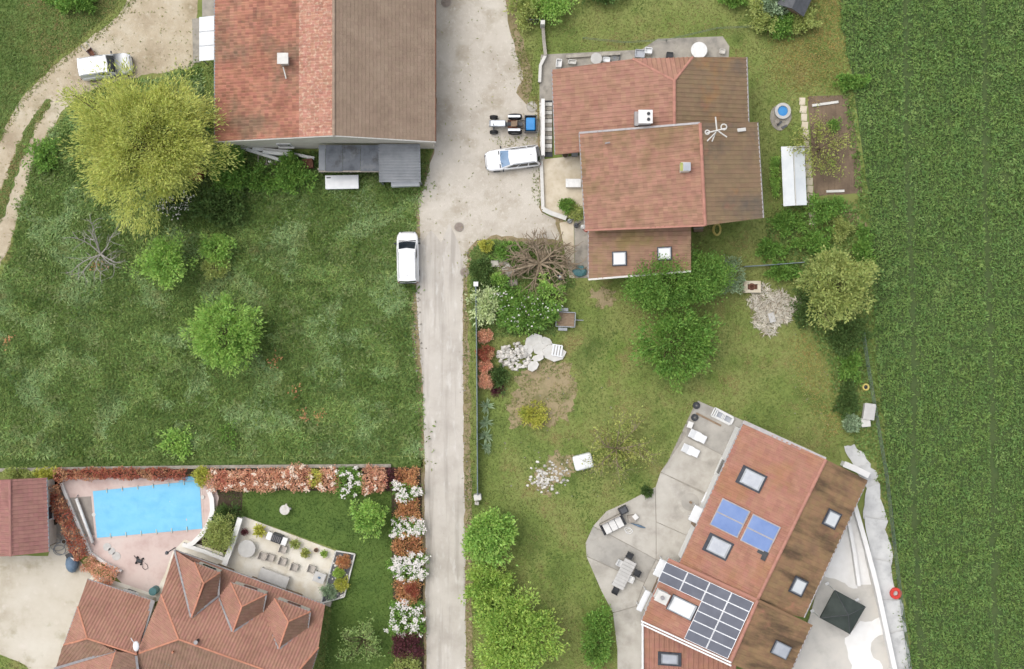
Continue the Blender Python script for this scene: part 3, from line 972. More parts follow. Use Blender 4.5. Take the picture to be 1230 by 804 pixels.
# lean-tos on the south wall of the barn
la = T('lean_to', 'low lean-to with stained dark sheet roof against the barn gable', 'lean-to', P(420, 195))
for k, (xa, xb) in enumerate(((383, 391), (391, 412), (412, 433), (433, 456))):
    y0, y1 = 174.5, 205
    a, b, c, d = P(xa, y0, 3.1), P(xb - .3, y0, 3.1), P(xb - .3, y1 + (k % 2), 2.5), P(xa, y1 + (k % 2), 2.5)
    v = [a, b, c, d] + [(p[0], p[1], p[2] + .04) for p in (a, b, c, d)]
    G().add(v, [(0, 1, 2, 3), (4, 5, 6, 7), (0, 1, 5, 4), (1, 2, 6, 5), (2, 3, 7, 6), (3, 0, 4, 7)]).build('roof_sheet', MT['corrugated'] if k == 0 else MT['bitumen'], la)
a, b = P(383, 206, 2.4), P(456, 206, 2.4)
G().box(((a[0] + b[0]) / 2, a[1], 2.4), (b[0] - a[0], .14, .16)).build('front_beam', MT['greywood'], la)
for xx in (385, 420, 454):
    p = P(xx, 205.5, 1.2)
    G().box((p[0], p[1], 1.15), (.14, .14, 2.3)).build('post', MT['greywood'], la)
lb = T('lean_to', 'grey ribbed metal lean-to beside the road at the barn corner', 'lean-to', P(480, 198))
g = G()
y0, y1 = P(0, 173.5, 3.0)[1], P(0, 219, 2.5)[1]
xa, xb = P(455, 0, 2.8)[0], P(505, 0, 2.8)[0]
nr = 26
for k in range(nr):
    ya, yb = y0 + (y1 - y0) * k / nr, y0 + (y1 - y0) * (k + 1) / nr
    za, zb = 3.1 - .6 * k / nr, 3.1 - .6 * (k + 1) / nr
    bumpz = .06 if k % 2 else 0
    v = [(xa, ya, za + bumpz), (xb, ya, za + bumpz), (xb, yb, zb + bumpz), (xa, yb, zb + bumpz)]
    g.add(v + [(p[0], p[1], p[2] - .06) for p in v], [(0, 1, 2, 3), (7, 6, 5, 4), (0, 1, 5, 4), (1, 2, 6, 5), (2, 3, 7, 6), (3, 0, 4, 7)])
g.build('roof_sheet', MT['corrugated'], lb)
for xx in (xa + .1, xb - .1):
    G().box((xx, y1 + .1, 1.2), (.12, .12, 2.4)).build('post', MT['grey'], lb)
G().box((xa + .06, (y0 + y1) / 2, 1.15), (.06, abs(y1 - y0) - .3, 2.3)).build('side_panel', MT['corrugated'], lb)
G().box(((xa + xb) / 2, y1 + .1, 2.38), (xb - xa, .1, .1)).build('front_beam', MT['grey'], lb)
b0 = T('board', 'white board lying in front of the ribbed metal lean-to', 'board', P(488, 223))
G().box((*P(488, 222.5)[:2], .5), (2.35, .4, .9), R(2)).build('board_face', MT['whiteplastic'], b0, bevel=.03)
# white chest
c0 = T('storage_chest', 'long white metal chest lying in the grass before the dark lean-to', 'chest', P(412, 220))
q = P(412, 220)
G().box((q[0], q[1], .3), (2.7, 1.08, .6), R(1)).build('chest_body', MT['whiteplastic'], c0, bevel=.04)
G().box((q[0], q[1], .63), (2.76, 1.14, .06), R(1)).build('lid', MT['whiteplastic'], c0, bevel=.02)
G().box((q[0] - 1.1, q[1] + .35, .67), (.35, .08, .03), R(1)).build('handle', MT['dark'], c0)
# beams and old window frames behind the barn
pl = [((290, 178), (340, 194), .5, 'long white beam leaning across the frames behind the barn'), ((305, 180), (352, 184), .7, 'white plank laid flat on the old frames'),
      ((318, 184), (350, 188), .9, 'short white plank on top of the beam heap'), ((354, 186), (378, 191), .35, 'thin white pole beside the rusty drum')]
for k, (a, b, z, lab) in enumerate(pl):
    pa, pb = Vector(P(*a)), Vector(P(*b))
    m = (pa + pb) / 2
    d = pb - pa
    t = T('plank', lab, 'plank', (m.x, m.y, 0), group='planks behind the barn')
    G().box((m.x, m.y, z / 2), (d.length, .26, z), math.atan2(d.y, d.x)).build('plank_body', MT['white'], t, bevel=.02)
wf = T('window_frame', 'old wooden window frame stood behind the barn under white planks', 'window frame', P(321, 190))
q = P(321, 191)
for dx, dy, sx, sy in ((0, .5, 1.5, .12), (0, -.5, 1.5, .12), (-.7, 0, .12, .9), (.7, 0, .12, .9), (0, 0, .08, .9)):
    G().box((q[0] + dx, q[1] + dy, .12), (sx, sy, .24)).build('frame_bar', MT['greywood'], wf)
G().box((q[0], q[1], .05), (1.3, .9, .06)).build('pane', MT['glass'], wf)
ru = T('rusty_drum', 'rusty brown metal stove body in nettles behind the barn', 'drum', P(371, 198))
q = P(371, 198)
G().box((q[0], q[1], .35), (.9, .8, .7), R(8)).build('drum_body', MT['rust'], ru, bevel=.06)
G().cyl((q[0] + .05, q[1], 0), .25, .7, .78, 14).build('lid', MT['rust'], ru)

# ------------------------------------------------------------ middle house
h2 = T('middle_house', 'stepped house with mossy red tile roofs and white chimney beside the yard', 'house', P(790, 190))
dk = G()
U1 = [P(663, 84, 3.0), P(760, 71, 5.3), P(810, 97, 6.4), P(810, 172, 6.4), P(667, 186, 3.0)]
U2 = [P(810, 97, 6.4), P(832, 69, 5.7), P(897, 69, 4.0), P(900, 168, 4.0), P(810, 172, 6.4)]
U3 = [P(760, 71, 5.3), P(832, 69, 5.5), P(810, 97, 6.4)]
M1 = [P(696, 160, 4.4), P(841, 148, 7.8), P(847, 271, 7.8), P(703, 277, 4.4)]
M2 = [P(841, 148, 7.8), P(910, 147, 6.1), P(917, 262, 6.1), P(847, 271, 7.8)]
A1 = [P(707, 277, 2.8), P(830, 272, 5.0), P(830, 326, 5.0), P(707, 336, 2.8)]
for pts, m in ((U1, 't_pink'), (U2, 't_moss'), (U3, 't_pink'), (M1, 't_pink2'), (M2, 't_moss'), (A1, 't_annex')):
    tileslope('roof_tiles', pts, MT[m], h2, .36, .38, SOFT if m == 't_moss' else None, dk, .016 if m == 't_moss' else .035)
dk.build('roof_deck', MT['deck'], h2)
caps(h2, U1[2], U1[3], MT['cap_pink'])
caps(h2, U1[1], U1[2], MT['cap_pink'], .1)
caps(h2, U2[1], U2[0], MT['cap_pink'], .1)
caps(h2, M1[1], M1[2], MT['cap_pink'])
strip(h2, M1[0], M1[1], MT['zinc'], .16, .06, 'verge_flashing')
strip(h2, M1[3], M1[2], MT['cap_pink'], .14, .05, 'verge_flashing')
for a, b in ((U1[0], U1[4]), (U2[2], U2[3]), (M1[0], M1[3]), (M2[1], M2[2]), (A1[0], A1[3])):
    gutter(h2, a, b, MT['zinc'])
strip(h2, A1[3], A1[2], MT['offwhite'], .14, .0, 'verge_board', .08)
w1 = walls(h2, [P(667, 90, 3.2), P(760, 76, 5.3), P(832, 74, 5.4), P(893, 74, 4.1), P(896, 165, 4.1), P(810, 165, 6.4), P(671, 180, 3.2)], MT['render'], .3)
w2 = walls(h2, [P(701, 164, 4.6), P(841, 153, 7.8), P(905, 152, 6.2), P(912, 258, 6.2), P(847, 266, 7.8), P(708, 271, 4.6)], MT['render'], .3)
w3 = walls(h2, [P(711, 270, 2.9), P(826, 268, 4.9), P(826, 322, 4.9), P(711, 331, 2.9)], MT['render'], .25)
opening(w3[2], .5, 1.2, 1.2, 1.0)
opening(w3[3], .5, .9, 2.0, 0, 'door')
opening(w2[5], .3, 1.6, 2.1, 0, 'door')
opening(w2[5], .7, 1.2, 1.2, 1.2)
opening(w2[3], .5, 1.2, 1.2, 3.4)
opening(w2[4], .5, 1.2, 1.2, 1.0)
pU = U1[:1] + [U1[2], U1[4]]
q = P(775, 141, 6.9)
G().box((q[0], q[1], 6.4), (.95, .95, 1.4)).build('chimney', MT['renderwhite'], h2)
cc = G().box((q[0], q[1], 7.15), (1.1, 1.05, .12)).build('chimney_cap', MT['renderwhite'], h2, bevel=.02)
for dx in (.22, .2):
    pass
for dy in (-.22, .22):
    G().cyl((q[0] + .22, q[1] + dy, 0), .13, 7.15, 7.3, 12).build('flue', MT['dark'], h2)
G().box((q[0] - .62, q[1], 6.05), (.3, 1.1, .5)).build('chimney_flashing', MT['zinc'], h2)
q = P(823, 201, 7.9)
G().box((q[0], q[1], 7.5), (.65, .7, 1.3)).build('chimney', MT['render'], h2)
G().box((q[0] + .1, q[1], 8.19), (.55, .62, .1)).build('chimney_cap', MT['pane'], h2)
G().box((q[0] - .32, q[1], 8.16), (.2, .62, .06)).build('cap_moss', MT['L_olive'], h2)
q = P(727, 173, 5.3)
G().tube([(q[0], q[1], 5.0), (q[0], q[1], 5.6), (q[0] + .35, q[1] + .05, 5.65)], .06, 8).build('vent_pipe', MT['zinc'], h2)
skylight(h2, (744.5, 311), (8.8, -.4), (.2, 8.8), [A1[0], A1[1], A1[3]], 'panewhite', .72)
skylight(h2, (798.5, 305), (8.8, -.4), (.2, 8.2), [A1[0], A1[1], A1[3]], 'panewhite', .72)
# aerial on the east slope
q = Vector(P(861, 158, 9.0))
ant = G().tube([(q.x, q.y, 7.1), (q.x, q.y, 9.3)], .035, 6)
ant.build('aerial_mast', MT['offwhite'], h2)
for a, b in (((-.1, 1.1, 9.0), (0, .1, 9.0)), ((-.75, -.75, 9.1), (-.1, -.1, 9.1)), ((.75, -.45, 9.1), (.1, 0, 9.1)), ((-.35, -.75, 8.9), (-.05, 0, 8.9)), ((-.8, -.15, 9.2), (.65, .2, 9.2))):
    G().tube([(q.x + a[0], q.y + a[1], a[2]), (q.x + b[0], q.y + b[1], b[2])], .055, 5).build('aerial_arm', MT['offwhite'], h2)
G().tube([(q.x + .5 + .22 * math.cos(t), q.y + .3 + .22 * math.sin(t), 9.2) for t in np.linspace(0, 2 * math.pi, 10)[:-1]], .05, 5, True).build('aerial_loop', MT['offwhite'], h2)
G().tube([(q.x - .75 + .16 * math.cos(t), q.y - .1 + .16 * math.sin(t), 9.2) for t in np.linspace(0, 2 * math.pi, 10)[:-1]], .05, 5, True).build('aerial_loop', MT['offwhite'], h2)
q = P(891, 156, 6.9)
G().box((q[0], q[1], 6.85), (.75, .28, .1), R(10), (0, R(20))).build('vent_cover', MT['offwhite'], h2, bevel=.04)
# cellar steps on the west side
st = T('cellar_steps', 'dark stone steps along the west wall of the stepped house', 'steps', P(658, 155))
for k in range(12):
    a = P(658.5, 126 + k * 5)
    G().box((a[0], a[1], .2 + .0 * k), (.62, .3, .06 + .04 * (k % 2))).build('step', MT['pathgrey' if k % 2 else 'offwhite'], st)
a, b = P(652, 155), P(652, 190)
G().box((a[0], P(652, 155)[1], .45), (.3, 4.7, .9)).build('parapet', MT['renderwhite'], st, bevel=.02)
a = P(658.5, 155)
G().box((a[0], a[1], .06), (.7, 4.7, .1)).build('stair_well', MT['dark'], st)

# ------------------------------------------------------------ house with solar panels
h3 = T('solar_house', 'rust-red tiled house with blue solar collectors and dark solar panels', 'house', P(890, 660))
dk = G()
HA1 = [P(893, 507, 4.0), P(992, 552, 7.2), P(905, 730, 7.2), P(812, 686, 4.0)]
HA2 = [P(992, 552, 7.2), P(1042, 577, 5.4), P(966, 742, 5.4), P(905, 730, 7.2)]
HB1 = [P(803, 672, 3.9), P(910, 721, 7.4), P(877, 797, 7.4), P(770, 747, 3.9)]
HB2 = [P(910, 721, 7.4), P(975, 752, 5.4), P(942, 824, 5.4), P(877, 797, 7.4)]
HC1 = [P(772, 748, 3.3), P(884, 800, 2.7), P(884, 880, 1.9), P(772, 880, 1.9)]
HC1 = [P(772, 750, 3.3), P(884, 750, 3.3), P(884, 880, 2.3), P(772, 880, 2.3)]
for pts, m in ((HA1, 't_house3'), (HA2, 't_house3m'), (HB1, 't_house3'), (HB2, 't_house3m'), (HC1, 't_house3')):
    tileslope('roof_tiles', pts, MT[m], h3, .4, .42, SOFT if m == 't_house3m' else None, dk, .016 if m == 't_house3m' else .035)
dk.build('roof_deck', MT['deck'], h3)
caps(h3, HA1[1], HA1[2], MT['cap_pink'])
caps(h3, HB1[1], HB1[2], MT['cap_pink'])
gutter(h3, HA1[0], HA1[3], MT['zinc'])
gutter(h3, HA2[1], HA2[2], MT['zinc'])
gutter(h3, HB1[0], HB1[3], MT['zinc'])
gutter(h3, HB2[1], HB2[2], MT['zinc'])
strip(h3, HA1[0], HA1[1], MT['zinc'], .3, .05, 'verge_flashing')
strip(h3, HB1[0], HB1[1], MT['t_house3'], .22, .06, 'verge_tiles')
strip(h3, HB1[1], HB2[1], MT['t_house3m'], .2, .06, 'verge_tiles')
for o_ in (0, 3.6):
    strip(h3, P(771, 746 + o_, 4.0), P(879, 796 + o_, 7.5), MT['white'], .12, .1, 'white_verge_bar', .08)
G().tube([P(772, 746, 3.3), P(772, 880, 3.1)], .1, 8).build('white_gutter', MT['white'], h3)
wA = walls(h3, [P(893, 512, 4.1), P(990, 557, 7.2), P(1036, 579, 5.5), P(964, 736, 5.5), P(904, 724, 7.2), P(818, 680, 4.1)], MT['renderwhite'], .35)
wB = walls(h3, [P(807, 677, 4.0), P(909, 724, 7.4), P(969, 753, 5.5), P(938, 820, 5.5), P(877, 794, 7.4), P(776, 745, 4.0)], MT['renderwhite'], .3)
wC = walls(h3, [P(776, 754, 3.3), P(880, 800, 2.9), P(880, 876, 2.4), P(776, 876, 2.4)], MT['renderwhite'], .2)
opening(wA[5], .3, 1.4, 2.1, 0, 'door')
opening(wA[5], .7, 1.2, 1.2, 1.0)
opening(wA[0], .5, 1.2, 1.2, 1.0)
opening(wB[5], .5, 1.6, 2.1, 0, 'door')
opening(wA[2], .3, 1.4, 2.1, 0, 'door')
eu = (.898, .44)                        # along the slope (down to up) in plan
ev = (-.44, .898)                       # along the eave
sc = lambda v, k: (v[0] * k, v[1] * k)
pA = [HA1[0], HA1[1], HA1[3]]
pA2 = [HA2[0], HA2[1], HA2[2]]
pB = [HB1[0], HB1[1], HB1[3]]
pB2 = [HB2[0], HB2[1], HB2[2]]
skylight(h3, (903, 576), sc(eu, 16), sc(ev, 11.5), pA, 'pane', .66, (1.2, .5))
skylight(h3, (863, 657), sc(eu, 16), sc(ev, 11.5), pA, 'pane', .66, (1.2, .5))
skylight(h3, (998, 623), sc(eu, 8.5), sc(ev, 10.5), pA2, 'panewhite', .7)
skylight(h3, (958, 704), sc(eu, 8.5), sc(ev, 10.5), pA2, 'panewhite', .7)
skylight(h3, (937, 780), sc(eu, 10.5), sc(ev, 8.5), pB2, 'pane', .8)
skylight(h3, (820, 730), sc(eu, 17), sc(ev, 10), pB, 'panewhite', .8)
s = skylight(h3, (804, 791), (14, 1), (0, 8), [HC1[0], HC1[1], HC1[3]], 'pane', .6)
for c_ in ((877.5, 622.5), (914, 641.5)):
    f = plate(h3, 'solar_collector', c_, sc(eu, 18.6), sc(ev, 17.8), pA, MT['zinc'], .1, .08)
    for t in (-1, 1):
        plate(f, 'collector_glass', (c_[0] + ev[0] * 8.7 * t, c_[1] + ev[1] * 8.7 * t), sc(eu, 17.2), sc(ev, 7.9), pA, MT['collector'], .03, .185)
plate(h3, 'collector_valve', (919, 668), sc(eu, 3), sc(ev, 5.5), pA, MT['dark'], .12, .1)
plate(h3, 'collector_valve', (915, 664), sc(eu, 5), sc(ev, 2.0), pA, MT['dark'], .1, .1)
o1 = (801.0, 675.2)
ax1, ax2 = (26.3, 12.2), (-5.2, 11.25)
for ci in range(4):
    for ri in range(6):
        if ci < 2 and ri > 1:
            continue
        c_ = (o1[0] + ax1[0] * (ci + .5) + ax2[0] * (ri + .5), o1[1] + ax1[1] * (ci + .5) + ax2[1] * (ri + .5))
        f = plate(h3, 'solar_panel', c_, sc(ax1, .492), sc(ax2, .49), pB, MT['chrome'], .05, .14)
        plate(f, 'cell_field', c_, sc(ax1, .474), sc(ax2, .455), pB, MT['pv'], .012, .191)
q = P(795, 717, 5.3)
G().box((q[0], q[1], 5.0), (.9, .75, 1.1), R(-26)).build('chimney', MT['renderwhite'], h3)
G().box((q[0], q[1], 5.6), (1.05, .9, .1), R(-26)).build('chimney_cap', MT['offwhite'], h3, bevel=.02)
G().cyl((q[0], q[1]), .16, 5.6, 5.85, 12).build('flue', MT['zinc'], h3)
for (x, y), (sx, sy), lab in (((836, 618), (.8, 1.35), 'white awning case on the house wall by the blue collectors'),
                              ((793.5, 683), (.75, 1.45), 'white awning case at the patio corner by the solar panels'), ((773, 722), (.5, 1.8), 'long white awning case beside the white chimney')):
    t = T('awning_case', lab, 'awning', P(x, y), group='awning cases along the patio')
    q = P(x, y, 2.6)
    G().box((q[0], q[1], 2.55), (sx, sy, .25), R(-26)).build('case', MT['whiteplastic'], t, bevel=.08)
    for s_ in (-.4, .4):
        G().box((q[0] + s_ * sy * .44 * .95, q[1] + s_ * sy * .9, 1.25), (.08, .08, 2.4), R(-26)).build('bracket_post', MT['white'], t)

# ------------------------------------------------------------ pool house
h1 = T('pool_house', 'salmon tiled house with three hipped dormers beside the swimming pool', 'house', P(240, 750))
dk = G()
N0 = [P(210, 661, 3.0), P(390.6, 727, 3.0), P(382.5, 778, 5.5), P(350, 816, 7.8), P(214.8, 768, 7.8), P(193.8, 714, 5.6)]
WH = [P(193.8, 714, 5.6), P(164, 786, 5.6), P(214.8, 768, 7.8)]
SS = [P(164, 786, 5.6), P(214.8, 768, 7.8), P(350, 816, 7.8), P(345, 880, 5.0), P(150, 840, 3.2)]
EH = [P(382.5, 778, 5.5), P(366, 832, 5.5), P(350, 816, 7.8)]
WN = [P(105, 696, 2.8), P(93.6, 729, 4.47), P(105, 767, 6.0), P(164, 786, 6.0), P(184, 722, 2.8)]
WW = [P(93.6, 729, 4.47), P(77, 775, 4.47), P(105, 767, 6.0)]
WS = [P(77, 775, 4.47), P(105, 767, 6.0), P(139.6, 781, 6.0), P(66, 803, 3.8)]
W2 = [P(66, 803, 3.8), P(139.6, 781, 6.0), P(118, 850, 6.0), P(44, 850, 3.6)]
W3 = [P(139.6, 781, 6.0), P(164, 787, 6.0), P(172, 850, 4.4), P(118, 850, 6.0)]
D1 = [[P(210, 661, 3.1), P(234, 676, 4.9), P(244.7, 701, 6.4), P(230, 742, 6.4)], [P(230, 742, 6.4), P(244.7, 701, 6.4), P(264, 688, 4.9), P(262.7, 716, 4.7)],
      [P(234, 676, 4.9), P(264, 688, 4.9), P(244.7, 701, 6.4)]]
D2 = [[P(262.7, 717, 4.65), P(277.4, 700, 5.0), P(290.6, 728.7, 6.35), P(279.7, 759, 6.35)], [P(279.7, 759, 6.35), P(290.6, 728.7, 6.35), P(320, 714, 5.0), P(315, 737, 4.6)],
      [P(277.4, 700, 5.0), P(320, 714, 5.0), P(290.6, 728.7, 6.35)]]
D3 = [[P(315, 738.6, 4.6), P(330, 719, 5.0), P(346.4, 746.8, 6.35), P(335, 779.6, 6.35)], [P(335, 779.6, 6.35), P(346.4, 746.8, 6.35), P(372.6, 735, 5.0), P(369.3, 756.6, 4.6)],
      [P(330, 719, 5.0), P(372.6, 735, 5.0), P(346.4, 746.8, 6.35)]]
LT = [(N0, 't_clay'), (WH, 't_clay'), (SS, 't_clayshade'), (EH, 't_clayshade'), (WN, 't_clay'), (WW, 't_clay'), (WS, 't_clayshade'), (W2, 't_clay'), (W3, 't_clayshade')]
for D in (D1, D2, D3):
    LT += [(D[0], 't_clay'), (D[1], 't_clayshade'), (D[2], 't_clay')]
for pts, m in LT:
    tileslope('roof_tiles', pts, MT[m], h1, .25, .32, [(0, 0), (.2, .03), (.45, .03), (.7, 0), (1, 0)], dk, .03)
dk.build('roof_deck', MT['deck'], h1)
for a, b in ((N0[4], N0[3]), (N0[5], N0[4]), (WH[1], WH[2]), (N0[2], N0[3]), (WN[2], WN[3]), (WN[1], WN[2]), (WS[0], WS[1]), (WS[2], W2[2])):
    caps(h1, a, b, MT['cap_peach'], .075)
for D in (D1, D2, D3):
    caps(h1, D[0][3], D[0][2], MT['cap_peach'], .07)
    caps(h1, D[2][0], D[2][2], MT['cap_peach'], .06)
    caps(h1, D[2][1], D[2][2], MT['cap_peach'], .06)
    strip(h1, D[0][0], D[0][3], MT['zinc'], .15, .09)
    strip(h1, D[1][3], D[1][0], MT['zinc'], .15, .09)
    gutter(h1, D[2][0], D[2][1], MT['zinc'], .06)
    strip(h1, D[1][2], D[1][3], MT['zinc'], .16, .04, 'dormer_gutter')
    # front wall and window of the dormer
    a, b = Vector(D[2][0]), Vector(D[2][1])
    d = (b - a).normalized()
    nn = Vector((-d.y, d.x, 0))
    nn = nn if nn.y > 0 else -nn
    m_ = (a + b) / 2 - nn * .25
    zb = 3.4
    wl_ = (b - a).length - .3
    G().box((m_.x, m_.y, (zb + 4.85) / 2), (wl_, .2, 4.85 - zb), math.atan2(d.y, d.x)).build('dormer_wall', MT['render'], h1)
    G().box((m_.x + nn.x * .12, m_.y + nn.y * .12, 4.25), (1.1, .08, .8), math.atan2(d.y, d.x)).build('dormer_window', MT['glass'], h1)
strip(h1, (WN[4]), (WH[1]), MT['zinc'], .34, .1)
strip(h1, WS[3], WS[2], MT['zinc'], .2, .09)
strip(h1, W3[1], W3[2], MT['zinc'], .2, .09)
gutter(h1, WN[0], WN[4], MT['zinc'])
gutter(h1, WW[0], WW[1], MT['zinc'])
gutter(h1, N0[0], N0[1], MT['zinc'])
gutter(h1, EH[0], EH[1], MT['zinc'])
wp = walls(h1, [P(207, 668, 3.2), P(384, 732, 3.2), P(376, 782, 5.4), P(360, 830, 5.4), P(340, 860, 4.8), P(160, 835, 3.4), P(172, 782, 5.6), P(192, 720, 5.5)], MT['render'], .35)
wq = walls(h1, [P(108, 702, 3.0), P(98, 730, 4.4), P(82, 774, 4.4), P(70, 803, 3.8), P(52, 846, 3.6), P(160, 846, 4.2), P(178, 724, 3.0)], MT['render'], .35)
for t in (.3, .55, .8):
    opening(wp[0], t, 1.4, 2.0, 0, 'door')
opening(wp[1], .5, 1.2, 1.2, 1.0)
opening(wq[6], .4, 1.0, 1.1, 1.1)
q = P(237, 770, 7.7)
G().cyl((q[0], q[1]), .12, 7.2, 8.1, 10).build('flue', MT['dark'], h1)
G().cyl((q[0], q[1]), .17, 8.1, 8.2, 10).build('flue_cap', MT['zinc'], h1)
q = P(207, 784, 7.2)
G().cyl((q[0], q[1]), .08, 6.6, 7.2, 8).build('vent_pipe', MT['cap_peach'], h1)
skylight(h1, (205, 803), (9, 3), (-2.6, 7), [SS[0], SS[1], SS[2]], 'pane', .7)
q = Vector(P(164, 776, 6.6))
G().tube([(q.x, q.y - .4, 5.8), (q.x, q.y - .4, 6.6), (q.x, q.y, 6.7)], .04, 6).build('dish_mast', MT['zinc'], h1)
G().ball((q.x, q.y, 6.7), (.26, .42, .12), 12, 6).build('satellite_dish', MT['whiteplastic'], h1, smooth=True)
G().tube([(q.x - .1, q.y + .2, 6.75), (q.x - .35, q.y + .7, 6.9)], .03, 5).build('dish_arm', MT['whiteplastic'], h1)
gs = T('garage', 'dusky rose tiled garage between the gravel court and the hedge', 'garage', P(14, 620))
dk = G()
GA = [P(12, 576, 3.8), P(56, 574, 2.5), P(59, 663, 2.5), P(13, 668, 3.8)]
GB = [P(12, 576, 3.8), P(13, 668, 3.8), P(-34, 670, 2.5), P(-34, 578, 2.5)]
for pts in (GA, GB):
    tileslope('roof_tiles', pts, MT['t_shed'], gs, .33, .38, None, dk)
dk.build('roof_deck', MT['deck'], gs)
caps(gs, GA[0], GA[3], MT['t_shed'], .12)
gutter(gs, GA[1], GA[2], MT['grey'])
wg = walls(gs, [P(12, 579, 3.8), P(53, 577, 2.6), P(56, 660, 2.6), P(13, 665, 3.8), P(-31, 667, 2.6), P(-31, 581, 2.6)], MT['render'], .2)
opening(wg[1], .5, 1.0, 1.0, 1.0)
opening(wg[2], .5, 2.2, 2.1, 0, 'door')

# ------------------------------------------------------------ pool and terraces
pool = T('swimming_pool', 'swimming pool under a bright blue cover with pale straps', 'pool', P(178, 612))
c4 = [Vector(P(112, 590)), Vector(P(240, 577)), Vector(P(243.5, 635)), Vector(P(117, 646))]
bil = lambda s, t: (c4[0] * (1 - s) + c4[1] * s) * (1 - t) + (c4[3] * (1 - s) + c4[2] * s) * t
cop = []
for s_, t_ in ((-.02, -.04), (1.02, -.04), (1.02, 1.04), (-.02, 1.04)):
    cop.append(bil(s_, t_))
G().prism([(p.x, p.y) for p in cop], -.02, .075).build('coping', MT['pooldeck'], pool)
cuts = [0, .13, .275, .42, .565, .71, .855, 1.0]
for k in range(7):
    a, b = cuts[k], cuts[k + 1]
    n = 24
    g = G()
    v = []
    for j in range(n + 1):
        for i in range(4):
            p = bil(a + (b - a) * i / 3, j / n)
            v.append((p.x, p.y, .10 + .016 * math.sin(math.pi * i / 3) + .03 * mnoise.noise(Vector((p.x * .9, p.y * .9, 1))) + .015 * mnoise.noise(Vector((p.x * 2.7, p.y * 2.7, 4)))))
    f = [(j * 4 + i, j * 4 + i + 1, j * 4 + i + 5, j * 4 + i + 4) for j in range(n) for i in range(3)]
    g.add(v, f).build('cover_panel', MT['cover'], pool, smooth=True)
for k in range(1, 7):
    for t0, t1 in ((-.03, .06), (.93, 1.03)):
        a, b = bil(cuts[k], t0), bil(cuts[k], t1)
        G().tube([(a.x, a.y, .13), (b.x, b.y, .14)], .05, 6).build('strap', MT['strap'], pool)
st_ = G()
st_.prism([tuple(bil(.8, -.01))[:2], tuple(bil(.985, -.01))[:2], tuple(bil(.93, -.10))[:2], tuple(bil(.86, -.10))[:2]], .05, .12)
st_.build('step_cover', MT['cover'], pool)
for s_, t_ in ((-.01, .5), (1.02, .35)):
    p = bil(s_, t_)
    G().cyl((p.x, p.y), .16, .05, .14, 14).build('skimmer_lid', MT['offwhite'], pool)
rl = T('cover_roller', 'white pool cover roller tube standing beside the pool', 'roller', P(103, 624))
a, b = Vector(P(94, 598)), Vector(P(113.5, 651))
G().tube([(a.x, a.y, .45), (b.x, b.y, .45)], .13, 12).build('tube', MT['white'], rl, smooth=True)
for e in (a, b):
    G().tube([(e.x, e.y, .45), (e.x, e.y + .25, .06)], .035, 6).build('leg', MT['grey'], rl)
    G().tube([(e.x, e.y, .45), (e.x, e.y - .25, .06)], .035, 6).build('leg', MT['grey'], rl)


def lowwall(name, label, pts, th, h, mat, cat='wall', z0=0.0):
    w = [Vector(P(*p)).to_2d() for p in pts]
    c = w[len(w) // 2]
    t = T(name, label, cat, (c.x, c.y, 0))
    L_, R_ = [], []
    for i, p in enumerate(w):
        d = (w[min(i + 1, len(w) - 1)] - w[max(i - 1, 0)]).normalized()
        n = Vector((-d.y, d.x)) * th / 2
        L_.append(tuple(p + n)); R_.append(tuple(p - n))
    poly = L_ + R_[::-1]
    G().prism(poly, z0, h).build('wall_body', MT[mat], t)
    L2 = [(p[0] + (p[0] - q[0]) * .12, p[1] + (p[1] - q[1]) * .12) for p, q in zip(L_, R_)]
    R2 = [(q[0] + (q[0] - p[0]) * .12, q[1] + (q[1] - p[1]) * .12) for p, q in zip(L_, R_)]
    G().prism(L2 + R2[::-1], h + .002, h + .05).build('coping', MT[mat], t)
    return t


arc = [(252, 587), (256, 598), (257, 612), (253, 627), (244, 641), (234, 651), (228, 654)]
lowwall('curved_wall', 'curved white low wall round the pool deck end', arc, .3, .5, 'renderwhite')
lowwall('garden_wall', 'straight white wall between pool path and planting bed', [(221, 653), (246, 661), (272, 671)], .26, .45, 'renderwhite')
lowwall('terrace_wall', 'tall white wall at the west side of the cream terrace', [(292, 620), (283, 650), (273, 676)], .34, 1.1, 'renderwhite')
lowwall('deck_edge', 'thin white edging between red hedge and pool deck', [(75, 580), (88, 612), (110, 664)], .2, .3, 'renderwhite')
lowwall('deck_edge', 'short white edging under the cream and red hedge corner', [(110, 664), (128, 676), (147, 686)], .2, .3, 'renderwhite')
lowwall('boundary_wall', 'long low stone wall between meadow and red hedge', [(-40, 565), (120, 562), (300, 560), (470, 559)], .22, .35, 'rockgrey')
GA_ = [tuple(p) for p in PX([(292, 620), (404, 662), (386, 724), (270, 684)])]
ter = G().prism(GA_, -.02, .12).build('cream_terrace', MT['patio_cream'])
ter['kind'] = 'structure'
for k in range(9):
    for j in range(5):
        s_, t_ = (k + .5) / 9, (j + .5) / 5
        a = Vector(GA_[0]) if False else None
cg = [Vector((p[0], p[1])) for p in GA_]
for k in range(12):
    for j in range(6):
        def bq(s, t):
            return (cg[0] * (1 - s) + cg[1] * s) * (1 - t) + (cg[3] * (1 - s) + cg[2] * s) * t
        e = .0035
        q = [tuple(bq(k / 12 + e, j / 6 + e * 2)), tuple(bq((k + 1) / 12 - e, j / 6 + e * 2)), tuple(bq((k + 1) / 12 - e, (j + 1) / 6 - e * 2)), tuple(bq(k / 12 + e, (j + 1) / 6 - e * 2))]
        G().prism(q, .1, .135 + RAND.uniform(0, .006)).build('flagstone', MT['patio_cream'], ter)
bedp = PX([(404, 661), (427, 665), (414, 716), (386, 724)])
bed = T('raised_bed', 'dark raised planting bed at the east end of the cream terrace', 'planting bed', P(406, 692))
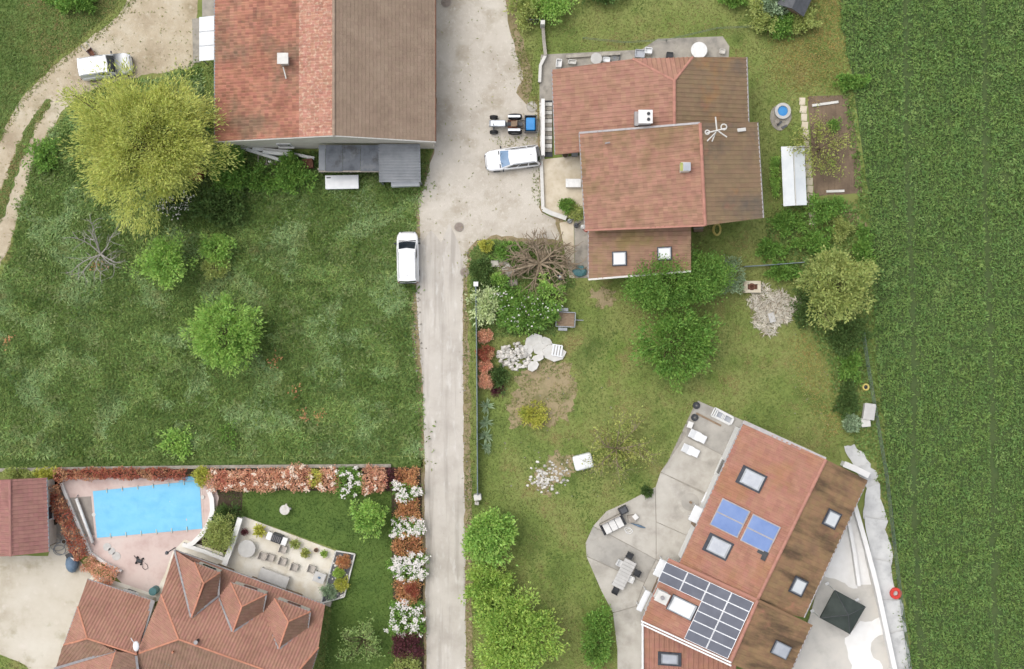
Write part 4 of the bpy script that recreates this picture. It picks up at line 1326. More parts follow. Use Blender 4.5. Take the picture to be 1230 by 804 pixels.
G().prism(bedp, 0, .3).build('soil', MT['darkgrey'], bed)
for i in range(4):
    a, b = bedp[i], bedp[(i + 1) % 4]
    G().tube([(a[0], a[1], .32), (b[0], b[1], .32)], .07, 6).build('rim', MT['offwhite'], bed)
gv = G()
rr = random.Random(3)
for k in range(60):
    s_, t_ = rr.random(), rr.random()
    p = [(bedp[0][i] * (1 - s_) + bedp[1][i] * s_) * (1 - t_) + (bedp[3][i] * (1 - s_) + bedp[2][i] * s_) * t_ for i in range(2)]
    gv.ball((p[0], p[1], .33), rr.uniform(.06, .13), 6, 4, .25, rr)
o = gv.build('pebbles', MT['stone'], bed)
o['kind'] = 'stuff'

# ------------------------------------------------------------ furniture builders


def table(name, label, px, py, sx, sy, rz, mat, slats=0, roundtop=False, h=.74, group=None, z=0.0, leg='grey'):
    q = P(px, py)
    t = T(name, label, 'table', (q[0], q[1], z), rz, group)
    if roundtop:
        G().cyl((0, 0), sx / 2, h - .04, h, 28).build('table_top', MT[mat], t, True)
        G().cyl((0, 0), .06, .04, h - .04, 10).build('stem', MT[leg], t, True)
        G().cyl((0, 0), .28, 0, .05, 16).build('foot', MT[leg], t, True)
    else:
        if slats:
            for k in range(slats):
                x = -sx / 2 + sx * (k + .5) / slats
                G().box((x, 0, h - .02), (sx / slats - .025, sy, .04)).build('slat', MT[mat], t, True)
            for s in (-1, 1):
                G().box((0, s * sy * .38, h - .07), (sx * .96, .06, .06)).build('rail', MT[mat], t, True)
        else:
            G().box((0, 0, h - .025), (sx, sy, .05)).build('table_top', MT[mat], t, True, bevel=.015)
        for a in (-1, 1):
            for b in (-1, 1):
                G().box((a * (sx / 2 - .08), b * (sy / 2 - .08), h / 2 - .04), (.06, .06, h - .09)).build('leg', MT[leg], t, True)
    return t


def chair(name, label, px, py, rz, mat, group=None, z=0.0, w=.52):
    q = P(px, py)
    t = T(name, label, 'chair', (q[0], q[1], z), rz, group)
    G().box((0, 0, .43), (w, w, .06)).build('seat', MT[mat], t, True, bevel=.015)
    G().box((-w / 2 + .03, 0, .66), (.05, w, .42)).build('backrest', MT[mat], t, True, bevel=.015)
    for a in (-1, 1):
        for b in (-1, 1):
            G().box((a * (w / 2 - .05), b * (w / 2 - .05), .2), (.04, .04, .4)).build('leg', MT[mat], t, True)
        G().box((0, a * (w / 2 - .02), .62), (w * .9, .05, .04)).build('armrest', MT[mat], t, True)
    return t


def pot(label, px, py, r, h, mat='terracotta', leaf=None, lr=None, z=0.0, group=None, seed=0):
    q = P(px, py)
    t = T('plant_pot', label, 'plant pot', (q[0], q[1], z), 0, group)
    G().cyl((0, 0), r * .75, 0, h, 16, r).build('pot', MT[mat], t, True)
    G().cyl((0, 0), r * .9, h - .04, h + .006, 16).build('soil', MT['darkbed'], t, True)
    if leaf:
        rng = np.random.default_rng(seed + int(px * 7 + py))
        n = 260
        d = unit(rng.normal(size=(n, 3)) + [0, 0, .6])
        pos = d * (lr * rng.uniform(.1, .75, (n, 1))) * [1, 1, .7] + [0, 0, h + lr * .25]
        V, F = leafquads(pos, d + rng.normal(size=(n, 3)) * .5, lr * .42, lr * .2, rng)
        link('foliage', npmesh('foliage', V, F), MT[leaf], t)
    return t


ZT = .135
table('round_table', 'large round pale grey table on the cream terrace', 299, 657, 1.45, 0, 0, 'palegrey', roundtop=True, z=ZT)
table('long_table', 'long pale grey table beside the terrace doors', 331, 692, 2.5, .95, R(-20), 'palegrey', z=ZT)
for x, y, lab in ((317, 666.5, 'grey wicker chair paired beside the round table'), (326.5, 668.5, 'grey wicker chair paired with another, next to the long table'),
                  (341.5, 658.5, 'grey wicker chair nearest the striped garden grill'), (341, 673, 'grey wicker chair alone in the middle of the terrace'), (355, 680, 'grey wicker chair past the end of the long table'), (375.5, 682, 'grey wicker chair beside the square side table')):
    chair('wicker_chair', lab, x, y, R(-20), 'wicker', 'wicker chairs on the cream terrace', ZT, .6)
t = table('side_table', 'square pale side table with a small blue dish', 385.5, 691.5, .95, .85, R(-20), 'palegrey', z=ZT)
G().ball((0, 0, .76), (.14, .1, .05), 8, 5).build('dish', MT['bluegrey'], t, True)
gr = T('garden_grill', 'dark garden grill with two white side shelves on the terrace edge', 'grill', (*P(335, 645)[:2], ZT), R(-20))
G().box((0, 0, .45), (.85, .7, .8)).build('cabinet', MT['darkgrey'], gr, True, bevel=.03)
G().box((0, 0, .9), (.8, .62, .12)).build('lid', MT['dark'], gr, True, bevel=.05)
for s in (-1, 1):
    G().box((s * .66, 0, .8), (.42, .66, .05)).build('side_shelf', MT['white'], gr, True, bevel=.015)
    G().box((s * .82, 0, .39), (.05, .5, .78)).build('shelf_leg', MT['white'], gr, True)
for k in range(5):
    G().box((-.3 + k * .15, 0, .97), (.02, .5, .02)).build('grate_bar', MT['zinc'], gr, True)
pg_ = 'plant pots along the terrace edge'
pot('terrace pot with dark red leaves beside the white wall', 295.5, 638, .16, .35, 'terracotta', 'L_purple', .34, ZT, pg_)
pot('terrace pot with a broad yellow-green bush left of the grill', 314, 636, .26, .45, 'terracotta', 'L_yellow', .62, ZT, pg_)
pot('terrace pot with mixed olive plant right of the grill', 356, 652, .24, .4, 'terracotta', 'L_olive', .52, ZT, pg_)
pot('terrace pot with pale loose plant near the bed', 368, 663, .2, .35, 'offwhite', 'L_sparse', .45, ZT, pg_)
pot('small terracotta pot without plant on the terrace edge', 380.5, 660, .18, .3, 'terracotta', None, None, ZT, pg_)
pot('terrace pot with fresh green plant next to the raised bed', 390.5, 664, .18, .3, 'terracotta', 'L_lime', .38, ZT, pg_)
sq = T('stone_block', 'grey stone block at the corner of the terrace bed', 'stone', P(394, 724))
G().box((*P(394, 724)[:2], .15), (.65, .45, .3), R(-20)).build('block', MT['rockgrey'], sq, bevel=.04)
# pool side small things
for k, (x, y, r) in enumerate(((129, 657, .34), (134.5, 662, .3), (140, 668, .36))):
    q = P(x, y)
    t = T('stepping_disc', ['pale stone disc farthest from the black cleaner', 'small middle pale stone disc on the pink deck', 'pale stone disc next to the hedge corner'][k], 'paving disc', (q[0], q[1], .05), 0, 'stone discs on the deck')
    G().cyl((0, 0), r, 0, .03, 18).build('disc', MT['palegrey'], t, True)
pc = T('pool_cleaner', 'black pool cleaner with a coiled hose on the pink deck', 'pool cleaner', (*P(168, 673.5)[:2], .05), R(-15))
G().box((0, 0, .12), (.5, .3, .2)).build('body', MT['dark'], pc, True, bevel=.06)
for a in (-1, 1):
    for b in (-1, 1):
        G().box((a * .22, b * .24, .08), (.16, .12, .15), R(30 * a)).build('wheel', MT['black'], pc, True)
G().tube([(.45, -.05, .06), (.7, -.15, .05), (.85, -.4, .05), (.65, -.6, .05), (.4, -.5, .05), (.35, -.3, .05)], .02, 5).build('hose', MT['darkgrey'], pc, True)
G().tube([(-.25, .1, .1), (-.55, .3, .05)], .03, 5).build('cable', MT['dark'], pc, True)
wb = T('water_butt', 'teal water butt at the corner of the pool house', 'water butt', P(187.5, 708))
G().cyl(P(187.5, 708)[:2], .34, .05, .95, 16).build('barrel', MT['teal'], wb)
G().cyl(P(187.5, 708)[:2], .3, .95, 1.0, 16).build('lid', MT['teal'], wb)
lp = T('long_planter', 'long black trough planter by the pool house wall', 'planter', P(166, 713))
q = P(166, 713)
G().box((q[0], q[1], .25), (1.75, .26, .42), R(-20)).build('trough', MT['dark'], lp, bevel=.02)
G().box((q[0], q[1], .462), (1.65, .2, .02), R(-20)).build('soil', MT['darkbed'], lp)
lp = T('long_planter', 'long brown wooden trough planter below the first dormer', 'planter', P(254.5, 678))
q = P(254.5, 678)
G().box((q[0], q[1], .28), (2.0, .38, .44), R(-20)).build('trough', MT['wood'], lp, bevel=.02)
G().box((q[0], q[1], .502), (1.85, .28, .02), R(-20)).build('soil', MT['darkbed'], lp)
lp = T('lamp_post', 'short lamp post at the north tip of the pool house', 'lamp', P(210, 660))
q = P(210.5, 658)
G().cyl(q[:2], .05, .05, 2.4, 8).build('post', MT['darkgrey'], lp)
G().cyl(q[:2], .16, 2.4, 2.62, 12, .1).build('lamp_head', MT['darkgrey'], lp)
bb = T('covered_barbecue', 'blue-grey covered barbecue beside the red hedge', 'barbecue', P(89, 676))
q = P(89, 676)
G().ball((q[0], q[1], .45), (.55, .75, .55), 12, 8, .06, random.Random(1)).build('cover', MT['bluegrey'], bb, smooth=True)
G().box((q[0] - .1, q[1] + .75, .35), (.75, .4, .7), R(25)).build('side_box', MT['dark'], bb, bevel=.05)
G().box((q[0] + .15, q[1] + .45, .6), (.35, .18, .5), R(-25)).build('side_flap', MT['offwhite'], bb, bevel=.03)
cb = T('cable_coil', 'loose grey cable coil on the gravel beside the garage', 'cable', P(70, 657))
q = Vector(P(70, 655))
rr = random.Random(8)
for k in range(4):
    ox, oy, rad = rr.uniform(-.3, .3), rr.uniform(-.5, .6), rr.uniform(.45, .7)
    G().tube([(q.x + ox + rad * math.cos(t), q.y + oy + rad * .8 * math.sin(t), .06 + .02 * k) for t in np.linspace(0, 2 * math.pi, 18)[:-1]], .025, 5, True).build('loop', MT['grey'], cb)
pot('white pot tucked between garage and red hedge', 69, 626, .28, .5, 'offwhite')
pot('small white pot at the foot of the red hedge', 78.5, 650, .2, .35, 'white')
bt = T('bird_table', 'small pale bird bath standing on the pool garden lawn', 'bird bath', P(344, 611))
q = P(344, 611)
G().cyl(q[:2], .12, 0, .7, 10).build('column', MT['rockgrey'], bt)
G().cyl(q[:2], .2, .7, .8, 14, .42).build('basin', MT['stone'], bt)
for a in (0, 1, 2, 3):
    G().box((q[0] + .3 * math.cos(a * 1.57), q[1] + .3 * math.sin(a * 1.57), .04), (.22, .16, .08), a * 1.57).build('foot', MT['stone'], bt)

# patio furniture of the solar house
Z3 = .085


def lounger(label, px, py, rz):
    q = P(px, py)
    t = T('sun_lounger', label, 'sun lounger', (q[0], q[1], Z3), rz, 'white sun loungers')
    G().box((.22, 0, .32), (1.0, .66, .07)).build('seat', MT['whiteplastic'], t, True, bevel=.03)
    G().box((-.52, 0, .43), (.62, .7, .07), 0, (0, R(22))).build('backrest', MT['whiteplastic'], t, True, bevel=.03)
    for a in (-.55, .55):
        for b in (-.27, .27):
            G().box((a, b, .15), (.06, .06, .3)).build('leg', MT['white'], t, True)
    for b in (-1, 1):
        G().box((-.1, b * .34, .36), (.5, .06, .06)).build('armrest', MT['whiteplastic'], t, True)


lounger('white plastic sun lounger nearer the stacked white frames', 837.5, 524, R(-27))
lounger('white plastic sun lounger farther from the stacked white frames', 829, 541, R(-25))
sofa = T('garden_sofa', 'dark garden sofa with three white cushions on the patio edge', 'sofa', (*P(735.5, 629)[:2], Z3), R(27))
G().box((0, 0, .2), (1.9, 1.0, .3)).build('frame', MT['dark'], sofa, True, bevel=.03)
for k in (-1, 0, 1):
    G().box((k * .57, -.05, .42), (.54, .95, .16)).build('cushion', MT['fabricwhite'], sofa, True, bevel=.05)
G().box((0, .5, .55), (1.9, .12, .6)).build('backrest', MT['greywood'], sofa, True, bevel=.03)
for s in (-1, 1):
    G().box((s * .98, 0, .4), (.12, .95, .45)).build('armrest', MT['dark'], sofa, True, bevel=.03)
pr = T('folded_parasol', 'folded blue-grey parasol lying beside the garden sofa', 'parasol', (*P(766, 631)[:2], Z3), R(-18))
G().tube([(-.55, 0, .1), (.1, 0, .12), (.65, 0, .06)], [.03, .11, .04], 8).build('canopy', MT['bluegrey'], pr, True)
G().tube([(-.85, 0, .08), (-.5, 0, .1)], .025, 6).build('pole', MT['grey'], pr, True)
bx = T('storage_box', 'dark grey box at the end of the garden sofa', 'box', (*P(748, 612)[:2], Z3), R(27))
G().box((0, 0, .3), (.75, .6, .55)).build('box_body', MT['dark'], bx, True, bevel=.04)
G().box((.03, 0, .6), (.5, .42, .05)).build('lid', MT['darkgrey'], bx, True, bevel=.02)
ck = T('cooking_stand', 'white cloth on a small brown crate beside the garden sofa', 'crate', (*P(760, 622)[:2], Z3), R(10))
G().box((-.1, 0, .18), (.65, .6, .36)).build('crate', MT['greywood'], ck, True)
G().box((.2, .1, .39), (.4, .45, .06), R(30)).build('cloth', MT['fabricwhite'], ck, True, bevel=.02)
rg = T('cable_ring', 'loose white hose ring on the patio by the sofa', 'hose', (*P(754, 636)[:2], Z3))
for k in range(2):
    G().tube([(.28 * math.cos(t) + .1 * k, .22 * math.sin(t) - .12 * k, .04 + .02 * k) for t in np.linspace(0, 2 * math.pi, 14)[:-1]], .03, 5, True).build('loop', MT['white'], rg, True)
tb = table('slatted_table', 'long pale slatted table on the round patio end', 748.5, 687.5, 2.5, 1.05, R(63), 'palegrey', slats=9, z=Z3)
cgp = 'chairs round the slatted table'
chair('patio_chair', 'dark patio chair at the sofa end of the slatted table', 755.5, 666, R(243), 'dark', cgp, Z3)
chair('patio_chair', 'dark patio chair at the hedge end of the slatted table', 738.5, 708, R(63), 'dark', cgp, Z3)
chair('patio_chair', 'dark patio chair on the house side of the slatted table', 764.5, 687, R(155), 'dark', cgp, Z3)
chair('patio_chair', 'white patio chair tucked in on the lawn side of the slatted table', 743.5, 675, R(-27), 'white', cgp, Z3)
chair('patio_chair', 'white patio chair tucked in low on the house side of the table', 756.5, 694, R(155), 'white', cgp, Z3)
fr = T('white_frame_stack', 'stack of white window frames lying at the patio corner', 'window frame', (*P(867, 500)[:2], Z3), R(-27))
for k in range(3):
    g = G()
    w_, d_ = 1.7 - k * .12, .75 - k * .1
    for a in (-1, 1):
        g.box((k * .1, a * d_ / 2, .05 + k * .09), (w_, .09, .07))
        g.box((k * .1 + a * w_ / 2, 0, .05 + k * .09), (.09, d_, .07))
    g.box((k * .1, 0, .05 + k * .09), (.07, d_, .06))
    g.build('frame', MT['white'], fr, True)
G().box((.05, 0, .03), (1.5, .6, .03)).build('pane', MT['pane'], fr, True)
for x, y, rz, lab in ((836, 487, 40, 'dark tyre leaning at the top corner of the patio'), (834, 501.5, -20, 'dark tyre lying beside the plank on the patio')):
    t = T('old_tyre', lab, 'tyre', (*P(x, y)[:2], Z3), R(rz), 'old tyres on the patio')
    G().ring((0, 0), .15, .3, 0, .18, 20).build('tyre', MT['dark'], t, True, bevel=.03)
    G().ring((0, 0), .08, .15, .04, .14, 16).build('rim', MT['darkgrey'], t, True)
pk = T('patio_plank', 'long brown plank lying beside the white frames', 'plank', (*P(851, 504)[:2], Z3), R(-27))
G().box((0, 0, .04), (2.3, .16, .07)).build('plank_body', MT['wood'], pk, True)
wbx = T('white_box', 'small cream box beside the old tyre on the patio', 'box', (*P(828, 510)[:2], Z3), R(-20))
G().box((0, 0, .2), (.4, .5, .4)).build('box_body', MT['offwhite'], wbx, True, bevel=.03)
G().box((0, 0, .41), (.44, .54, .04)).build('lid', MT['fabricwhite'], wbx, True)
pd = T('parasol_base', 'round stone parasol base with a short stub on the patio', 'parasol base', (*P(829, 603)[:2], Z3))
G().cyl((0, 0), .75, 0, .012, 24).build('plate', MT['concrete_dark'], pd, True)
G().cyl((0, 0), .1, .01, .4, 10).build('stub', MT['wood'], pd, True)
wbn = T('white_bench', 'pale bench against the house wall by the upper patio', 'bench', (*P(847, 598)[:2], Z3), R(-27))
G().box((0, 0, .42), (.5, .95, .05)).build('seat', MT['whiteplastic'], wbn, True, bevel=.02)
for s in (-1, 1):
    G().box((0, s * .4, .2), (.4, .06, .4)).build('leg', MT['white'], wbn, True)
vn = T('climbing_rack', 'row of thin brown vine canes along the house wall', 'vine', (*P(882, 540)[:2], Z3), R(-27))
for k in range(5):
    G().tube([(0, -.8 + k * .4, 0), (.05, -.75 + k * .4, 1.0), (-.05, -.7 + k * .42, 1.7)], .03, 5).build('cane', MT['bark'], vn, True)
# east side of the solar house
gz = T('gazebo', 'dark pointed fabric gazebo standing on the white terrace', 'gazebo', P(1013, 735))
gc = [P(1003, 709, 2.3), P(1040, 729, 2.3), P(1021, 762, 2.3), P(985, 742.5, 2.3)]
ap = Vector(P(1019, 739, 3.5))
for i in range(4):
    a, b = Vector(gc[i]), Vector(gc[(i + 1) % 4])
    v = []
    n = 6
    for j in range(n + 1):
        t_ = j / n
        for k in range(5):
            e = a + (b - a) * (k / 4)
            p = e * (1 - t_) + ap * t_
            sag = -.28 * t_ * (1 - t_) * 1.2 - .1 * (1 - t_) * math.sin(math.pi * k / 4) * .6
            v.append((p.x, p.y, p.z + sag))
    f = [(j * 5 + k, j * 5 + k + 1, j * 5 + k + 6, j * 5 + k + 5) for j in range(n) for k in range(4)]
    G().add(v, f).build('canopy_panel', MT['canopy'], gz, smooth=True)
    G().add([tuple(a), tuple(b), (b.x, b.y, b.z - .2), (a.x, a.y, a.z - .2), tuple(a * .999 + ap * .001), tuple(b * .999 + ap * .001)], [(0, 1, 2, 3)]).build('valance', MT['canopy'], gz)
    G().tube([(a.x, a.y, .1), (a.x, a.y, 2.25)], .035, 6).build('leg', MT['white'], gz)
    G().box((a.x - .1, a.y + .1, .16), (.32, .24, .12), R(30)).build('foot_weight', MT['white'], gz, bevel=.02)
    G().tube([tuple(a + Vector((0, 0, .03))), tuple(a * .5 + ap * .5 + Vector((0, 0, -.03))), tuple(ap)], .03, 5).build('rib', MT['darkgrey'], gz)
lowwall('parapet_wall', 'long white parapet wall along the east terrace edge', [(1021, 598), (1036, 650), (1049, 700), (1072, 806), (1084, 860)], .3, .9, 'renderwhite')
lowwall('ramp_wall', 'short white ramp wall inside the east terrace', [(1017, 626), (1023, 660), (1029, 702)], .22, .7, 'renderwhite')
rmp = G().prism(PX([(1023, 610), (1032, 640), (1044, 694), (1046, 702), (1032, 702), (1025, 660), (1017, 622)]), -.02, .16).build('white_ramp', MT['renderwhite'])
rmp['kind'] = 'structure'
lowwall('gable_wall', 'white garden wall end beyond the roof gable', [(1010, 556), (1024, 562), (1040, 570)], .4, .9, 'renderwhite')
tp = T('geotextile_strip', 'grey geotextile sheet strip along the terrace bank', 'ground sheet', P(1056, 650))
L_ = [(1012, 536), (1026, 562), (1040, 585), (1036, 620), (1046, 670), (1056, 720), (1066, 760), (1076, 806), (1086, 850)]
R_ = [(1026, 534), (1044, 556), (1056, 580), (1064, 625), (1072, 676), (1080, 720), (1088, 756), (1094, 800), (1102, 850)]
for k in range(len(L_) - 1):
    a, b, c, d = [Vector(P(*p)) for p in (L_[k], R_[k], R_[k + 1], L_[k + 1])]
    v = []
    for j in range(6):
        for i in range(6):
            p = (a * (1 - i / 5) + b * i / 5) * (1 - (j * 1.06) / 5) + (d * (1 - i / 5) + c * i / 5) * (j * 1.06) / 5
            v.append((p.x + RAND.uniform(-.06, .06) + (RAND.uniform(-.25, .2) if i == 5 else 0), p.y + RAND.uniform(-.05, .05), .05 + .012 * k + .10 * (1 - i / 5) + RAND.uniform(-.03, .06) + (.14 if j == 0 else 0)))
    f = [(j * 6 + i, j * 6 + i + 1, j * 6 + i + 7, j * 6 + i + 6) for j in range(5) for i in range(5)]
    G().add(v, f).build('sheet_piece', MT['geotex'], tp, smooth=True)
rd = T('red_ring', 'red plastic basket standing in the grass by the field fence', 'basket', P(1074.5, 712))
G().ring(P(1074.5, 712)[:2], .22, .48, 0, .4, 14).build('basket', MT['red'], rd, bevel=.03)
G().cyl(P(1074.5, 712)[:2], .25, .02, .12, 12).build('bottom', MT['redrust'], rd)

# ------------------------------------------------------------ vehicles


def wheel(parent, x, y, r, w, rimmat='chrome', name='wheel'):
    g = G()
    n = 20
    v, f = [], []
    prof = [(r * .6, -w / 2), (r * .92, -w / 2), (r, -w * .32), (r, w * .32), (r * .92, w / 2), (r * .6, w / 2)]
    for i in range(n):
        a = 2 * math.pi * i / n
        for rr_, yy in prof:
            v.append((x + rr_ * math.cos(a), y + yy, r + rr_ * math.sin(a)))
    k = len(prof)
    for i in range(n):
        j = (i + 1) % n
        for q in range(k):
            f.append((i * k + q, j * k + q, j * k + (q + 1) % k, i * k + (q + 1) % k))
    wo = g.add(v, f).build(name, MT['black'], parent, True)
    g = G()
    s = 1 if y > 0 else -1
    v = [(x, y + s * w * .35, r)] + [(x + r * .62 * math.cos(2 * math.pi * i / n), y + s * w * .42, r + r * .62 * math.sin(2 * math.pi * i / n)) for i in range(n)]
    v += [(x + r * .62 * math.cos(2 * math.pi * i / n), y - s * w * .42, r + r * .62 * math.sin(2 * math.pi * i / n)) for i in range(n)]
    f = [(0, 1 + i, 1 + (i + 1) % n) for i in range(n)] + [(1 + i, 1 + n + i, 1 + n + (i + 1) % n, 1 + (i + 1) % n) for i in range(n)] + [tuple(range(n + 1, 2 * n + 1))]
    g.add(v, f).build('rim', MT[rimmat], wo, True)


def car(name, label, cat, px, py, rz, L, Wd, Ht, belt, ws0, ws1, rw0, rw1, glass, sidewins, roofw=.76):
    q = P(px, py, Ht * .6)
    t = T(name, label, cat, (q[0], q[1], .016), rz)
    hw = Wd / 2
    st = [(-.5, .80, .80), (-.485, .92, .9), (-.44, .985, 1), (-.2, 1, 1), (0, 1, 1), (.2, 1, 1), (ws0, .985, 1.0), (.39, .95, .95), (.44, .88, .88), (.475, .74, .78), (.492, .58, .68), (.5, .4, .58)]
    v, f = [], []
    for x, wf, zf in st:
        w, zt = hw * wf, belt * zf
        pr = [(0, .22), (w * .86, .22), (w * .97, .32), (w, .5), (w * .99, zt * .8), (w * .955, zt - .05), (w * .86, zt), (w * .4, zt + .035), (0, zt + .045)]
        ring_ = [(x * L, -y, z) for y, z in pr] + [(x * L, y, z) for y, z in pr[::-1][1:-1]]
        v += ring_
    k = len(ring_)
    for i in range(len(st) - 1):
        for j in range(k):
            f.append((i * k + j, i * k + (j + 1) % k, (i + 1) * k + (j + 1) % k, (i + 1) * k + j))
    f += [tuple(range(k)), tuple(range((len(st) - 1) * k, len(st) * k))]
    G().add(v, f).build('body', MT['carwhite'], t, True, smooth=True)
    # cabin
    bw_, rw_ = hw * .93, hw * roofw
    xb = [(rw0 * L, bw_ * .97), (ws0 * L, bw_ * .93)]
    xr = [(rw1 * L, rw_ * .97), (ws1 * L, rw_ * .97)]
    zb, zr = belt - .03, Ht
    cv = [(xb[0][0], -xb[0][1], zb), (xb[1][0], -xb[1][1], zb), (xb[1][0] + .12, 0, zb), (xb[1][0], xb[1][1], zb), (xb[0][0], xb[0][1], zb), (xb[0][0] - .05, 0, zb)]
    ct = [(xr[0][0], -xr[0][1], zr - .04), (xr[1][0], -xr[1][1], zr - .05), (xr[1][0] + .09, 0, zr - .02), (xr[1][0], xr[1][1], zr - .05), (xr[0][0], xr[0][1], zr - .04), (xr[0][0] - .04, 0, zr - .02)]
    mid_ = [((xr[0][0] * .5 + xr[1][0] * .5), -xr[0][1] * .99, zr), ((xr[0][0] + xr[1][0]) / 2, 0, zr + .03), ((xr[0][0] + xr[1][0]) / 2, xr[0][1] * .99, zr)]
    V_ = cv + ct + mid_
    F_ = [(i, (i + 1) % 6, (i + 1) % 6 + 6, i + 6) for i in range(6)]
    F_ += [(6, 12, 13, 11), (12, 7, 8, 13), (13, 8, 9, 14), (11, 13, 14, 10), (6, 7, 12), (10, 14, 9)]
    G().add(V_, F_).build('cabin', MT['carwhite'], t, True, bevel=.08, seg=3)

    def glassq(nm, a, b, c, d, i0, i1, j0, j1, mat, lift=.025):
        a, b, c, d = map(Vector, (a, b, c, d))
        n_ = (b - a).cross(d - a).normalized()
        m0 = (a + b + c + d) / 4
        if n_.dot(m0 - Vector((0, 0, belt * .8))) < 0:
            n_ = -n_
        bl = lambda s, u: (a * (1 - s) + b * s) * (1 - u) + (d * (1 - s) + c * s) * u
        v = [bl(i0, j0) + n_ * lift, bl(i1, j0) + n_ * lift, bl(i1, j1) + n_ * lift, bl(i0, j1) + n_ * lift]
        v += [p - n_ * .02 for p in v]
        G().add(v, [(0, 1, 2, 3), (7, 6, 5, 4), (0, 4, 5, 1), (1, 5, 6, 2), (2, 6, 7, 3), (3, 7, 4, 0)]).build(nm, MT[mat], t, True)
    for s in (0, 1):
        a, b = (cv[1], cv[2]) if s == 0 else (cv[2], cv[3])
        c, d = (ct[2], ct[1]) if s == 0 else (ct[3], ct[2])
        glassq('windscreen', a, b, c, d, .1 if s == 0 else 0, 1 if s == 0 else .9, .06, .92, glass)
        a, b = (cv[4], cv[5]) if s == 0 else (cv[5], cv[0])
        c, d = (ct[5], ct[4]) if s == 0 else (ct[0], ct[5])
        glassq('rear_window', a, b, c, d, .12 if s == 0 else 0, 1 if s == 0 else .88, .15, .88, 'glass')
    for i0, i1 in sidewins:
        glassq('side_window', cv[0], cv[1], ct[1], ct[0], i0, i1, .12, .9, 'glass')
        glassq('side_window', cv[4], cv[3], ct[3], ct[4], i0, i1, .12, .9, 'glass')
    for s in (-1, 1):
        for x in (-.3, .31):
            wheel(t, x * L, s * (hw - .1), .31, .2)
        G().box((ws0 * L - .12, s * (hw + .07), belt + .06), (.12, .2, .14)).build('mirror', MT['dark'], t, True, bevel=.03)
        G().ball((.462 * L, s * hw * .62, belt * .72), (.16, .17, .1), 8, 5).build('headlight', MT['chrome'], t, True)
        G().box((-.488 * L, s * hw * .82, belt * .85), (.06, .16, .3)).build('tail_light', MT['redrust'], t, True)
    G().box((ws0 * L + .1, 0, belt + .012), (.09, Wd * .78, .03)).build('cowl', MT['dark'], t, True)
    G().box((.478 * L, 0, belt * .80), (.025, Wd * .6, .05)).build('bonnet_seam', MT['darkgrey'], t, True)
    for x in (-.2, .06):
        for s in (-1, 1):
            G().box((x * L, s * (hw + .002), belt * .62), (.02, .012, belt * .6)).build('door_seam', MT['darkgrey'], t, True)
    for s in (-1, 1):
        G().box(((rw1 + ws1) / 2 * L, s * rw_ * .9, Ht + .0), ((ws1 - rw1) * L * .86, .04, .05)).build('roof_rail', MT['grey'], t, True)
        G().tube([(ws0 * L + .06, s * .25, belt + .05), ((ws0 * .7 + ws1 * .3) * L + .08, s * .45, belt + (Ht - belt) * .3 + .05)], .012, 4).build('wiper', MT['dark'], t, True)
    G().tube([(rw1 * L + .5, 0, Ht), (rw1 * L + .35, 0, Ht + .25)], .012, 5).build('roof_aerial', MT['dark'], t, True)
    G().box((.493 * L, 0, .42), (.12, Wd * .62, .2)).build('front_bumper', MT['dark'], t, True, bevel=.04)
    G().box((-.497 * L, 0, .45), (.1, Wd * .8, .2)).build('rear_bumper', MT['dark'], t, True, bevel=.04)
    return t


va = car('small_van', 'white small van parked on the grass verge of the road', 'van', 489.5, 309, R(91), 4.25, 1.84, 1.8, 1.12, .29, .13, -.485, -.465, 'glass', ((.66, .86),), .8)
G().box((.18 * 4.25, .4, 1.42), (.25, .35, .01), 0, (0, R(35))).build('paper', MT['white'], va, True)
car('estate_car', 'white estate car with bright windscreen parked beside the tractor', 'car', 615.5, 190, R(187), 4.55, 1.8, 1.45, .92, .215, .04, -.495, -.43, 'skyglass', ((.05, .3), (.34, .6), (.64, .88)), .72)
car('small_van', 'white small van half under the yellow-green tree on the track', 'van', 126, 79, R(8), 4.3, 1.84, 1.75, 1.1, .19, .07, -.485, -.465, 'glass', ((.66, .86),), .82)
bi = T('wheelbarrow', 'small metal wheelbarrow leaning beside the van on the track', 'wheelbarrow', (*P(111.5, 64.5)[:2], .008), R(-50))
G().add([(-.3, -.28, .5), (.35, -.22, .42), (.35, .22, .42), (-.3, .28, .5), (-.2, -.16, .22), (.22, -.13, .2), (.22, .13, .2), (-.2, .16, .22)],
        [(4, 5, 6, 7), (0, 1, 5, 4), (1, 2, 6, 5), (2, 3, 7, 6), (3, 0, 4, 7)]).build('tray', MT['rust'], bi, True)
for s in (-1, 1):
    G().tube([(.6, 0, .2), (.1, s * .2, .3), (-.9, s * .28, .55)], .025, 6).build('handle', MT['grey'], bi, True)
    G().tube([(-.3, s * .22, .4), (-.35, s * .24, 0)], .02, 6).build('leg', MT['grey'], bi, True)
wheel(bi, .6, .001, .2, .1)

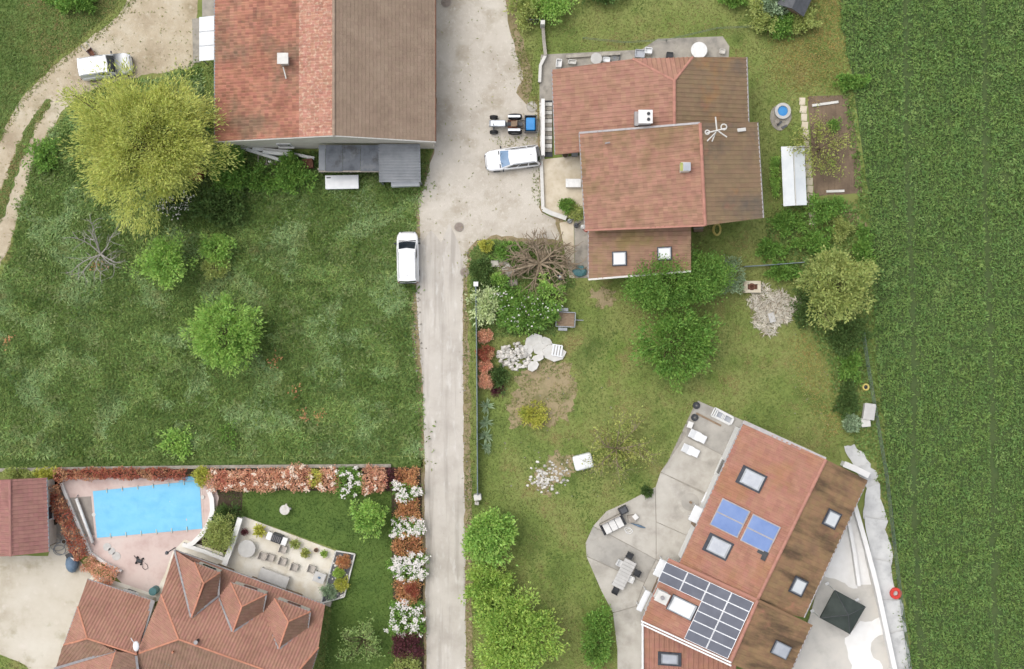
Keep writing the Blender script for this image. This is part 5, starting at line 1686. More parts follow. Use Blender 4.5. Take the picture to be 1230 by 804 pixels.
trc = T('tractor', 'small grey tractor with a blue rear box parked facing the yard', 'tractor', (*P(612, 151)[:2], .012), R(180))
G().box((.95, 0, .85), (1.25, .52, .5)).build('bonnet', MT['chrome'], trc, True, bevel=.07)
G().box((1.62, 0, .8), (.1, .5, .5)).build('grille', MT['grey'], trc, True, bevel=.02)
G().box((.2, 0, .55), (2.6, .3, .35)).build('chassis', MT['darkgrey'], trc, True, bevel=.03)
G().box((-.25, 0, .62), (.8, .7, .05)).build('platform', MT['rust'], trc, True)
G().box((-.35, 0, .82), (.45, .48, .1)).build('seat', MT['wood'], trc, True, bevel=.04)
G().box((-.6, 0, 1.02), (.1, .46, .35)).build('seat_back', MT['wood'], trc, True, bevel=.03)
G().tube([(.12, 0, .7), (.05, 0, 1.15)], .03, 6).build('steering_column', MT['dark'], trc, True)
G().tube([(.03 + .05 * math.cos(t), .2 * math.sin(t), 1.16 + .19 * math.cos(t) * .3) for t in np.linspace(0, 2 * math.pi, 13)[:-1]], .02, 5, True).build('steering_wheel', MT['dark'], trc, True)
for s in (-1, 1):
    wheel(trc, 1.3, s * .62, .34, .26, 'grey', 'front_wheel')
    wheel(trc, -.45, s * .62, .58, .36, 'grey', 'rear_wheel')
    G().box((-.4, s * .56, 1.2), (1.0, .2, .05)).build('fender', MT['chrome'], trc, True, bevel=.02)
    G().box((.1, s * .56, 1.0), (.05, .2, .4)).build('fender_front', MT['chrome'], trc, True)
    G().box((1.3, s * .35, .4), (.12, .5, .12)).build('axle', MT['darkgrey'], trc, True)
    G().tube([(-.9, s * .3, .5), (-1.25, s * .3, .5)], .04, 6).build('lift_arm', MT['dark'], trc, True)
G().tube([(1.3, .15, 1.05), (1.3, .15, 1.65)], .04, 8).build('exhaust', MT['dark'], trc, True)
gx = G()
for dx, dy, sx, sy in ((0, .68, .95, .06), (0, -.68, .95, .06), (.48, 0, .06, 1.4), (-.48, 0, .06, 1.4)):
    gx.box((-1.75 + dx, dy, .65), (sx, sy, .5))
gx.box((-1.75, 0, .42), (.95, 1.4, .05))
gx.build('rear_box', MT['darkgrey'], trc, True)
G().box((-1.75, .02, .72), (.78, 1.05, .42)).build('blue_load', MT['blue'], trc, True, bevel=.1)

tl = T('trailer', 'grey two-wheeled garden trailer with a brown wooden bed', 'trailer', (*P(679, 384)[:2], .006), R(-3))
G().box((0, 0, .5), (1.45, 1.15, .05)).build('bed', MT['wood'], tl, True)
for dx, dy, sx, sy in ((0, .6, 1.6, .07), (0, -.6, 1.6, .07), (.78, 0, .07, 1.2), (-.78, 0, .07, 1.2)):
    G().box((dx, dy, .62), (sx, sy, .3)).build('side_board', MT['grey'], tl, True)
for k in range(5):
    G().box((0, -.46 + k * .23, .535), (1.44, .2, .02)).build('plank', MT['wood'], tl, True)
G().tube([(.75, 0, .45), (1.5, 0, .42)], .05, 6).build('drawbar', MT['grey'], tl, True)
for s in (-1, 1):
    wheel(tl, -.2, s * .82, .3, .2, 'grey')
    G().box((-.2, s * .82, .66), (.75, .26, .04)).build('mudguard', MT['grey'], tl, True, bevel=.015)

# ------------------------------------------------------------ yard and garden objects
for x, y, r, lab in ((551.5, 273, .36, 'round iron manhole cover in the yard where the road narrows'), (558, 327, .34, 'round iron manhole cover at the road edge beside the hedge'), (536, 3, .4, 'round iron manhole cover between barn and yard edge'),
                     (639, 128.5, .4, 'pale round concrete lid beside the house steps')):
    t = T('manhole_cover', lab, 'manhole cover', (*P(x, y)[:2], .014), 0, 'covers let into the ground')
    G().cyl((0, 0), r, 0, .025, 20).build('cover', MT['manhole' if y != 128.5 else 'concrete'], t, True)
    G().ring((0, 0), r, r + .06, 0, .03, 20).build('rim', MT['pathgrey'], t, True)
# items on the north path of the middle house
table('round_table', 'bright white round table on the concrete pad behind the house', 838, 63, 1.35, 0, 0, 'white', roundtop=True, z=.05, leg='white')
table('round_table', 'small pale round table by the blue bin on the north path', 715.5, 73, .95, 0, 0, 'palegrey', roundtop=True, z=.05)
for x, y, sx, sy, h, m, lab in ((671, 78, .42, .6, .7, 'white', 'small white tub at the corner of the north path'), (687, 76, .6, .3, .5, 'offwhite', 'off-white crate on the north path of the stepped house'), (728, 73, .55, .35, .4, 'whiteplastic', 'white washing basin beside the pale round table'),
                                (768, 66, .75, .6, .5, 'pane', 'pale green crate on the north path'), (778, 63, .55, .45, .65, 'whiteplastic', 'white crate stacked by the pale green crate'), (804, 67, .5, .4, .3, 'dark', 'black bucket on the concrete pad'), (867, 63, .4, .35, .3, 'stone', 'white bowl at the end of the concrete pad')):
    t = T('crate', lab, 'crate', (*P(x, y)[:2], .05), R(-5), 'things left on the north path')
    g = G()
    for dx, dy, ax, ay in ((0, sy / 2, sx, .05), (0, -sy / 2, sx, .05), (sx / 2, 0, .05, sy), (-sx / 2, 0, .05, sy)):
        g.box((dx, dy, h / 2), (ax, ay, h))
    g.build('sides', MT[m], t, True)
    G().box((0, 0, h * .6), (sx, sy, .05)).build('lid', MT[m], t, True)
bkw = T('spoked_wheel', 'old spoked cart wheel lying on the north path', 'wheel', (*P(738, 70)[:2], .05))
G().ring((0, 0), .38, .46, .02, .12, 22).build('rim', MT['darkgrey'], bkw, True)
for k in range(6):
    a = k * math.pi / 6
    G().box((0, 0, .07), (.8, .03, .03), a).build('spoke', MT['grey'], bkw, True)
lowwall('low_wall', 'narrow concrete wall running north from the stepped house', [(652, 35), (653, 50), (655, 68)], .22, .5, 'pathgrey')
lowwall('low_wall', 'angled low wall at the corner of the north path', [(655, 68), (649, 80), (648, 100)], .2, .4, 'offwhite')
lowwall('path_kerb', 'grey stone kerb on the lawn side of the north path', [(680, 69), (710, 67), (745, 65)], .22, .25, 'rockgrey')
lowwall('terrace_wall', 'low white wall along the yard side of the beige terrace', [(650, 194), (651, 225), (652, 252)], .22, .35, 'offwhite')
lowwall('terrace_wall', 'short low wall at the south corner of the beige terrace', [(652, 252), (662, 257), (680, 263)], .3, .45, 'offwhite')
gp = T('gate_pillar', 'pale gate pillar with an iron gate leaf by the yard', 'gate', P(651, 32))
q = P(651.5, 32)
G().box((q[0], q[1], .7), (.36, .36, 1.4)).build('pillar', MT['offwhite'], gp, bevel=.03)
for k in range(8):
    G().box((q[0] - .35 - k * .13, q[1] + .35 - k * .02, .6), (.04, .04, 1.1)).build('bar', MT['darkgrey'], gp)
G().box((q[0] - .8, q[1] + .3, 1.12), (1.1, .06, .06)).build('rail', MT['darkgrey'], gp)
G().box((q[0] - .8, q[1] + .3, .12), (1.1, .06, .06)).build('rail', MT['darkgrey'], gp)
table('white_table', 'white rectangular table on the beige terrace', 688, 221.5, 1.25, .7, 0, 'white', z=.07)
pot('round stone pot by the terrace steps', 678.5, 187, .26, .4, 'rockgrey', z=.07)
bn = T('garden_bin', 'dark bin beside the house wall on the beige terrace', 'bin', (*P(690, 186)[:2], .07))
G().box((0, 0, .35), (.5, .45, .7)).build('bin_body', MT['darkgrey'], bn, True, bevel=.03)
G().box((0, 0, .73), (.54, .49, .06)).build('lid', MT['grey'], bn, True, bevel=.02)
for x, y, m, lab in ((684, 266, 'grey', 'grey watering can among the things below the terrace'), (692, 271, 'darkgrey', 'dark folded pushchair leaning by the side strip'), (700, 273, 'white', 'white tub beside the annex wall'), (704, 276, 'red', 'small red can at the annex corner')):
    t = T('garden_thing', lab, 'garden gear', (*P(x, y)[:2], .05), R(30), 'gear beside the annex')
    G().cyl((0, 0), .22, 0, .4, 12, .17).build('vessel', MT[m], t, True)
    G().tube([(-.2, 0, .35), (0, 0, .62), (.2, 0, .35)], .03, 6).build('handle', MT[m], t, True)
    G().tube([(.18, 0, .15), (.42, 0, .42)], .035, 6).build('spout', MT[m], t, True)
tt = T('teal_tarp', 'teal tarp bundle at the foot of the side slab', 'tarp', (*P(697, 326)[:2], .056))
G().ball((0, 0, .2), (.62, .5, .3), 10, 6, .2, random.Random(2)).build('tarp', MT['teal'], tt, True)
G().tube([(-.5, -.3, .35), (.5, .3, .4)], .03, 5).build('strap', MT['dark'], tt, True)
wl_ = T('garden_well', 'stone pad with a round blue and white basin in the lawn', 'well', P(936, 141))
G().prism(rough(smoothpoly(PX([(926, 130), (938, 124), (950, 132), (950, 148), (936, 160), (924, 148)])), .3, .1, 3), 0, .08).build('stone_pad', MT['rockgrey'], wl_)
q = P(939, 134.5)
G().ring(q[:2], .42, .68, .08, .45, 24).build('basin_rim', MT['palegrey'], wl_, bevel=.03)
G().cyl(q[:2], .42, .08, .3, 20).build('blue_cover', MT['blue'], wl_)
q = P(937, 150)
for k in range(4):
    G().box((q[0] + RAND.uniform(-.4, .4), q[1] + RAND.uniform(-.3, .3), .14), (.5, .16, .1), RAND.uniform(0, 3)).build('log', MT['greywood' if k % 2 else 'darkgrey'], wl_)
gh = T('cold_frame', 'long white roofed greenhouse beside the vegetable plot', 'greenhouse', P(953, 212))
for k in range(2):
    a = [P(938 + 14.5 * k, 176.5, 1.6 + .2 * k), P(952 + 14.5 * k, 176 - .5 * k, 1.8 + .2 * k), P(955 + 14 * k, 247, 1.8 + .2 * k), P(941 + 14 * k, 248, 1.6 + .2 * k)]
    if k == 1:
        a = [P(952.6, 176, 1.8), P(966, 175.5, 1.6), P(969, 246.5, 1.6), P(955.6, 247, 1.8)]
    v = list(a) + [(p[0], p[1], p[2] + .03) for p in a]
    G().add(v, [(3, 2, 1, 0), (4, 5, 6, 7), (0, 1, 5, 4), (1, 2, 6, 5), (2, 3, 7, 6), (3, 0, 4, 7)]).build('roof_sheet', MT['greenhousepane'], gh)
for x, y in ((940, 179), (965, 178), (942, 245), (967, 244), (953, 178), (955, 245)):
    p = P(x, y, .8)
    G().box((p[0], p[1], .82), (.07, .07, 1.55)).build('post', MT['offwhite'], gh)
a, b = P(953, 176, 1.85), P(956, 247, 1.85)
G().tube([(a[0], a[1], 1.86), (b[0], b[1], 1.86)], .04, 6).build('ridge_bar', MT['offwhite'], gh)
pth = T('slab_path', None, None, P(968, 190))
pth['kind'] = 'structure'
for k in range(16):
    t_ = k / 15
    x = 964 + (976 - 964) * t_
    y = 122 + (266 - 122) * t_
    q = P(x + RAND.uniform(-.5, .5), y)
    G().box((q[0], q[1], .03), (.52 + RAND.uniform(-.04, .05), .6, .08), R(-4 + RAND.uniform(-3, 3))).build('slab', MT['terrace'], pth)
for x, y, L_2, rz, lab in ((991, 125, 2.2, 8, 'pale plank lying at the top of the vegetable plot'), (1003, 230, 1.5, 2, 'short white plank lying at the bottom of the vegetable plot')):
    t = T('plank', lab, 'plank', (*P(x, y)[:2], .008), R(rz), 'planks on the vegetable plot')
    G().box((0, 0, .06), (L_2, .2, .12)).build('plank_body', MT['offwhite'], t, True)
hs = T('garden_hose', 'yellow garden hose coiled in the grass behind the house', 'hose', P(861, 276))
q = Vector(P(861, 276))
for k in range(3):
    G().tube([(q.x + (.36 - .06 * k) * math.cos(t), q.y + (.5 - .05 * k) * math.sin(t), .04 + .04 * k) for t in np.linspace(0, 2 * math.pi, 18)[:-1]], .035, 6, True).build('loop', MT['yellow'], hs)
tm = T('low_crate', 'brown wooden crate by the house wall near the hose', 'crate', P(838, 274))
G().box((*P(838, 275)[:2], .2), (.8, .55, .4), R(3)).build('crate_body', MT['wood'], tm, bevel=.03)
G().box((*P(838, 275)[:2], .42), (.84, .12, .04), R(3)).build('slat', MT['greywood'], tm)
fp = T('fire_pit', 'square cream block fire pit with a round sooty hole', 'fire pit', P(902, 345))
q = P(902, 345)
for dx, dy, sx, sy in ((0, .35, 1.45, .28), (0, -.35, 1.45, .28), (.58, 0, .3, .42), (-.55, 0, .34, .42)):
    G().box((q[0] + dx, q[1] + dy, .3), (sx, sy, .6)).build('block', MT['terrace'], fp, bevel=.02)
G().box((q[0], q[1], .2), (.9, .45, .3)).build('ash_bed', MT['rust'], fp)
G().ring((q[0] - .05, q[1]), .15, .3, .36, .62, 16).build('iron_ring', MT['rust'], fp)
# beehives near the field fence
for x, y, sx, sy, h, rz, m, lab in ((1041.5, 494, .95, 1.35, .8, -8, 'palegrey', 'larger pale grey beehive near the field fence'), (1038, 507, .75, .75, .5, 5, 'offwhite', 'smaller cream beehive touching the grey beehive')):
    t = T('beehive', lab, 'beehive', P(x, y), R(rz), 'beehives by the field')
    G().box((0, 0, .3 * h + .1), (sx * .9, sy * .9, .6 * h)).build('hive_body', MT['offwhite'], t, True, bevel=.02)
    G().box((0, 0, .62 * h + .18), (sx, sy, .12)).build('roof', MT[m], t, True, bevel=.03)
    for a in (-1, 1):
        G().box((a * sx * .3, 0, .05), (.08, sy * .9, .1)).build('foot', MT['wood'], t, True)
yr = T('yellow_tub', 'small yellow rimmed tub beside the field fence', 'tub', P(1039, 465))
G().ring(P(1039, 465)[:2], .17, .3, 0, .3, 16).build('rim', MT['yellow'], yr, bevel=.03)
G().cyl(P(1039, 465)[:2], .18, .02, .15, 12).build('water', MT['dark'], yr)
# big white bag
bgw = T('white_bag', 'white plastic-wrapped bale lying on the lawn', 'bale', P(700, 554))
q = P(700, 554)
me = G().box((q[0], q[1], .42), (1.6, 1.25, .8), R(14)).build('bale', MT['whiteplastic'], bgw, bevel=.2, seg=4, smooth=True)
G().tube([(q[0] - .5, q[1] + .4, .8), (q[0], q[1] + .1, .87), (q[0] + .5, q[1] + .3, .8)], .03, 5).build('wrap_fold', MT['offwhite'], bgw)
# rubble
rb = T('rubble_pile', 'heap of white broken stone beside the bare earth', 'rubble', P(620, 427))
g = G()
rr = random.Random(4)
for k in range(170):
    a, r_ = rr.uniform(0, 6.28), rr.random() ** .6
    x, y = 618 + r_ * 21 * math.cos(a), 428 + r_ * 16 * math.sin(a)
    q = P(x, y)
    s_ = rr.uniform(.08, .24)
    g.ball((q[0], q[1], .08 + .35 * (1 - r_) * rr.random()), (s_, s_ * rr.uniform(.6, 1), s_ * .7), 6, 4, .3, rr)
g.build('stones', MT['stone'], rb)['kind'] = 'stuff'
sp = T('slab_heap', 'heap of large white broken slabs beside the trailer', 'rubble', P(655, 418))
for k, (x, y, sx, sy, rz, tx, ty) in enumerate(((642, 410, 1.5, 1.1, 20, 5, -8), (650, 420, 1.3, 1.0, -15, -6, 6), (665, 424, 1.7, 1.25, -12, 3, 5), (640, 440, .9, .7, 40, 0, 6), (634, 420, .9, .8, 65, 8, 0), (656, 410, 1.0, .6, -25, 4, 10), (646, 430, .9, .5, 10, 0, 0))):
    q = P(x, y)
    g = G()
    pl_ = [(sx / 2 * math.cos(a) * (1 + .25 * mnoise.noise(Vector((x, y, a)))), sy / 2 * math.sin(a) * (1 + .25 * mnoise.noise(Vector((y, x, a))))) for a in np.linspace(0, 2 * math.pi, 8)[:-1] + .4]
    g.prism([(p[0] * 1.15, p[1] * 1.15) for p in pl_], 0, .12)
    o = g.build('broken_slab', MT['slabwhite'], sp, True)
    o.location = Vector((q[0], q[1], .1 + .06 * (k % 4))) - base_of(sp)
    o.rotation_euler = (R(tx), R(ty), R(rz))
lw = T('white_lounger', 'worn white lounger seat frame on the slab heap', 'lounger', P(669, 421))
q = P(669, 421)
for a in (-1, 1):
    G().box((q[0], q[1] + a * .45, .42), (.9, .08, .08), R(-10)).build('rail', MT['whiteplastic'], lw)
for k in range(4):
    G().box((q[0] - .35 + k * .23, q[1] + .05 - k * .04, .44), (.14, .9, .05), R(-10)).build('slat', MT['whiteplastic'], lw)
for a in (-1, 1):
    for b in (-1, 1):
        G().box((q[0] + a * .38, q[1] + b * .42, .2), (.06, .06, .4)).build('leg', MT['white'], lw)
sh = T('stone_scatter', 'scatter of white mortar rubble on the lawn near the bale', 'rubble', P(655, 572))
g = G()
for k in range(150):
    if rr.random() < .65:
        x, y = rr.gauss(650, 6), rr.gauss(577, 7)
    else:
        x, y = rr.gauss(670, 9), rr.gauss(568, 10)
    q = P(x, y)
    s_ = rr.uniform(.05, .17)
    g.ball((q[0], q[1], .04), (s_, s_ * .8, s_ * .5), 6, 4, .3, rr)
g.build('stones', MT['stone'], sh)['kind'] = 'stuff'
g = G()
for k in range(60):
    x, y = rr.uniform(600, 760), rr.uniform(440, 600)
    q = P(x, y)
    s_ = rr.uniform(.03, .09)
    g.ball((q[0], q[1], .03), (s_, s_ * .8, s_ * .6), 5, 3, .3, rr)
for k in range(40):
    x, y = rr.uniform(950, 1010), rr.uniform(400, 520)
    q = P(x, y)
    s_ = rr.uniform(.03, .07)
    g.ball((q[0], q[1], .03), (s_, s_ * .8, s_ * .6), 5, 3, .3, rr)
for k in range(140):
    y = rr.uniform(200, 600)
    x = rr.choice([rr.gauss(500, 5), rr.gauss(561, 4)]) if y > 290 else rr.gauss(503, 4)
    q = P(x, y)
    s_ = rr.uniform(.03, .09)
    g.ball((q[0], q[1], .03), (s_, s_ * .8, s_ * .6), 5, 3, .3, rr)
for k in range(60):
    q = P(rr.gauss(500, 3), rr.gauss(370, 35))
    s_ = rr.uniform(.05, .13)
    g.ball((q[0], q[1], .03), (s_, s_ * .8, s_ * .6), 5, 3, .3, rr)
tagit(g.build('loose_stones', MT['rockgrey']), 'loose pale stones scattered over lawn and road verge', 'stones', kind='stuff')
# low things in the front garden of the middle house
for k, (x, y, sx, sy, rz, lab) in enumerate(((595, 317, .75, .55, 0, 'flat grey stone at the road end of the garden stones'), (604, 314, .9, .65, 10, 'pinkish flat stone in the garden stone row'), (611, 325, .8, 1.0, 40, 'upright pale garden stone near the dead branches'), (616, 340, .8, .5, 5, 'flat pale stone under the dead branches'))):
    t = T('garden_stone', lab, 'stone', (*P(x, y)[:2], 0), R(rz), 'flat stones in the front garden')
    G().box((0, 0, .12), (sx, sy, .24)).build('stone', MT['rockgrey' if k % 2 else 'concrete'], t, True, bevel=.06)
ptw = T('white_post', 'short white post at the head of the roadside fence', 'post', P(572, 342))
G().box((*P(572, 342)[:2], .5), (.3, .3, 1.0)).build('post', MT['white'], ptw, bevel=.03)
G().box((*P(572, 342)[:2], 1.03), (.38, .38, .06)).build('cap', MT['white'], ptw)
ptw = T('white_post', 'white stone pillar at the south end of the roadside fence', 'post', P(574, 596))
G().box((*P(574, 596)[:2], .5), (.62, .5, 1.0), R(8)).build('post', MT['offwhite'], ptw, bevel=.08)
G().box((*P(573, 604)[:2], .2), (.35, .3, .4), R(-8)).build('footing', MT['stone'], ptw, bevel=.04)


def fence(label, pts, h, step, mat, wires=4, rail=.02, post=.035, solid=False):
    w = [Vector(P(*p)) for p in pts]
    t = T('wire_fence', label, 'fence', tuple(w[0]))
    for i in range(len(w) - 1):
        a, b = w[i], w[i + 1]
        n = max(1, int((b - a).length / step))
        for k in range(n + (i == len(w) - 2)):
            p = a + (b - a) * k / n
            G().tube([(p.x, p.y, 0), (p.x, p.y, h)], post, 6).build('post', MT[mat], t)
        for k in range(wires):
            z = h * (k + 1) / wires - .03
            G().tube([(a.x, a.y, z), (b.x, b.y, z)], rail, 5).build('rail', MT[mat], t)
        if solid:
            G().box(((a.x + b.x) / 2, (a.y + b.y) / 2, h * .5), ((b - a).length, .04, h * .9), math.atan2((b - a).y, (b - a).x)).build('mesh_panel', MT[mat], t)
    return t


fence('grey metal fence along the road edge of the garden', [(572, 345), (573, 420), (573.5, 500), (574, 592)], 1.3, 2.4, 'fencegrey', 2, .04, .05, True)
fence('green wire fence between the garden bank and the crop field', [(1034, 400), (1040, 440), (1050, 500), (1062, 570), (1071, 650), (1082, 740), (1094, 830)], 1.1, 2.8, 'wire', 3, .022)
fence('pale blue fence rail in the bushes behind the fire pit', [(892, 321), (925, 319), (962, 316)], 1.1, 2.6, 'fencegrey', 3, .035)
fence('thin green wire fence across the lawn behind the house', [(700, 48), (750, 53), (800, 50), (860, 36), (905, 34)], .8, 4.5, 'wire', 2, .015, .025)
cbd = T('rusty_sheet', 'dark red metal water tank under the yellow-green tree', 'tank', P(238, 210))
q = P(238, 210)
G().cyl(q[:2], .6, 0, 1.2, 16).build('tank_body', MT['redrust'], cbd, bevel=.06)
G().cyl(q[:2], .2, 1.2, 1.28, 10).build('tank_lid', MT['redrust'], cbd)
bdx = T('tin_board', 'red and white board leaning in the bush at the lawn top', 'board', P(108, -4))
q = P(108, -3)
G().box((q[0], q[1], .6), (1.3, .6, .06), R(-8), (R(12), 0)).build('board_face', MT['offwhite'], bdx)
G().box((q[0], q[1] + .02, .65), (.8, .3, .05), R(-8), (R(12), 0)).build('red_panel', MT['redrust'], bdx)
for a in (-1, 1):
    G().box((q[0] + a * .5, q[1], .3), (.08, .08, .6)).build('leg', MT['wood'], bdx)
shd = T('garden_shed', 'small dark roofed shed among bushes at the lawn end', 'shed', P(958, -6))
q = P(958, -6, 2)
G().box((q[0], q[1], 1.0), (2.0, 2.4, 2.0), R(-25)).build('shed_wall', MT['wood'], shd)
for s in (-1, 1):
    o = G().box((0, 0, 0), (1.35, 2.8, .07)).build('roof_side', MT['darkgrey'], shd, True)
    o.location = Vector((q[0], q[1], 2.25)) - base_of(shd) + Matrix.Rotation(R(-25), 3, 'Z') @ Vector((s * .58, 0, 0))
    o.rotation_euler = (0, R(25 * s), R(-25))
pbn = T('pet_bowl', 'black and white pot under the dead branches by the slab', 'pot', P(673, 332))
G().cyl(P(673, 332)[:2], .3, 0, .3, 14, .34).build('pot', MT['dark'], pbn)
G().cyl(P(673, 333)[:2], .14, .3, .36, 10).build('white_lid', MT['white'], pbn)

# ------------------------------------------------------------ vegetation


def limb(rng, a, b, r0, r1, bend=.12, n=4):
    a, b = np.array(a), np.array(b)
    Ln = np.linalg.norm(b - a)
    pts, rad = [], []
    off = rng.normal(size=3) * Ln * bend
    for i in range(n + 1):
        t = i / n
        p = a + (b - a) * t + off * math.sin(math.pi * t)
        pts.append(tuple(p))
        rad.append(r0 + (r1 - r0) * t)
    return pts, rad


def plant(name, label, cat, px, py, rx, ry, h, leaf, ncl=90, nl=45, L=.24, Wd=.12, cr=.16, base=.25, bark='bark', trunk=None, group=None, seed=0,
          outw=.5, up=.3, flat=.5, blossom=None, nb=0, lump=.22, rz=0.0, shell=.55, limbs=10, bl=.16, flatten=1.0):
    """tree or shrub: tapered stem with limbs and a crown of leaf clumps spread through its volume"""
    rng = np.random.default_rng(int(px * 13 + py * 7) + seed)
    hc = h * .62
    q = P(px, py, hc)
    k = (HC - hc) / HC / SC
    RX, RY = rx * k * .9, ry * k * .9
    zb = h * base
    rz_ = (h - zb) / 2 * .92
    c = np.array([0, 0, zb + rz_])
    t = T(name, label, cat, (q[0], q[1], 0), 0, group)
    d = unit(rng.normal(size=(ncl, 3)) * [1, 1, .9])
    d[:, 2] = np.where(d[:, 2] < -.5, -d[:, 2] * .6, d[:, 2])
    d = unit(d)
    az = np.arctan2(d[:, 1], d[:, 0])
    ph = rng.uniform(0, 6.28, 4)
    lm = 1 + lump * (.5 * np.sin(3 * az + ph[0]) + .4 * np.sin(5 * az + ph[1] + 2 * d[:, 2]) + .35 * np.sin(9 * az + ph[2])) + rng.normal(size=ncl) * lump * .35
    rr_ = rng.uniform(.15, 1, ncl) ** shell
    cc = d * (rr_ * lm)[:, None] * [RX, RY, rz_ * flatten]
    cs, sn = math.cos(rz), math.sin(rz)
    cc[:, :2] = cc[:, :2] @ np.array([[cs, sn], [-sn, cs]])
    cc = cc + c
    cc[:, 2] = np.maximum(cc[:, 2], .12)
    crad = cr * min(RX, RY) * rng.uniform(.6, 1.4, ncl)
    idx = np.repeat(np.arange(ncl), nl)
    n = len(idx)
    g = rng.normal(size=(n, 3)) * .62
    pos = cc[idx] + g * crad[idx][:, None] * [1, 1, .7]
    pos[:, 2] = np.maximum(pos[:, 2], .06)
    od = unit(pos - c * [1, 1, .7])
    dr = od * outw + unit(g) * .6 + rng.normal(size=(n, 3)) * .45 + [0, 0, up]
    V, F = leafquads(pos, dr, L, Wd, rng, .4, flat)
    V[:, 2] = np.maximum(V[:, 2], .02)
    link('crown' if trunk != 0 else 'foliage', npmesh('crown', V, F), MT[leaf], t)
    g_ = G()
    tr = trunk if trunk else max(.035, .028 * h)
    if trunk == 0:
        tr = .04
    zt = max(zb + rz_ * .5, .2)
    pts, rad = limb(rng, (0, 0, 0), (RX * rng.uniform(-.06, .06), RY * rng.uniform(-.06, .06), zt), tr, tr * .6, .03)
    g_.tube(pts, rad, 7)
    top = np.array(pts[-1])
    for i in rng.choice(ncl, min(limbs, ncl), replace=False):
        st = np.array(pts[rng.integers(2, len(pts))])
        p2, r2 = limb(rng, st, cc[i], tr * .45, tr * .1, .1)
        g_.tube(p2, r2, 5)
    g_.build('trunk' if trunk != 0 else 'stem', MT[bark], t, True)
    if blossom:
        m = nb
        dd = unit(rng.normal(size=(m, 3)) + [0, 0, .7])
        dd[:, 2] = np.abs(dd[:, 2])
        # blossoms in bunches on the outer face of the crown
        kb = rng.integers(0, ncl, m)
        order = np.argsort(-cc[:, 2] + .0)
        topc = cc[order[:max(6, ncl // 2)]]
        kb = rng.integers(0, len(topc), m)
        pos = topc[kb] + rng.normal(size=(m, 3)) * (cr * min(RX, RY)) * .7 + [0, 0, cr * min(RX, RY) * .6]
        V, F = leafquads(pos, rng.normal(size=(m, 3)) * [1, 1, .3], bl, bl * .85, rng, .3, .85)
        link('blossom', npmesh('blossom', V, F), MT[blossom], t)
    return t


# --- meadow trees
plant('willow_tree', 'large spreading yellow-green tree beside the track and barn', 'tree', 170, 170, 90, 90, 10.5, 'L_willow', 430, 110, .3, .065, .115, .22, outw=1.15, up=.2, flat=.5, lump=.32, limbs=26, shell=.5)
plant('fruit_tree', 'young light green tree below the large yellow-green tree', 'tree', 199, 313, 37, 36, 4.6, 'L_bright', 90, 48, .22, .12, .17, .28, lump=.34, limbs=14)
plant('fruit_tree', 'rounded bright green tree standing alone in the meadow', 'tree', 269, 402, 47, 48, 5.2, 'L_bright', 170, 52, .26, .1, .13, .25, lump=.22, outw=.9, limbs=16)
plant('shrub', 'low lime green bush at the bottom of the meadow', 'shrub', 214, 531, 23, 18, .8, 'L_bright', 50, 26, .2, .12, .22, .1, trunk=0, lump=.4)
plant('shrub', 'lime green mound right of the young meadow tree', 'shrub', 262, 298, 24, 20, 1.8, 'L_bright', 60, 40, .2, .12, .2, .1, trunk=0, lump=.3)
plant('shrub', 'dull green clipped shrub under the lime mound', 'shrub', 256, 322, 24, 14, 1.2, 'L_olive', 50, 40, .16, .08, .2, .1, trunk=0, lump=.1)
plant('shrub', 'dark elder bush under the east side of the yellow-green tree', 'shrub', 262, 250, 32, 22, 2.6, 'L_dark', 90, 44, .26, .14, .18, .1, trunk=0, lump=.3)
plant('shrub', 'dark green bush with white blossom below the yellow-green tree', 'shrub', 212, 248, 26, 16, 2.4, 'L_dark', 60, 40, .24, .12, .2, .1, trunk=0, blossom='L_blossom', nb=260)
plant('shrub', 'tall green bush between yellow-green tree and barn wall', 'shrub', 275, 205, 24, 32, 2.8, 'L_mid', 90, 44, .24, .13, .18, .08, trunk=0, lump=.3)
plant('shrub', 'broad nettle clump beneath the white planks', 'shrub', 318, 214, 34, 18, 1.3, 'L_mid', 80, 44, .2, .11, .2, .05, trunk=0, lump=.35)
plant('shrub', 'nettle clump between rusty drum and white chest', 'shrub', 352, 212, 28, 20, 1.5, 'L_mid', 70, 44, .2, .11, .2, .05, trunk=0, lump=.35)
plant('shrub', 'leafy elder shoot rising through the white planks', 'shrub', 348, 196, 12, 13, 1.6, 'L_mid', 30, 36, .2, .12, .25, .05, trunk=0)
plant('shrub', 'bushy growth along the track below the parked van', 'shrub', 52, 186, 20, 22, 1.0, 'L_mid', 50, 26, .22, .12, .22, .05, trunk=0, lump=.4)
plant('shrub', 'green weed clump in the middle of the meadow bottom', 'shrub', 272, 522, 14, 18, .6, 'L_mid', 26, 16, .16, .1, .3, .05, trunk=0, lump=.4)


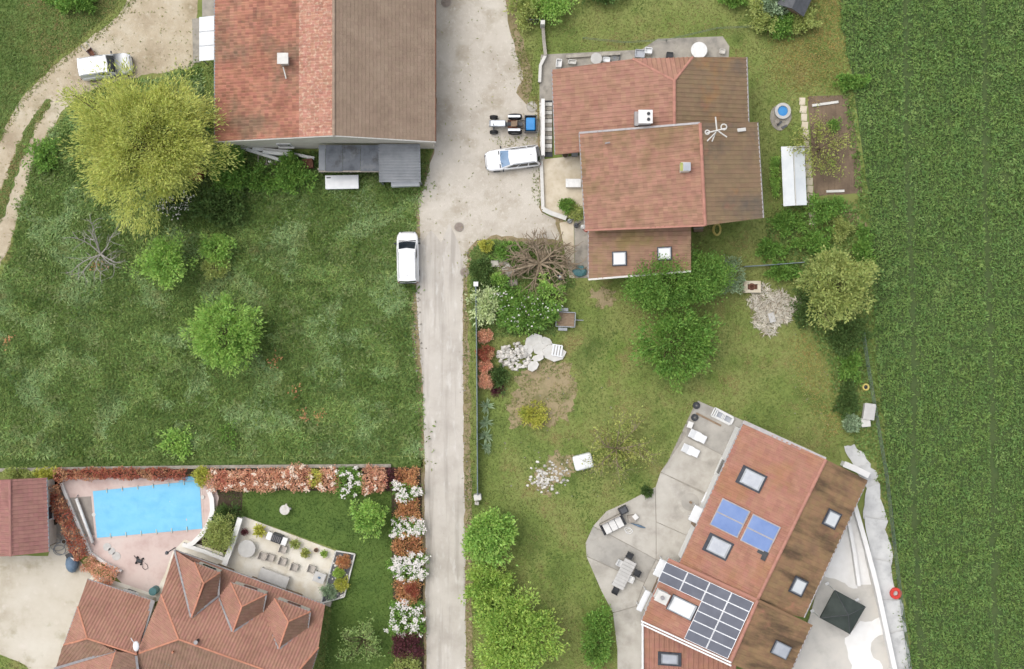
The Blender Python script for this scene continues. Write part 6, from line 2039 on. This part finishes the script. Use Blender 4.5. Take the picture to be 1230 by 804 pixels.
def bare(name, label, px, py, r, h, mat, nmain=9, seed=0, thick=.07, cat='tree', leaf=None, nleaf=0, zbase=.0, sub=6):
    rng = np.random.default_rng(seed + int(px * 3 + py))
    q = P(px, py, h * .5)
    t = T(name, label, cat, (q[0], q[1], 0))
    k = (HC - h * .5) / HC / SC
    Rw = r * k
    g = G()
    tips = []
    g.tube([(0, 0, 0), (.05, .03, h * .3)], [thick * 2, thick * 1.5], 7)
    for i in range(nmain):
        a = 2 * math.pi * i / nmain + rng.normal() * .25
        rl = Rw * rng.uniform(.65, 1.1)
        e = np.array([rl * math.cos(a), rl * math.sin(a), h * rng.uniform(.55, 1.0)])
        p, rd = limb(rng, (0, 0, h * .25), e, thick, thick * .25, .12, 5)
        g.tube(p, rd, 6)
        tips.append(e)
        for j in range(sub):
            st = np.array(p[rng.integers(1, 5)])
            a2 = a + rng.normal() * .8
            ln = Rw * rng.uniform(.2, .5)
            e2 = st + [ln * math.cos(a2), ln * math.sin(a2), rng.uniform(-.2, .5)]
            e2[2] = max(e2[2], .05)
            p2, r2 = limb(rng, st, e2, thick * .45, thick * .14, .1, 3)
            g.tube(p2, r2, 5)
            tips.append(e2)
            for m_ in range(2):
                e3 = e2 + rng.normal(size=3) * Rw * .12
                e3[2] = max(e3[2], .05)
                mid_ = np.array(p2[2])
                g.tube([tuple(mid_), tuple(e3)], [thick * .22, thick * .1], 4)
                tips.append(e3)
    g.build('branches', MT[mat], t, True)
    if leaf:
        tips = np.array(tips)
        idx = rng.integers(0, len(tips), nleaf)
        pos = tips[idx] * rng.uniform(.55, 1.03, (nleaf, 1)) + rng.normal(size=(nleaf, 3)) * .16
        V, F = leafquads(pos, rng.normal(size=(nleaf, 3)) + [0, 0, .3], .2, .09, rng)
        link('crown', npmesh('crown', V, F), MT[leaf], t)
    return t


bare('bare_tree', 'leafless grey shrub with twisted branches in the meadow', 118, 305, 37, 2.4, 'greybark', 9, 2, .065)
bare('dead_tree', 'toppled dead tree with bare brown branches in the front garden', 648, 316, 42, 2.0, 'deadwood', 24, 5, .12, sub=8)
bare('sparse_tree', 'thin branched tree with sparse yellow leaves on the right lawn', 742, 540, 38, 3.8, 'deadwood', 12, 3, .035, leaf='L_sparse', nleaf=2600, sub=8)
bare('sparse_tree', 'thin young tree with scattered leaves over the vegetable plot', 988, 178, 36, 4.2, 'bark', 10, 4, .035, leaf='L_sparse', nleaf=1900, sub=6)

# --- front garden of the middle house
plant('shrub', 'wide green shrub dotted with white flowers above the rubble', 'shrub', 632, 374, 40, 27, 2.2, 'L_mid', 120, 48, .22, .13, .18, .1, trunk=0, blossom='L_blossom', nb=90, bl=.14, lump=.25)
plant('shrub', 'green flowering shrub beside the trailer', 'shrub', 660, 352, 20, 18, 1.8, 'L_bright', 50, 40, .2, .12, .2, .1, trunk=0)
plant('shrub', 'pale variegated shrub on the roadside fence', 'shrub', 583, 366, 18, 24, 1.8, 'L_pale', 70, 40, .24, .1, .2, .1, trunk=0, lump=.35, outw=.9)
plant('shrub', 'green shrub with large white flowers behind the fence post', 'shrub', 600, 358, 15, 15, 1.6, 'L_mid', 40, 36, .2, .12, .2, .1, trunk=0, blossom='L_blossom', nb=80)
plant('shrub', 'yellow-green ball bush at the garden corner on the yard', 'shrub', 584, 296, 9, 8, .9, 'L_yellow', 36, 36, .12, .07, .22, .1, trunk=0, lump=.08)
plant('shrub', 'round leafy green bush beside the garden stones', 'shrub', 599.5, 336, 11, 11, 1.1, 'L_bright', 40, 38, .15, .1, .22, .1, trunk=0, lump=.1)
plant('shrub', 'dark low bush beside the road manhole', 'shrub', 577, 326, 14, 15, 1.0, 'L_dark', 50, 38, .18, .1, .2, .05, trunk=0, lump=.25)
plant('shrub', 'dark green groundcover bush inside the garden corner', 'shrub', 612, 302, 24, 11, .7, 'L_mid', 60, 36, .16, .1, .22, .05, trunk=0, lump=.3)
plant('shrub', 'dark green shrub below the round leafy bush', 'shrub', 590, 346, 16, 10, 1.0, 'L_dark', 40, 36, .18, .1, .22, .05, trunk=0, lump=.25)
plant('shrub', 'dark shrub behind the red ball shrubs', 'shrub', 600, 452, 13, 15, 1.0, 'L_dark', 40, 36, .18, .1, .22, .05, trunk=0, lump=.35)
for y, m, r, lab in ((404, 'L_peach', 9.5, 'topmost peach ball shrub along the roadside fence'), (424.5, 'L_red', 10.5, 'deep red ball shrub along the roadside fence'), (440.5, 'L_peach', 8.5, 'peach ball shrub directly below the deep red one'), (458.5, 'L_peach', 9.5, 'peach ball shrub last in the row before the agaves')):
    plant('ball_shrub', lab, 'shrub', 582.5, y, r, r, 1.1, m, 46, 44, .11, .07, .2, .1, trunk=0, group='ball shrubs by the road fence', lump=.07)
for k, y in enumerate((488, 507, 524, 538)):
    q = P(584, y)
    t = T('agave', ['pale agave next to the last ball shrub', 'pale agave second in the row by the fence', 'pale agave third in the row by the fence', 'small pale agave at the end of the fence row'][k], 'agave', q, 0, 'agaves along the road fence')
    rng = np.random.default_rng(70 + k)
    n = 34
    a = rng.uniform(0, 6.28, n)
    el = rng.uniform(.15, 1.2, n)
    d = np.stack([np.cos(a) * np.cos(el), np.sin(a) * np.cos(el), np.sin(el)], 1)
    V, F = leafquads(np.zeros((n, 3)) + [0, 0, .05], d, .72 - .1 * (k == 3), .15, rng, .25, .8)
    link('leaves', npmesh('leaves', V, F), MT['L_sage'], t)
    G().ball((0, 0, .1), .14, 8, 5).build('heart', MT['L_sage'], t, True)
plant('shrub', 'purplish low plant beside the last ball shrub', 'shrub', 598, 468, 8, 10, .6, 'L_purple', 24, 24, .14, .08, .28, .05, trunk=0)
plant('shrub', 'bright yellow-green bush on the bare earth', 'shrub', 640, 498, 19, 14, .9, 'L_yellow', 56, 36, .16, .09, .22, .05, trunk=0, lump=.35)
# --- terrace bushes of the middle house
plant('shrub', 'dark green ball bush on the beige terrace corner', 'shrub', 681, 247, 10, 10, 1.2, 'L_mid', 46, 40, .13, .08, .2, .1, trunk=0, lump=.1)
plant('shrub', 'pale olive plant between ball bush and house', 'shrub', 692, 254, 13, 12, .9, 'L_olive', 40, 36, .16, .07, .22, .08, trunk=0, lump=.25)
# --- big trees south of the middle house
plant('laurel_tree', 'long dense dark green tree against the annex roof', 'tree', 814, 336, 70, 36, 5.6, 'L_mid', 460, 70, .16, .11, .2, .2, rz=R(9), lump=.12, limbs=18, shell=.42)
plant('maple_tree', 'bright green round tree on the lawn below the dense tree', 'tree', 814, 413, 51, 46, 5.2, 'L_mid', 170, 44, .26, .12, .15, .25, lump=.26, outw=.9, limbs=16)
plant('shrub', 'grey-green loose shrub between dense tree and fire pit', 'shrub', 880, 330, 20, 26, 2.2, 'L_sage', 60, 30, .2, .09, .22, .08, trunk=0, lump=.3)
plant('pear_tree', 'pale olive green tree at the field edge', 'tree', 1005, 342, 42, 48, 5.8, 'L_olive', 190, 48, .24, .12, .15, .22, lump=.32, limbs=18)
edge = 'bushes along the field edge'
for x, y, rx, ry, h, m, lab in ((990, 252, 24, 20, 1.8, 'L_mid', 'mid green bush below the vegetable plot'), (948, 268, 24, 16, 1.2, 'L_mid', 'loose bramble below the white greenhouse'), (1022, 98, 22, 10, 1.3, 'L_mid', 'green bush between dry lawn and vegetable plot'),
                            (978, 292, 26, 16, 1.3, 'L_mid', 'loose bramble above the pale olive tree'), (1038, 300, 12, 28, 1.2, 'L_mid', 'tall weeds between pale olive tree and crop'), (925, 300, 20, 11, .9, 'L_mid', 'low bush above the blue fence rail'),
                            (940, 325, 22, 12, 1.2, 'L_mid', 'green bush below the blue fence rail'), (970, 372, 18, 20, 1.4, 'L_dark', 'dark bush between branch pile and pale olive tree'), (1018, 402, 24, 22, 1.5, 'L_dark', 'dark bush under the pale olive tree'),
                            (1022, 440, 14, 20, 1.1, 'L_mid', 'green weeds above the yellow tub'), (1018, 480, 12, 22, 1.0, 'L_dark', 'dark weeds beside the beehives'), (1022, 508, 10, 12, .8, 'L_sage', 'grey-green weeds under the beehives'),
                            (1010, 275, 12, 12, 1.0, 'L_olive', 'pale weeds beside the compost earth')):
    plant('edge_bush', lab, 'shrub', x, y, rx, ry, h, m, 64, 40, .2, .11, .2, .05, trunk=0, group=edge, lump=.4)
plant('planted_strip', 'narrow strip of salad plants beside the white greenhouse', 'plants', 931, 210, 5, 32, .6, 'L_bright', 60, 30, .16, .1, .5, .05, trunk=0, lump=.15)
plant('shrub', 'green herbs standing in the vegetable plot', 'shrub', 1003, 150, 9, 9, .5, 'L_mid', 24, 26, .14, .08, .3, .05, trunk=0, lump=.3)
# --- top lawn shrubs
for x, y, rx, ry, h, m, lab in ((634, 6, 22, 24, 2.0, 'L_olive', 'brownish green bush at the yard edge by the gate'), (668, 0, 26, 26, 2.4, 'L_bright', 'bright green bush beside the gate pillar'), (725, -8, 30, 12, 1.8, 'L_dark', 'dark hedge bush at the top of the lawn'),
                                (916, 16, 18, 26, 2.0, 'L_olive', 'olive bush left of the dark shed'), (938, 30, 16, 16, 1.6, 'L_mid', 'round green bush below the dark shed'), (964, 22, 16, 18, 1.6, 'L_olive', 'pale bush right of the dark shed'),
                                (930, 2, 20, 16, 2.4, 'L_sage', 'grey-green bush against the dark shed'), (882, -4, 14, 14, 1.4, 'L_mid', 'green bush at the end of the wire fence'), (86, 2, 34, 16, 1.4, 'L_mid', 'leafy green bush around the red and white board')):
    plant('shrub', lab, 'shrub', x, y, rx, ry, h, m, 70, 42, .2, .11, .2, .06, trunk=0, lump=.3)
# --- road and lawn trees at the bottom
plant('roadside_tree', 'bright green dense tree first along the road', 'tree', 588, 646, 34, 34, 4.0, 'L_bright', 150, 52, .26, .14, .16, .2, lump=.16, limbs=12)
plant('roadside_tree', 'yellow-green tree between its two road neighbours', 'tree', 585, 702, 28, 28, 3.4, 'L_lime', 120, 46, .22, .12, .17, .2, lump=.25, limbs=12)
plant('roadside_tree', 'large light green tree at the bottom of the right lawn', 'tree', 620, 768, 52, 54, 5.4, 'L_lime', 230, 52, .24, .13, .15, .2, lump=.3, limbs=18)
plant('shrub', 'dark underbush between the yellow-green and light green trees', 'shrub', 590, 738, 22, 16, 1.8, 'L_mid', 50, 36, .2, .12, .2, .08, trunk=0)
plant('laurel_hedge', 'long laurel bush along the round patio edge', 'shrub', 718, 768, 19, 45, 1.8, 'L_mid', 130, 40, .2, .11, .2, .06, trunk=0, lump=.16)
plant('ball_shrub', 'small dark green clipped ball at the patio step', 'shrub', 777.5, 591, 7.5, 7.5, 1.0, 'L_dark', 46, 46, .1, .06, .18, .1, trunk=0, lump=.04)
# --- pool garden
plant('olive_tree', 'rounded olive-green conifer bush in the pool bed', 'shrub', 264, 641, 21, 22, 2.6, 'L_olive', 110, 44, .17, .07, .2, .06, trunk=0, lump=.2)
plant('shrub', 'dark green palm-like bush at the top of the pool bed', 'shrub', 275, 618, 18, 14, 1.2, 'L_dark', 40, 36, .3, .07, .22, .08, trunk=0, outw=1.2)
plant('ball_shrub', 'yellow-green round bush in the red hedge line', 'shrub', 242, 572, 13, 12, 1.5, 'L_yellow', 60, 44, .13, .08, .18, .08, trunk=0, lump=.1)
plant('acacia_tree', 'round bright green tree on the pool garden lawn', 'tree', 442, 621, 23, 22, 3.2, 'L_bright', 90, 46, .2, .12, .17, .2, lump=.22)
bare('larch_tree', 'feathery pale green young conifer at the lawn bottom', 435, 772, 30, 3.4, 'bark', 9, 9, .035, leaf='L_sapling', nleaf=2200, sub=6)


def hedge(name, label, pts, w, h, leaf, dens=230, L=.15, Wd=.09, seed=0, group=None, blossom=None, nb=0, cat='hedge', taper=False):
    rng = np.random.default_rng(900 + seed)
    ww = [np.array(P(*p)[:2]) for p in pts]
    seg = [np.linalg.norm(ww[i + 1] - ww[i]) for i in range(len(ww) - 1)]
    tot = sum(seg)
    c = ww[len(ww) // 2]
    t = T(name, label, cat, (c[0], c[1], 0), 0, group)

    def sample(n, top=False):
        s = rng.uniform(0, tot, n)
        out = np.zeros((n, 3))
        acc = 0
        for i, l in enumerate(seg):
            m = (s >= acc) & (s <= acc + l)
            f = ((s[m] - acc) / l)[:, None]
            dd = (ww[i + 1] - ww[i]) / l
            nn = np.array([-dd[1], dd[0]])
            off = rng.uniform(-1, 1, m.sum())
            off = np.sign(off) * np.abs(off) ** .8
            bulge = 1 + .18 * np.sin(s[m] * 2.3 + seed) + .12 * np.sin(s[m] * 5.1)
            out[m, :2] = ww[i] * (1 - f) + ww[i + 1] * f + nn[None] * (off * w / SC / 2 * bulge)[:, None]
            if taper:
                e_ = np.abs(2 * s[m] / tot - 1)
                sh_ = np.sqrt(np.clip(1 - e_ ** 3, 0, 1)) * .55 + .45
                out[m, :2] = ww[i] * (1 - f) + ww[i + 1] * f + nn[None] * (off * w / SC / 2 * bulge * sh_)[:, None] + rng.normal(size=(m.sum(), 2)) * .09
            zt = h * (1 - .25 * off ** 4) * (1 + .1 * np.sin(s[m] * 3.1 + seed))
            out[m, 2] = zt * (rng.uniform(.9, 1.08, m.sum()) if top else rng.uniform(.1, 1.02, m.sum()) ** .5)
            acc += l
        out[:, :2] -= c
        return out
    n = int(tot * w / SC * dens * (1 + h * .6))
    pos = sample(n)
    V, F = leafquads(pos, rng.normal(size=(n, 3)) + [0, 0, .4], L, Wd, rng, .4, .5)
    V[:, 2] = np.maximum(V[:, 2], .02)
    link('foliage', npmesh('foliage', V, F), MT[leaf], t)
    g = G()
    for k in range(max(2, int(tot / .7))):
        p = sample(1)[0]
        g.tube([(p[0], p[1], 0), (p[0] + .05, p[1], h * .7)], [.03, .015], 5)
    g.build('stems', MT['bark'], t, True)
    if blossom:
        pos = sample(nb, True)
        # bunched
        nb = int(nb * (.75 if blossom == 'L_blossom' else .45))
        pos = pos[:nb]
        cl = pos[rng.integers(0, max(4, nb // 14), nb)] + rng.normal(size=(nb, 3)) * [.09, .09, .05]
        V, F = leafquads(cl, rng.normal(size=(nb, 3)) * [1, 1, .3], .15, .12, rng, .3, .85)
        link('blossom', npmesh('blossom', V, F), MT[blossom], t)
    return t


hedge('red_hedge', 'long narrow red-leaved hedge behind the swimming pool', [(72, 569), (150, 567), (228, 569)], 13, 1.5, 'L_red', seed=1)
hedge('red_hedge', 'slanting red hedge between garage and pool deck', [(66, 582), (76, 606), (90, 636), (104, 668)], 17, 1.5, 'L_red', seed=2)
hedge('mixed_hedge', 'cream and red hedge corner above the covered barbecue', [(106, 672), (120, 682), (142, 693)], 20, 1.3, 'L_peach', seed=3)
hg = 'shrubs of the flowering hedge'
for k, (x0, x1, y, w, m, bs, nb, lab) in enumerate(((255, 290, 575, 24, 'L_peach', 'L_blossompink', 160, 'peach hedge shrub right of the yellow-green ball'), (297, 331, 575, 25, 'L_peach', 'L_blossompink', 220, 'peach hedge shrub above the bird bath'),
                                                   (336, 373, 574, 26, 'L_peach', 'L_blossompink', 520, 'palest pink flowering hedge shrub'), (376, 386, 573, 20, 'L_yellow', None, 0, 'narrow yellow shrub in the flowering hedge'),
                                                   (386, 405, 574, 24, 'L_peach', 'L_blossompink', 200, 'narrow peach hedge shrub beside the yellow one'), (408, 434, 577, 30, 'L_mid', 'L_blossom', 330, 'green hedge shrub with white flowers behind the round tree'),
                                                   (440, 463, 574, 28, 'L_peach', 'L_blossompink', 90, 'reddish peach hedge shrub before the purple one'), (466, 478, 574, 20, 'L_purple', None, 0, 'dark purple shrub in the hedge along the meadow'), (480, 500, 573, 22, 'L_orange', None, 0, 'rust-orange shrub at the hedge corner by the road'))):
    hedge('hedge_shrub', lab, [(x0 - 3, y), ((x0 + x1) / 2, y + RAND.uniform(-2, 2)), (x1 + 3, y)], w * 1.08, RAND.uniform(1.1, 1.5), m, seed=20 + k, group=hg, blossom=bs, nb=nb, cat='shrub', taper=True)
for k, (y0, y1, w, m, bs, nb, lab) in enumerate(((583, 595, 34, 'L_mid', 'L_blossom', 620, 'small white flowering shrub below the hedge corner'), (598, 620, 28, 'L_orange', None, 0, 'rust-orange shrub between the first two white road shrubs'),
                                                (622, 639, 38, 'L_mid', 'L_blossom', 900, 'white flowering road shrub level with the round tree'), (641, 664, 30, 'L_orange', None, 0, 'rust-orange shrub level with the terrace bed'),
                                                (667, 692, 41, 'L_mid', 'L_blossom', 1250, 'broad white flowering road shrub level with the terrace'), (695, 720, 28, 'L_orange', None, 0, 'rust-orange shrub holding a crimson bush'),
                                                (722, 758, 40, 'L_mid', 'L_blossom', 950, 'large white flowering road shrub with green gaps'), (760, 784, 34, 'L_purple', None, 0, 'dark purple shrub last in the road hedge'), (786, 830, 34, 'L_olive', None, 0, 'olive shrub below the dark purple road shrub'))):
    hedge('hedge_shrub', lab, [(490 + RAND.uniform(-1.5, 1.5), y0 - 2.5), (490 + RAND.uniform(-2, 2), (y0 + y1) / 2), (490, y1 + 2.5)], w * 1.06, RAND.uniform(1.1, 1.5), m, seed=40 + k, group=hg, blossom=bs, nb=nb, cat='shrub', taper=True)
plant('shrub', 'crimson bush set in the rust-orange road shrub', 'shrub', 494, 708, 9, 9, 1.7, 'L_red', 34, 36, .13, .08, .24, .4, trunk=0, lump=.1)
for x, y, r, m, lab in ((413, 675, 9, 'L_orange', 'brown grassy ball plant in the raised bed'), (407, 688, 6, 'L_lime', 'lime green plant in the middle of the raised bed'), (411, 701, 9, 'L_yellow', 'large yellow-green ball at the end of the raised bed'), (396, 710, 10, 'L_sage', 'grey-green spiky plant at the house end of the raised bed')):
    plant('bed_plant', lab, 'plant', x, y, r, r, .9, m, 40, 34, .13, .06, .22, .36, trunk=0, group='plants in the raised bed', lump=.12)
plant('shrub', 'scrubby green bush behind the garage roof', 'shrub', 54, 570, 14, 9, 1.6, 'L_yellow', 40, 34, .16, .09, .22, .05, trunk=0)
plant('shrub', 'dry brown scrub left of the garage bush', 'shrub', 22, 567, 22, 7, 1.0, 'L_olive', 44, 30, .16, .07, .22, .05, trunk=0)

# --- pale branch pile beside the fire pit
bp = T('branch_pile', 'pile of pale cut branches and chips beside the fire pit', 'branch pile', P(927, 371))
rng = np.random.default_rng(31)
n = 2600
a = rng.uniform(0, 6.28, n)
r_ = np.sqrt(rng.random(n)) * (1 + .25 * np.sin(3 * a + 1) + .15 * np.sin(7 * a))
pos = np.stack([r_ * np.cos(a) * 1.9, r_ * np.sin(a) * 1.75, .12 + .5 * np.clip(1 - r_, 0, 1) * rng.random(n)], 1)
d = rng.normal(size=(n, 3)) * [1, 1, .25]
V, F = leafquads(pos, d, .38, .055, rng, .5, .7)
V[:, 2] = np.maximum(V[:, 2], .02)
link('twigs', npmesh('twigs', V, F), MT['L_twig'], bp)['kind'] = 'stuff'
g = G()
for k in range(70):
    i = rng.integers(0, n)
    e = pos[i] + unit(d[i][None])[0] * .7
    g.tube([tuple(pos[i] + [0, 0, .05]), (e[0], e[1], max(e[2], .05))], [.03, .012], 5)
g.build('branches', MT['deadwood'], bp, True)['kind'] = 'stuff'
G().box((-.1, -.75, .5), (.5, .8, .05), R(15)).build('white_board', MT['palegrey'], bp, True)

# ------------------------------------------------------------ grass and crops
rng = np.random.default_rng(11)
HARD = [GA_, bedp]
MEADOW_BB = (np.array(MEADOW).min(0), np.array(MEADOW).max(0))
MT['W_pale'] = leafm('pale_weed_leaf', [C(102, 124, 64), C(120, 138, 82), C(108, 128, 64)], isl=.2)
MT['W_dark'] = leafm('dark_weed_leaf', [C(76, 104, 40), C(94, 122, 48), C(84, 112, 46)], isl=.25)
xy = spread(rough(MEADOW, .5, .3, 1), 150, rng)
w_ = np.array([mnoise.noise(Vector((x * .35, y * .35, 3.0))) for x, y in xy[::1]]) if len(xy) < 260000 else np.zeros(len(xy))
grass('meadow_grass', 'tall uneven meadow grass left of the road', 'grass', xy[w_ > -.05], MT['G_meadow'], .36, .075, rng, (.75, 1.5))
grass('meadow_grass', 'lusher dark tufts through the meadow', 'grass', xy[w_ <= -.05], MT['G_lush'], .30, .075, rng, (.75, 1.5))
xy = spread(PX([(240, 180), (505, 188), (505, 232), (440, 262), (300, 270), (240, 262)]), 150, rng)
grass('meadow_grass', 'lush tall grass in front of the barn', 'grass', xy, MT['G_lush'], .34, .1, rng, (.65, 1.45))
xy = spread(rough(LAWN_NW, .5, .3, 2), 100, rng)
grass('lawn_grass', 'rough grass at the outer side of the track', 'grass', xy, MT['G_lawn'], .22, .06, rng, (.8, 1.5))
xy = spread(rough(LAWN_NW, .5, .3, 2), 60, rng)
grass('lawn_grass', 'green tufts in the rough grass by the track', 'grass', xy, MT['G_lush'], .2, .06, rng, (.8, 1.5))
xy = np.concatenate([spread(PX([(226, 76), (258, 60), (262, 186), (236, 180)]), 110, rng), spread(PX([(500, 176), (520, 176), (514, 210), (506, 232), (498, 232)]), 110, rng), spread(PX([(375, 720), (400, 722), (395, 850), (365, 850)]), 100, rng)])
grass('wall_grass', 'rough grass at the foot of barn and house walls', 'grass', xy, MT['G_lush'], .2, .06, rng, (.7, 1.5))
xy = spread(rough(BAND, .5, .1, 14), 120, rng)
grass('bank_grass', 'dark mown grass strip above the boundary wall', 'grass', xy, MT['G_pool'], .16, .06, rng, (.85, 1.5))
xy = spread(POOLLAWN, 95, rng, HARD)
grass('lawn_grass', 'short dark green lawn of the pool garden', 'grass', xy, MT['G_pool'], .13, .05, rng, (.85, 1.5))
wp_, wd_ = [], []
for k in range(420):
    c_ = MEADOW_BB[0] + rng.random(2) * (MEADOW_BB[1] - MEADOW_BB[0])
    if not inside(c_[None], MEADOW)[0]:
        continue
    m_ = int(rng.integers(25, 90))
    (wp_ if rng.random() < .55 else wd_).append(c_ + rng.normal(size=(m_, 2)) * rng.uniform(.2, .6) * [1.2, .9])
grass('meadow_weeds', 'pale broad-leaved weed patches in the meadow', 'weeds', np.concatenate(wp_), MT['W_pale'], .24, .11, rng, (.9, 1.5), z=.1)
grass('meadow_weeds', 'dark green weed patches in the meadow', 'weeds', np.concatenate(wd_), MT['W_dark'], .26, .13, rng, (.7, 1.45), z=.14)
wo_ = [np.array(P(x, y)[:2]) + rng.normal(size=(26, 2)) * .28 for x, y in ((331, 431), (355, 469), (384, 500), (118, 318), (366, 498), (10, 408))]
grass('dry_weeds', 'small orange-brown dry weed spots in the meadow', 'weeds', np.concatenate(wo_), MT['L_orange'], .2, .1, rng, (.8, 1.5), z=.22)
# right gardens: one lawn with bare earth patches left open
RG = PX([(568, 300), (640, 292), (690, 336), (715, 338), (835, 330), (835, 270), (920, 264), (935, 250), (970, 255), (1010, 290), (1046, 300), (1052, 430), (1062, 520), (1072, 640), (1085, 740), (1100, 850), (1088, 850), (1060, 640), (1045, 560), (1028, 534), (1010, 536),
         (1010, 556), (893, 505), (838, 480), (786, 586), (745, 606), (704, 650), (722, 710), (742, 770), (742, 850), (567, 850), (566, 600), (564, 420)])
RT = PX([(628, -60), (1005, -60), (1024, 100), (1030, 115), (962, 115), (962, 176), (935, 178), (935, 255), (920, 264), (904, 150), (900, 84), (876, 84), (878, 52), (868, 42), (788, 45), (768, 58), (655, 64), (648, 80), (646, 190), (650, 190), (640, 130), (640, 95), (632, 60)])
xd = np.repeat(spread(EARTHS[2], 14, rng), 8, 0)
xd = xd + rng.normal(size=xd.shape) * .5
grass('dry_grass', 'pale worn grass strip on the lawn by the pale olive tree', 'grass', xd, MT['G_dry'], .15, .05, rng, (.85, 1.5), z=.03)
EARTHS.pop(2)
xy = spread(RG, 105, rng, EARTHS)
xe = np.concatenate([spread(rough(e, .2, 1.0, 5, 1.5), 110, rng) for e in EARTHS])
xe = xe[np.array([mnoise.noise(Vector((x * .9, y * .9, 2))) + .6 * mnoise.noise(Vector((x * 2.5, y * 2.5, 5))) for x, y in xe]) > -.12]
grass('lawn_grass', 'worn olive lawn of the right gardens', 'grass', np.concatenate([xy, xe]), MT['G_lawn'], .15, .05, rng, (.85, 1.5))
xy = spread(RT, 95, rng)
grass('lawn_grass', 'green lawn behind the stepped house', 'grass', xy, MT['G_lawn'], .15, .05, rng, (.85, 1.5))
xy = spread(rough(DRYL, .4, .8, 4), 150, rng)
xy = xy + rng.normal(size=xy.shape) * .55
xy = xy[xy[:, 0] < P(1014, 0)[0] + (xy[:, 1] - 28) * -.06]
grass('dry_grass', 'dry straw-coloured grass beside the crop field', 'grass', xy, MT['G_dry'], .16, .05, rng, (.85, 1.5))
# unmown growth under the shrubs and along the field edge
UG = PX([(925, 262), (940, 250), (980, 245), (1044, 240), (1050, 330), (1054, 420), (1066, 520), (1078, 640), (1094, 760), (1104, 850), (1092, 850), (1076, 730), (1064, 640), (1052, 560), (1024, 530), (1012, 500), (996, 440), (972, 396), (955, 345), (930, 324), (920, 290)])
xy = spread(rough(UG, .5, .5, 3), 75, rng)
grass('undergrowth', 'dark weedy undergrowth along the field fence', 'undergrowth', xy, MT['G_lush'], .3, .12, rng, (.75, 1.45))
xy = spread(PX([(1020, 90), (1034, 190), (1046, 250), (1032, 250), (1024, 190), (1012, 100)]), 80, rng)
grass('undergrowth', 'weeds between vegetable plot and crop field', 'undergrowth', xy, MT['G_lush'], .28, .11, rng, (.75, 1.45))
xy = spread(PX([(564, 300), (582, 290), (640, 290), (690, 336), (690, 345), (668, 352), (668, 402), (566, 404)]), 90, rng)
grass('undergrowth', 'leafy groundcover in the front garden of the stepped house', 'undergrowth', xy, MT['G_lush'], .24, .1, rng, (.75, 1.45))
# grass creeping over verges, track and yard edges
cr = [spread(rough(VERGE, .4, .3, 6, 1.0), 26, rng, [YARD, ROAD]), spread(TRMID, 170, rng),
      spread(PX([(622, 60), (640, 60), (646, 120), (648, 136), (636, 128), (626, 110)]), 90, rng), spread(PX([(588, 166), (640, 164), (648, 172), (648, 182), (600, 178)]), 45, rng),
      spread(PX([(640, 200), (650, 196), (652, 255), (640, 240)]), 50, rng), spread(PX([(556, 305), (566, 298), (570, 600), (570, 850), (560, 850), (558, 560)]), 60, rng), spread(COURTG, 60, rng),
      spread(rough(TRACK, .4, .5, 9, .9), 4, rng), spread(YARD, 1.2, rng), spread(PX([(612, 30), (632, 40), (640, 95), (626, 100), (614, 60)]), 40, rng)]
cr += [spread(PX([(140, -60), (190, -60), (160, 8), (114, 50), (68, 83), (28, 126), (3, 170), (-60, 285), (-60, 250), (0, 158), (60, 72), (104, 36)]), 100, rng),
       spread(PX([(-60, 430), (0, 325), (14, 285), (26, 240), (44, 185), (70, 138), (84, 132), (50, 195), (34, 245), (24, 300), (6, 350), (-60, 480)]), 90, rng)]
grass('verge_grass', 'sparse grass creeping over verges and gravel edges', 'grass', np.concatenate(cr), MT['G_lawn'], .18, .055, rng, (.8, 1.5), z=.014)
# crop in rows with two tramlines
fw = np.array([q[:2] for q in FIELD])
x0, x1 = fw[:, 0].min(), 46.5
rows = np.arange(x0 - 3, x1, .34)
pts_ = []
for k, xr_ in enumerate(rows):
    px_ = CX + xr_ * SC
    ys = np.arange(-31.5, 31.5, .17)
    ys = ys + rng.uniform(-.1, .1, len(ys))
    xs = xr_ + rng.normal(size=len(ys)) * .055 - ys * .022 + .12 * np.sin(ys * .21 + k * .05)
    keep = rng.random(len(ys)) > (.92 if (k % 19) == 8 else (.45 if (k % 19) == 9 else .06))
    pts_.append(np.stack([xs, ys], 1)[keep])
cp = np.concatenate(pts_)
cp = cp[inside(cp, rough(FIELD, .5, .3, 5))]
nl = 12
idx = np.repeat(np.arange(len(cp)), nl)
n = len(idx)
vig = np.array([mnoise.noise(Vector((x * 1.5, y * 1.1, 9))) for x, y in cp]) * .6 + 1.0
az = rng.uniform(0, 6.28, n)
el = rng.uniform(0, .8, n)
d = np.stack([np.cos(az) * np.cos(el), np.sin(az) * np.cos(el), np.sin(el)], 1)
hh = rng.uniform(.05, .4, n) * vig[idx]
pos = np.column_stack([cp[idx] + rng.normal(size=(n, 2)) * [.05, .08], hh])
V, F = leafquads(pos, d, (.2 * vig[idx])[:, None], (.07 * vig[idx])[:, None], rng, .4, .5)
tagit(link('crop', npmesh('crop', V, F), MT['G_crop']), 'dense dark green leafy crop in narrow field rows', 'crop', kind='stuff')
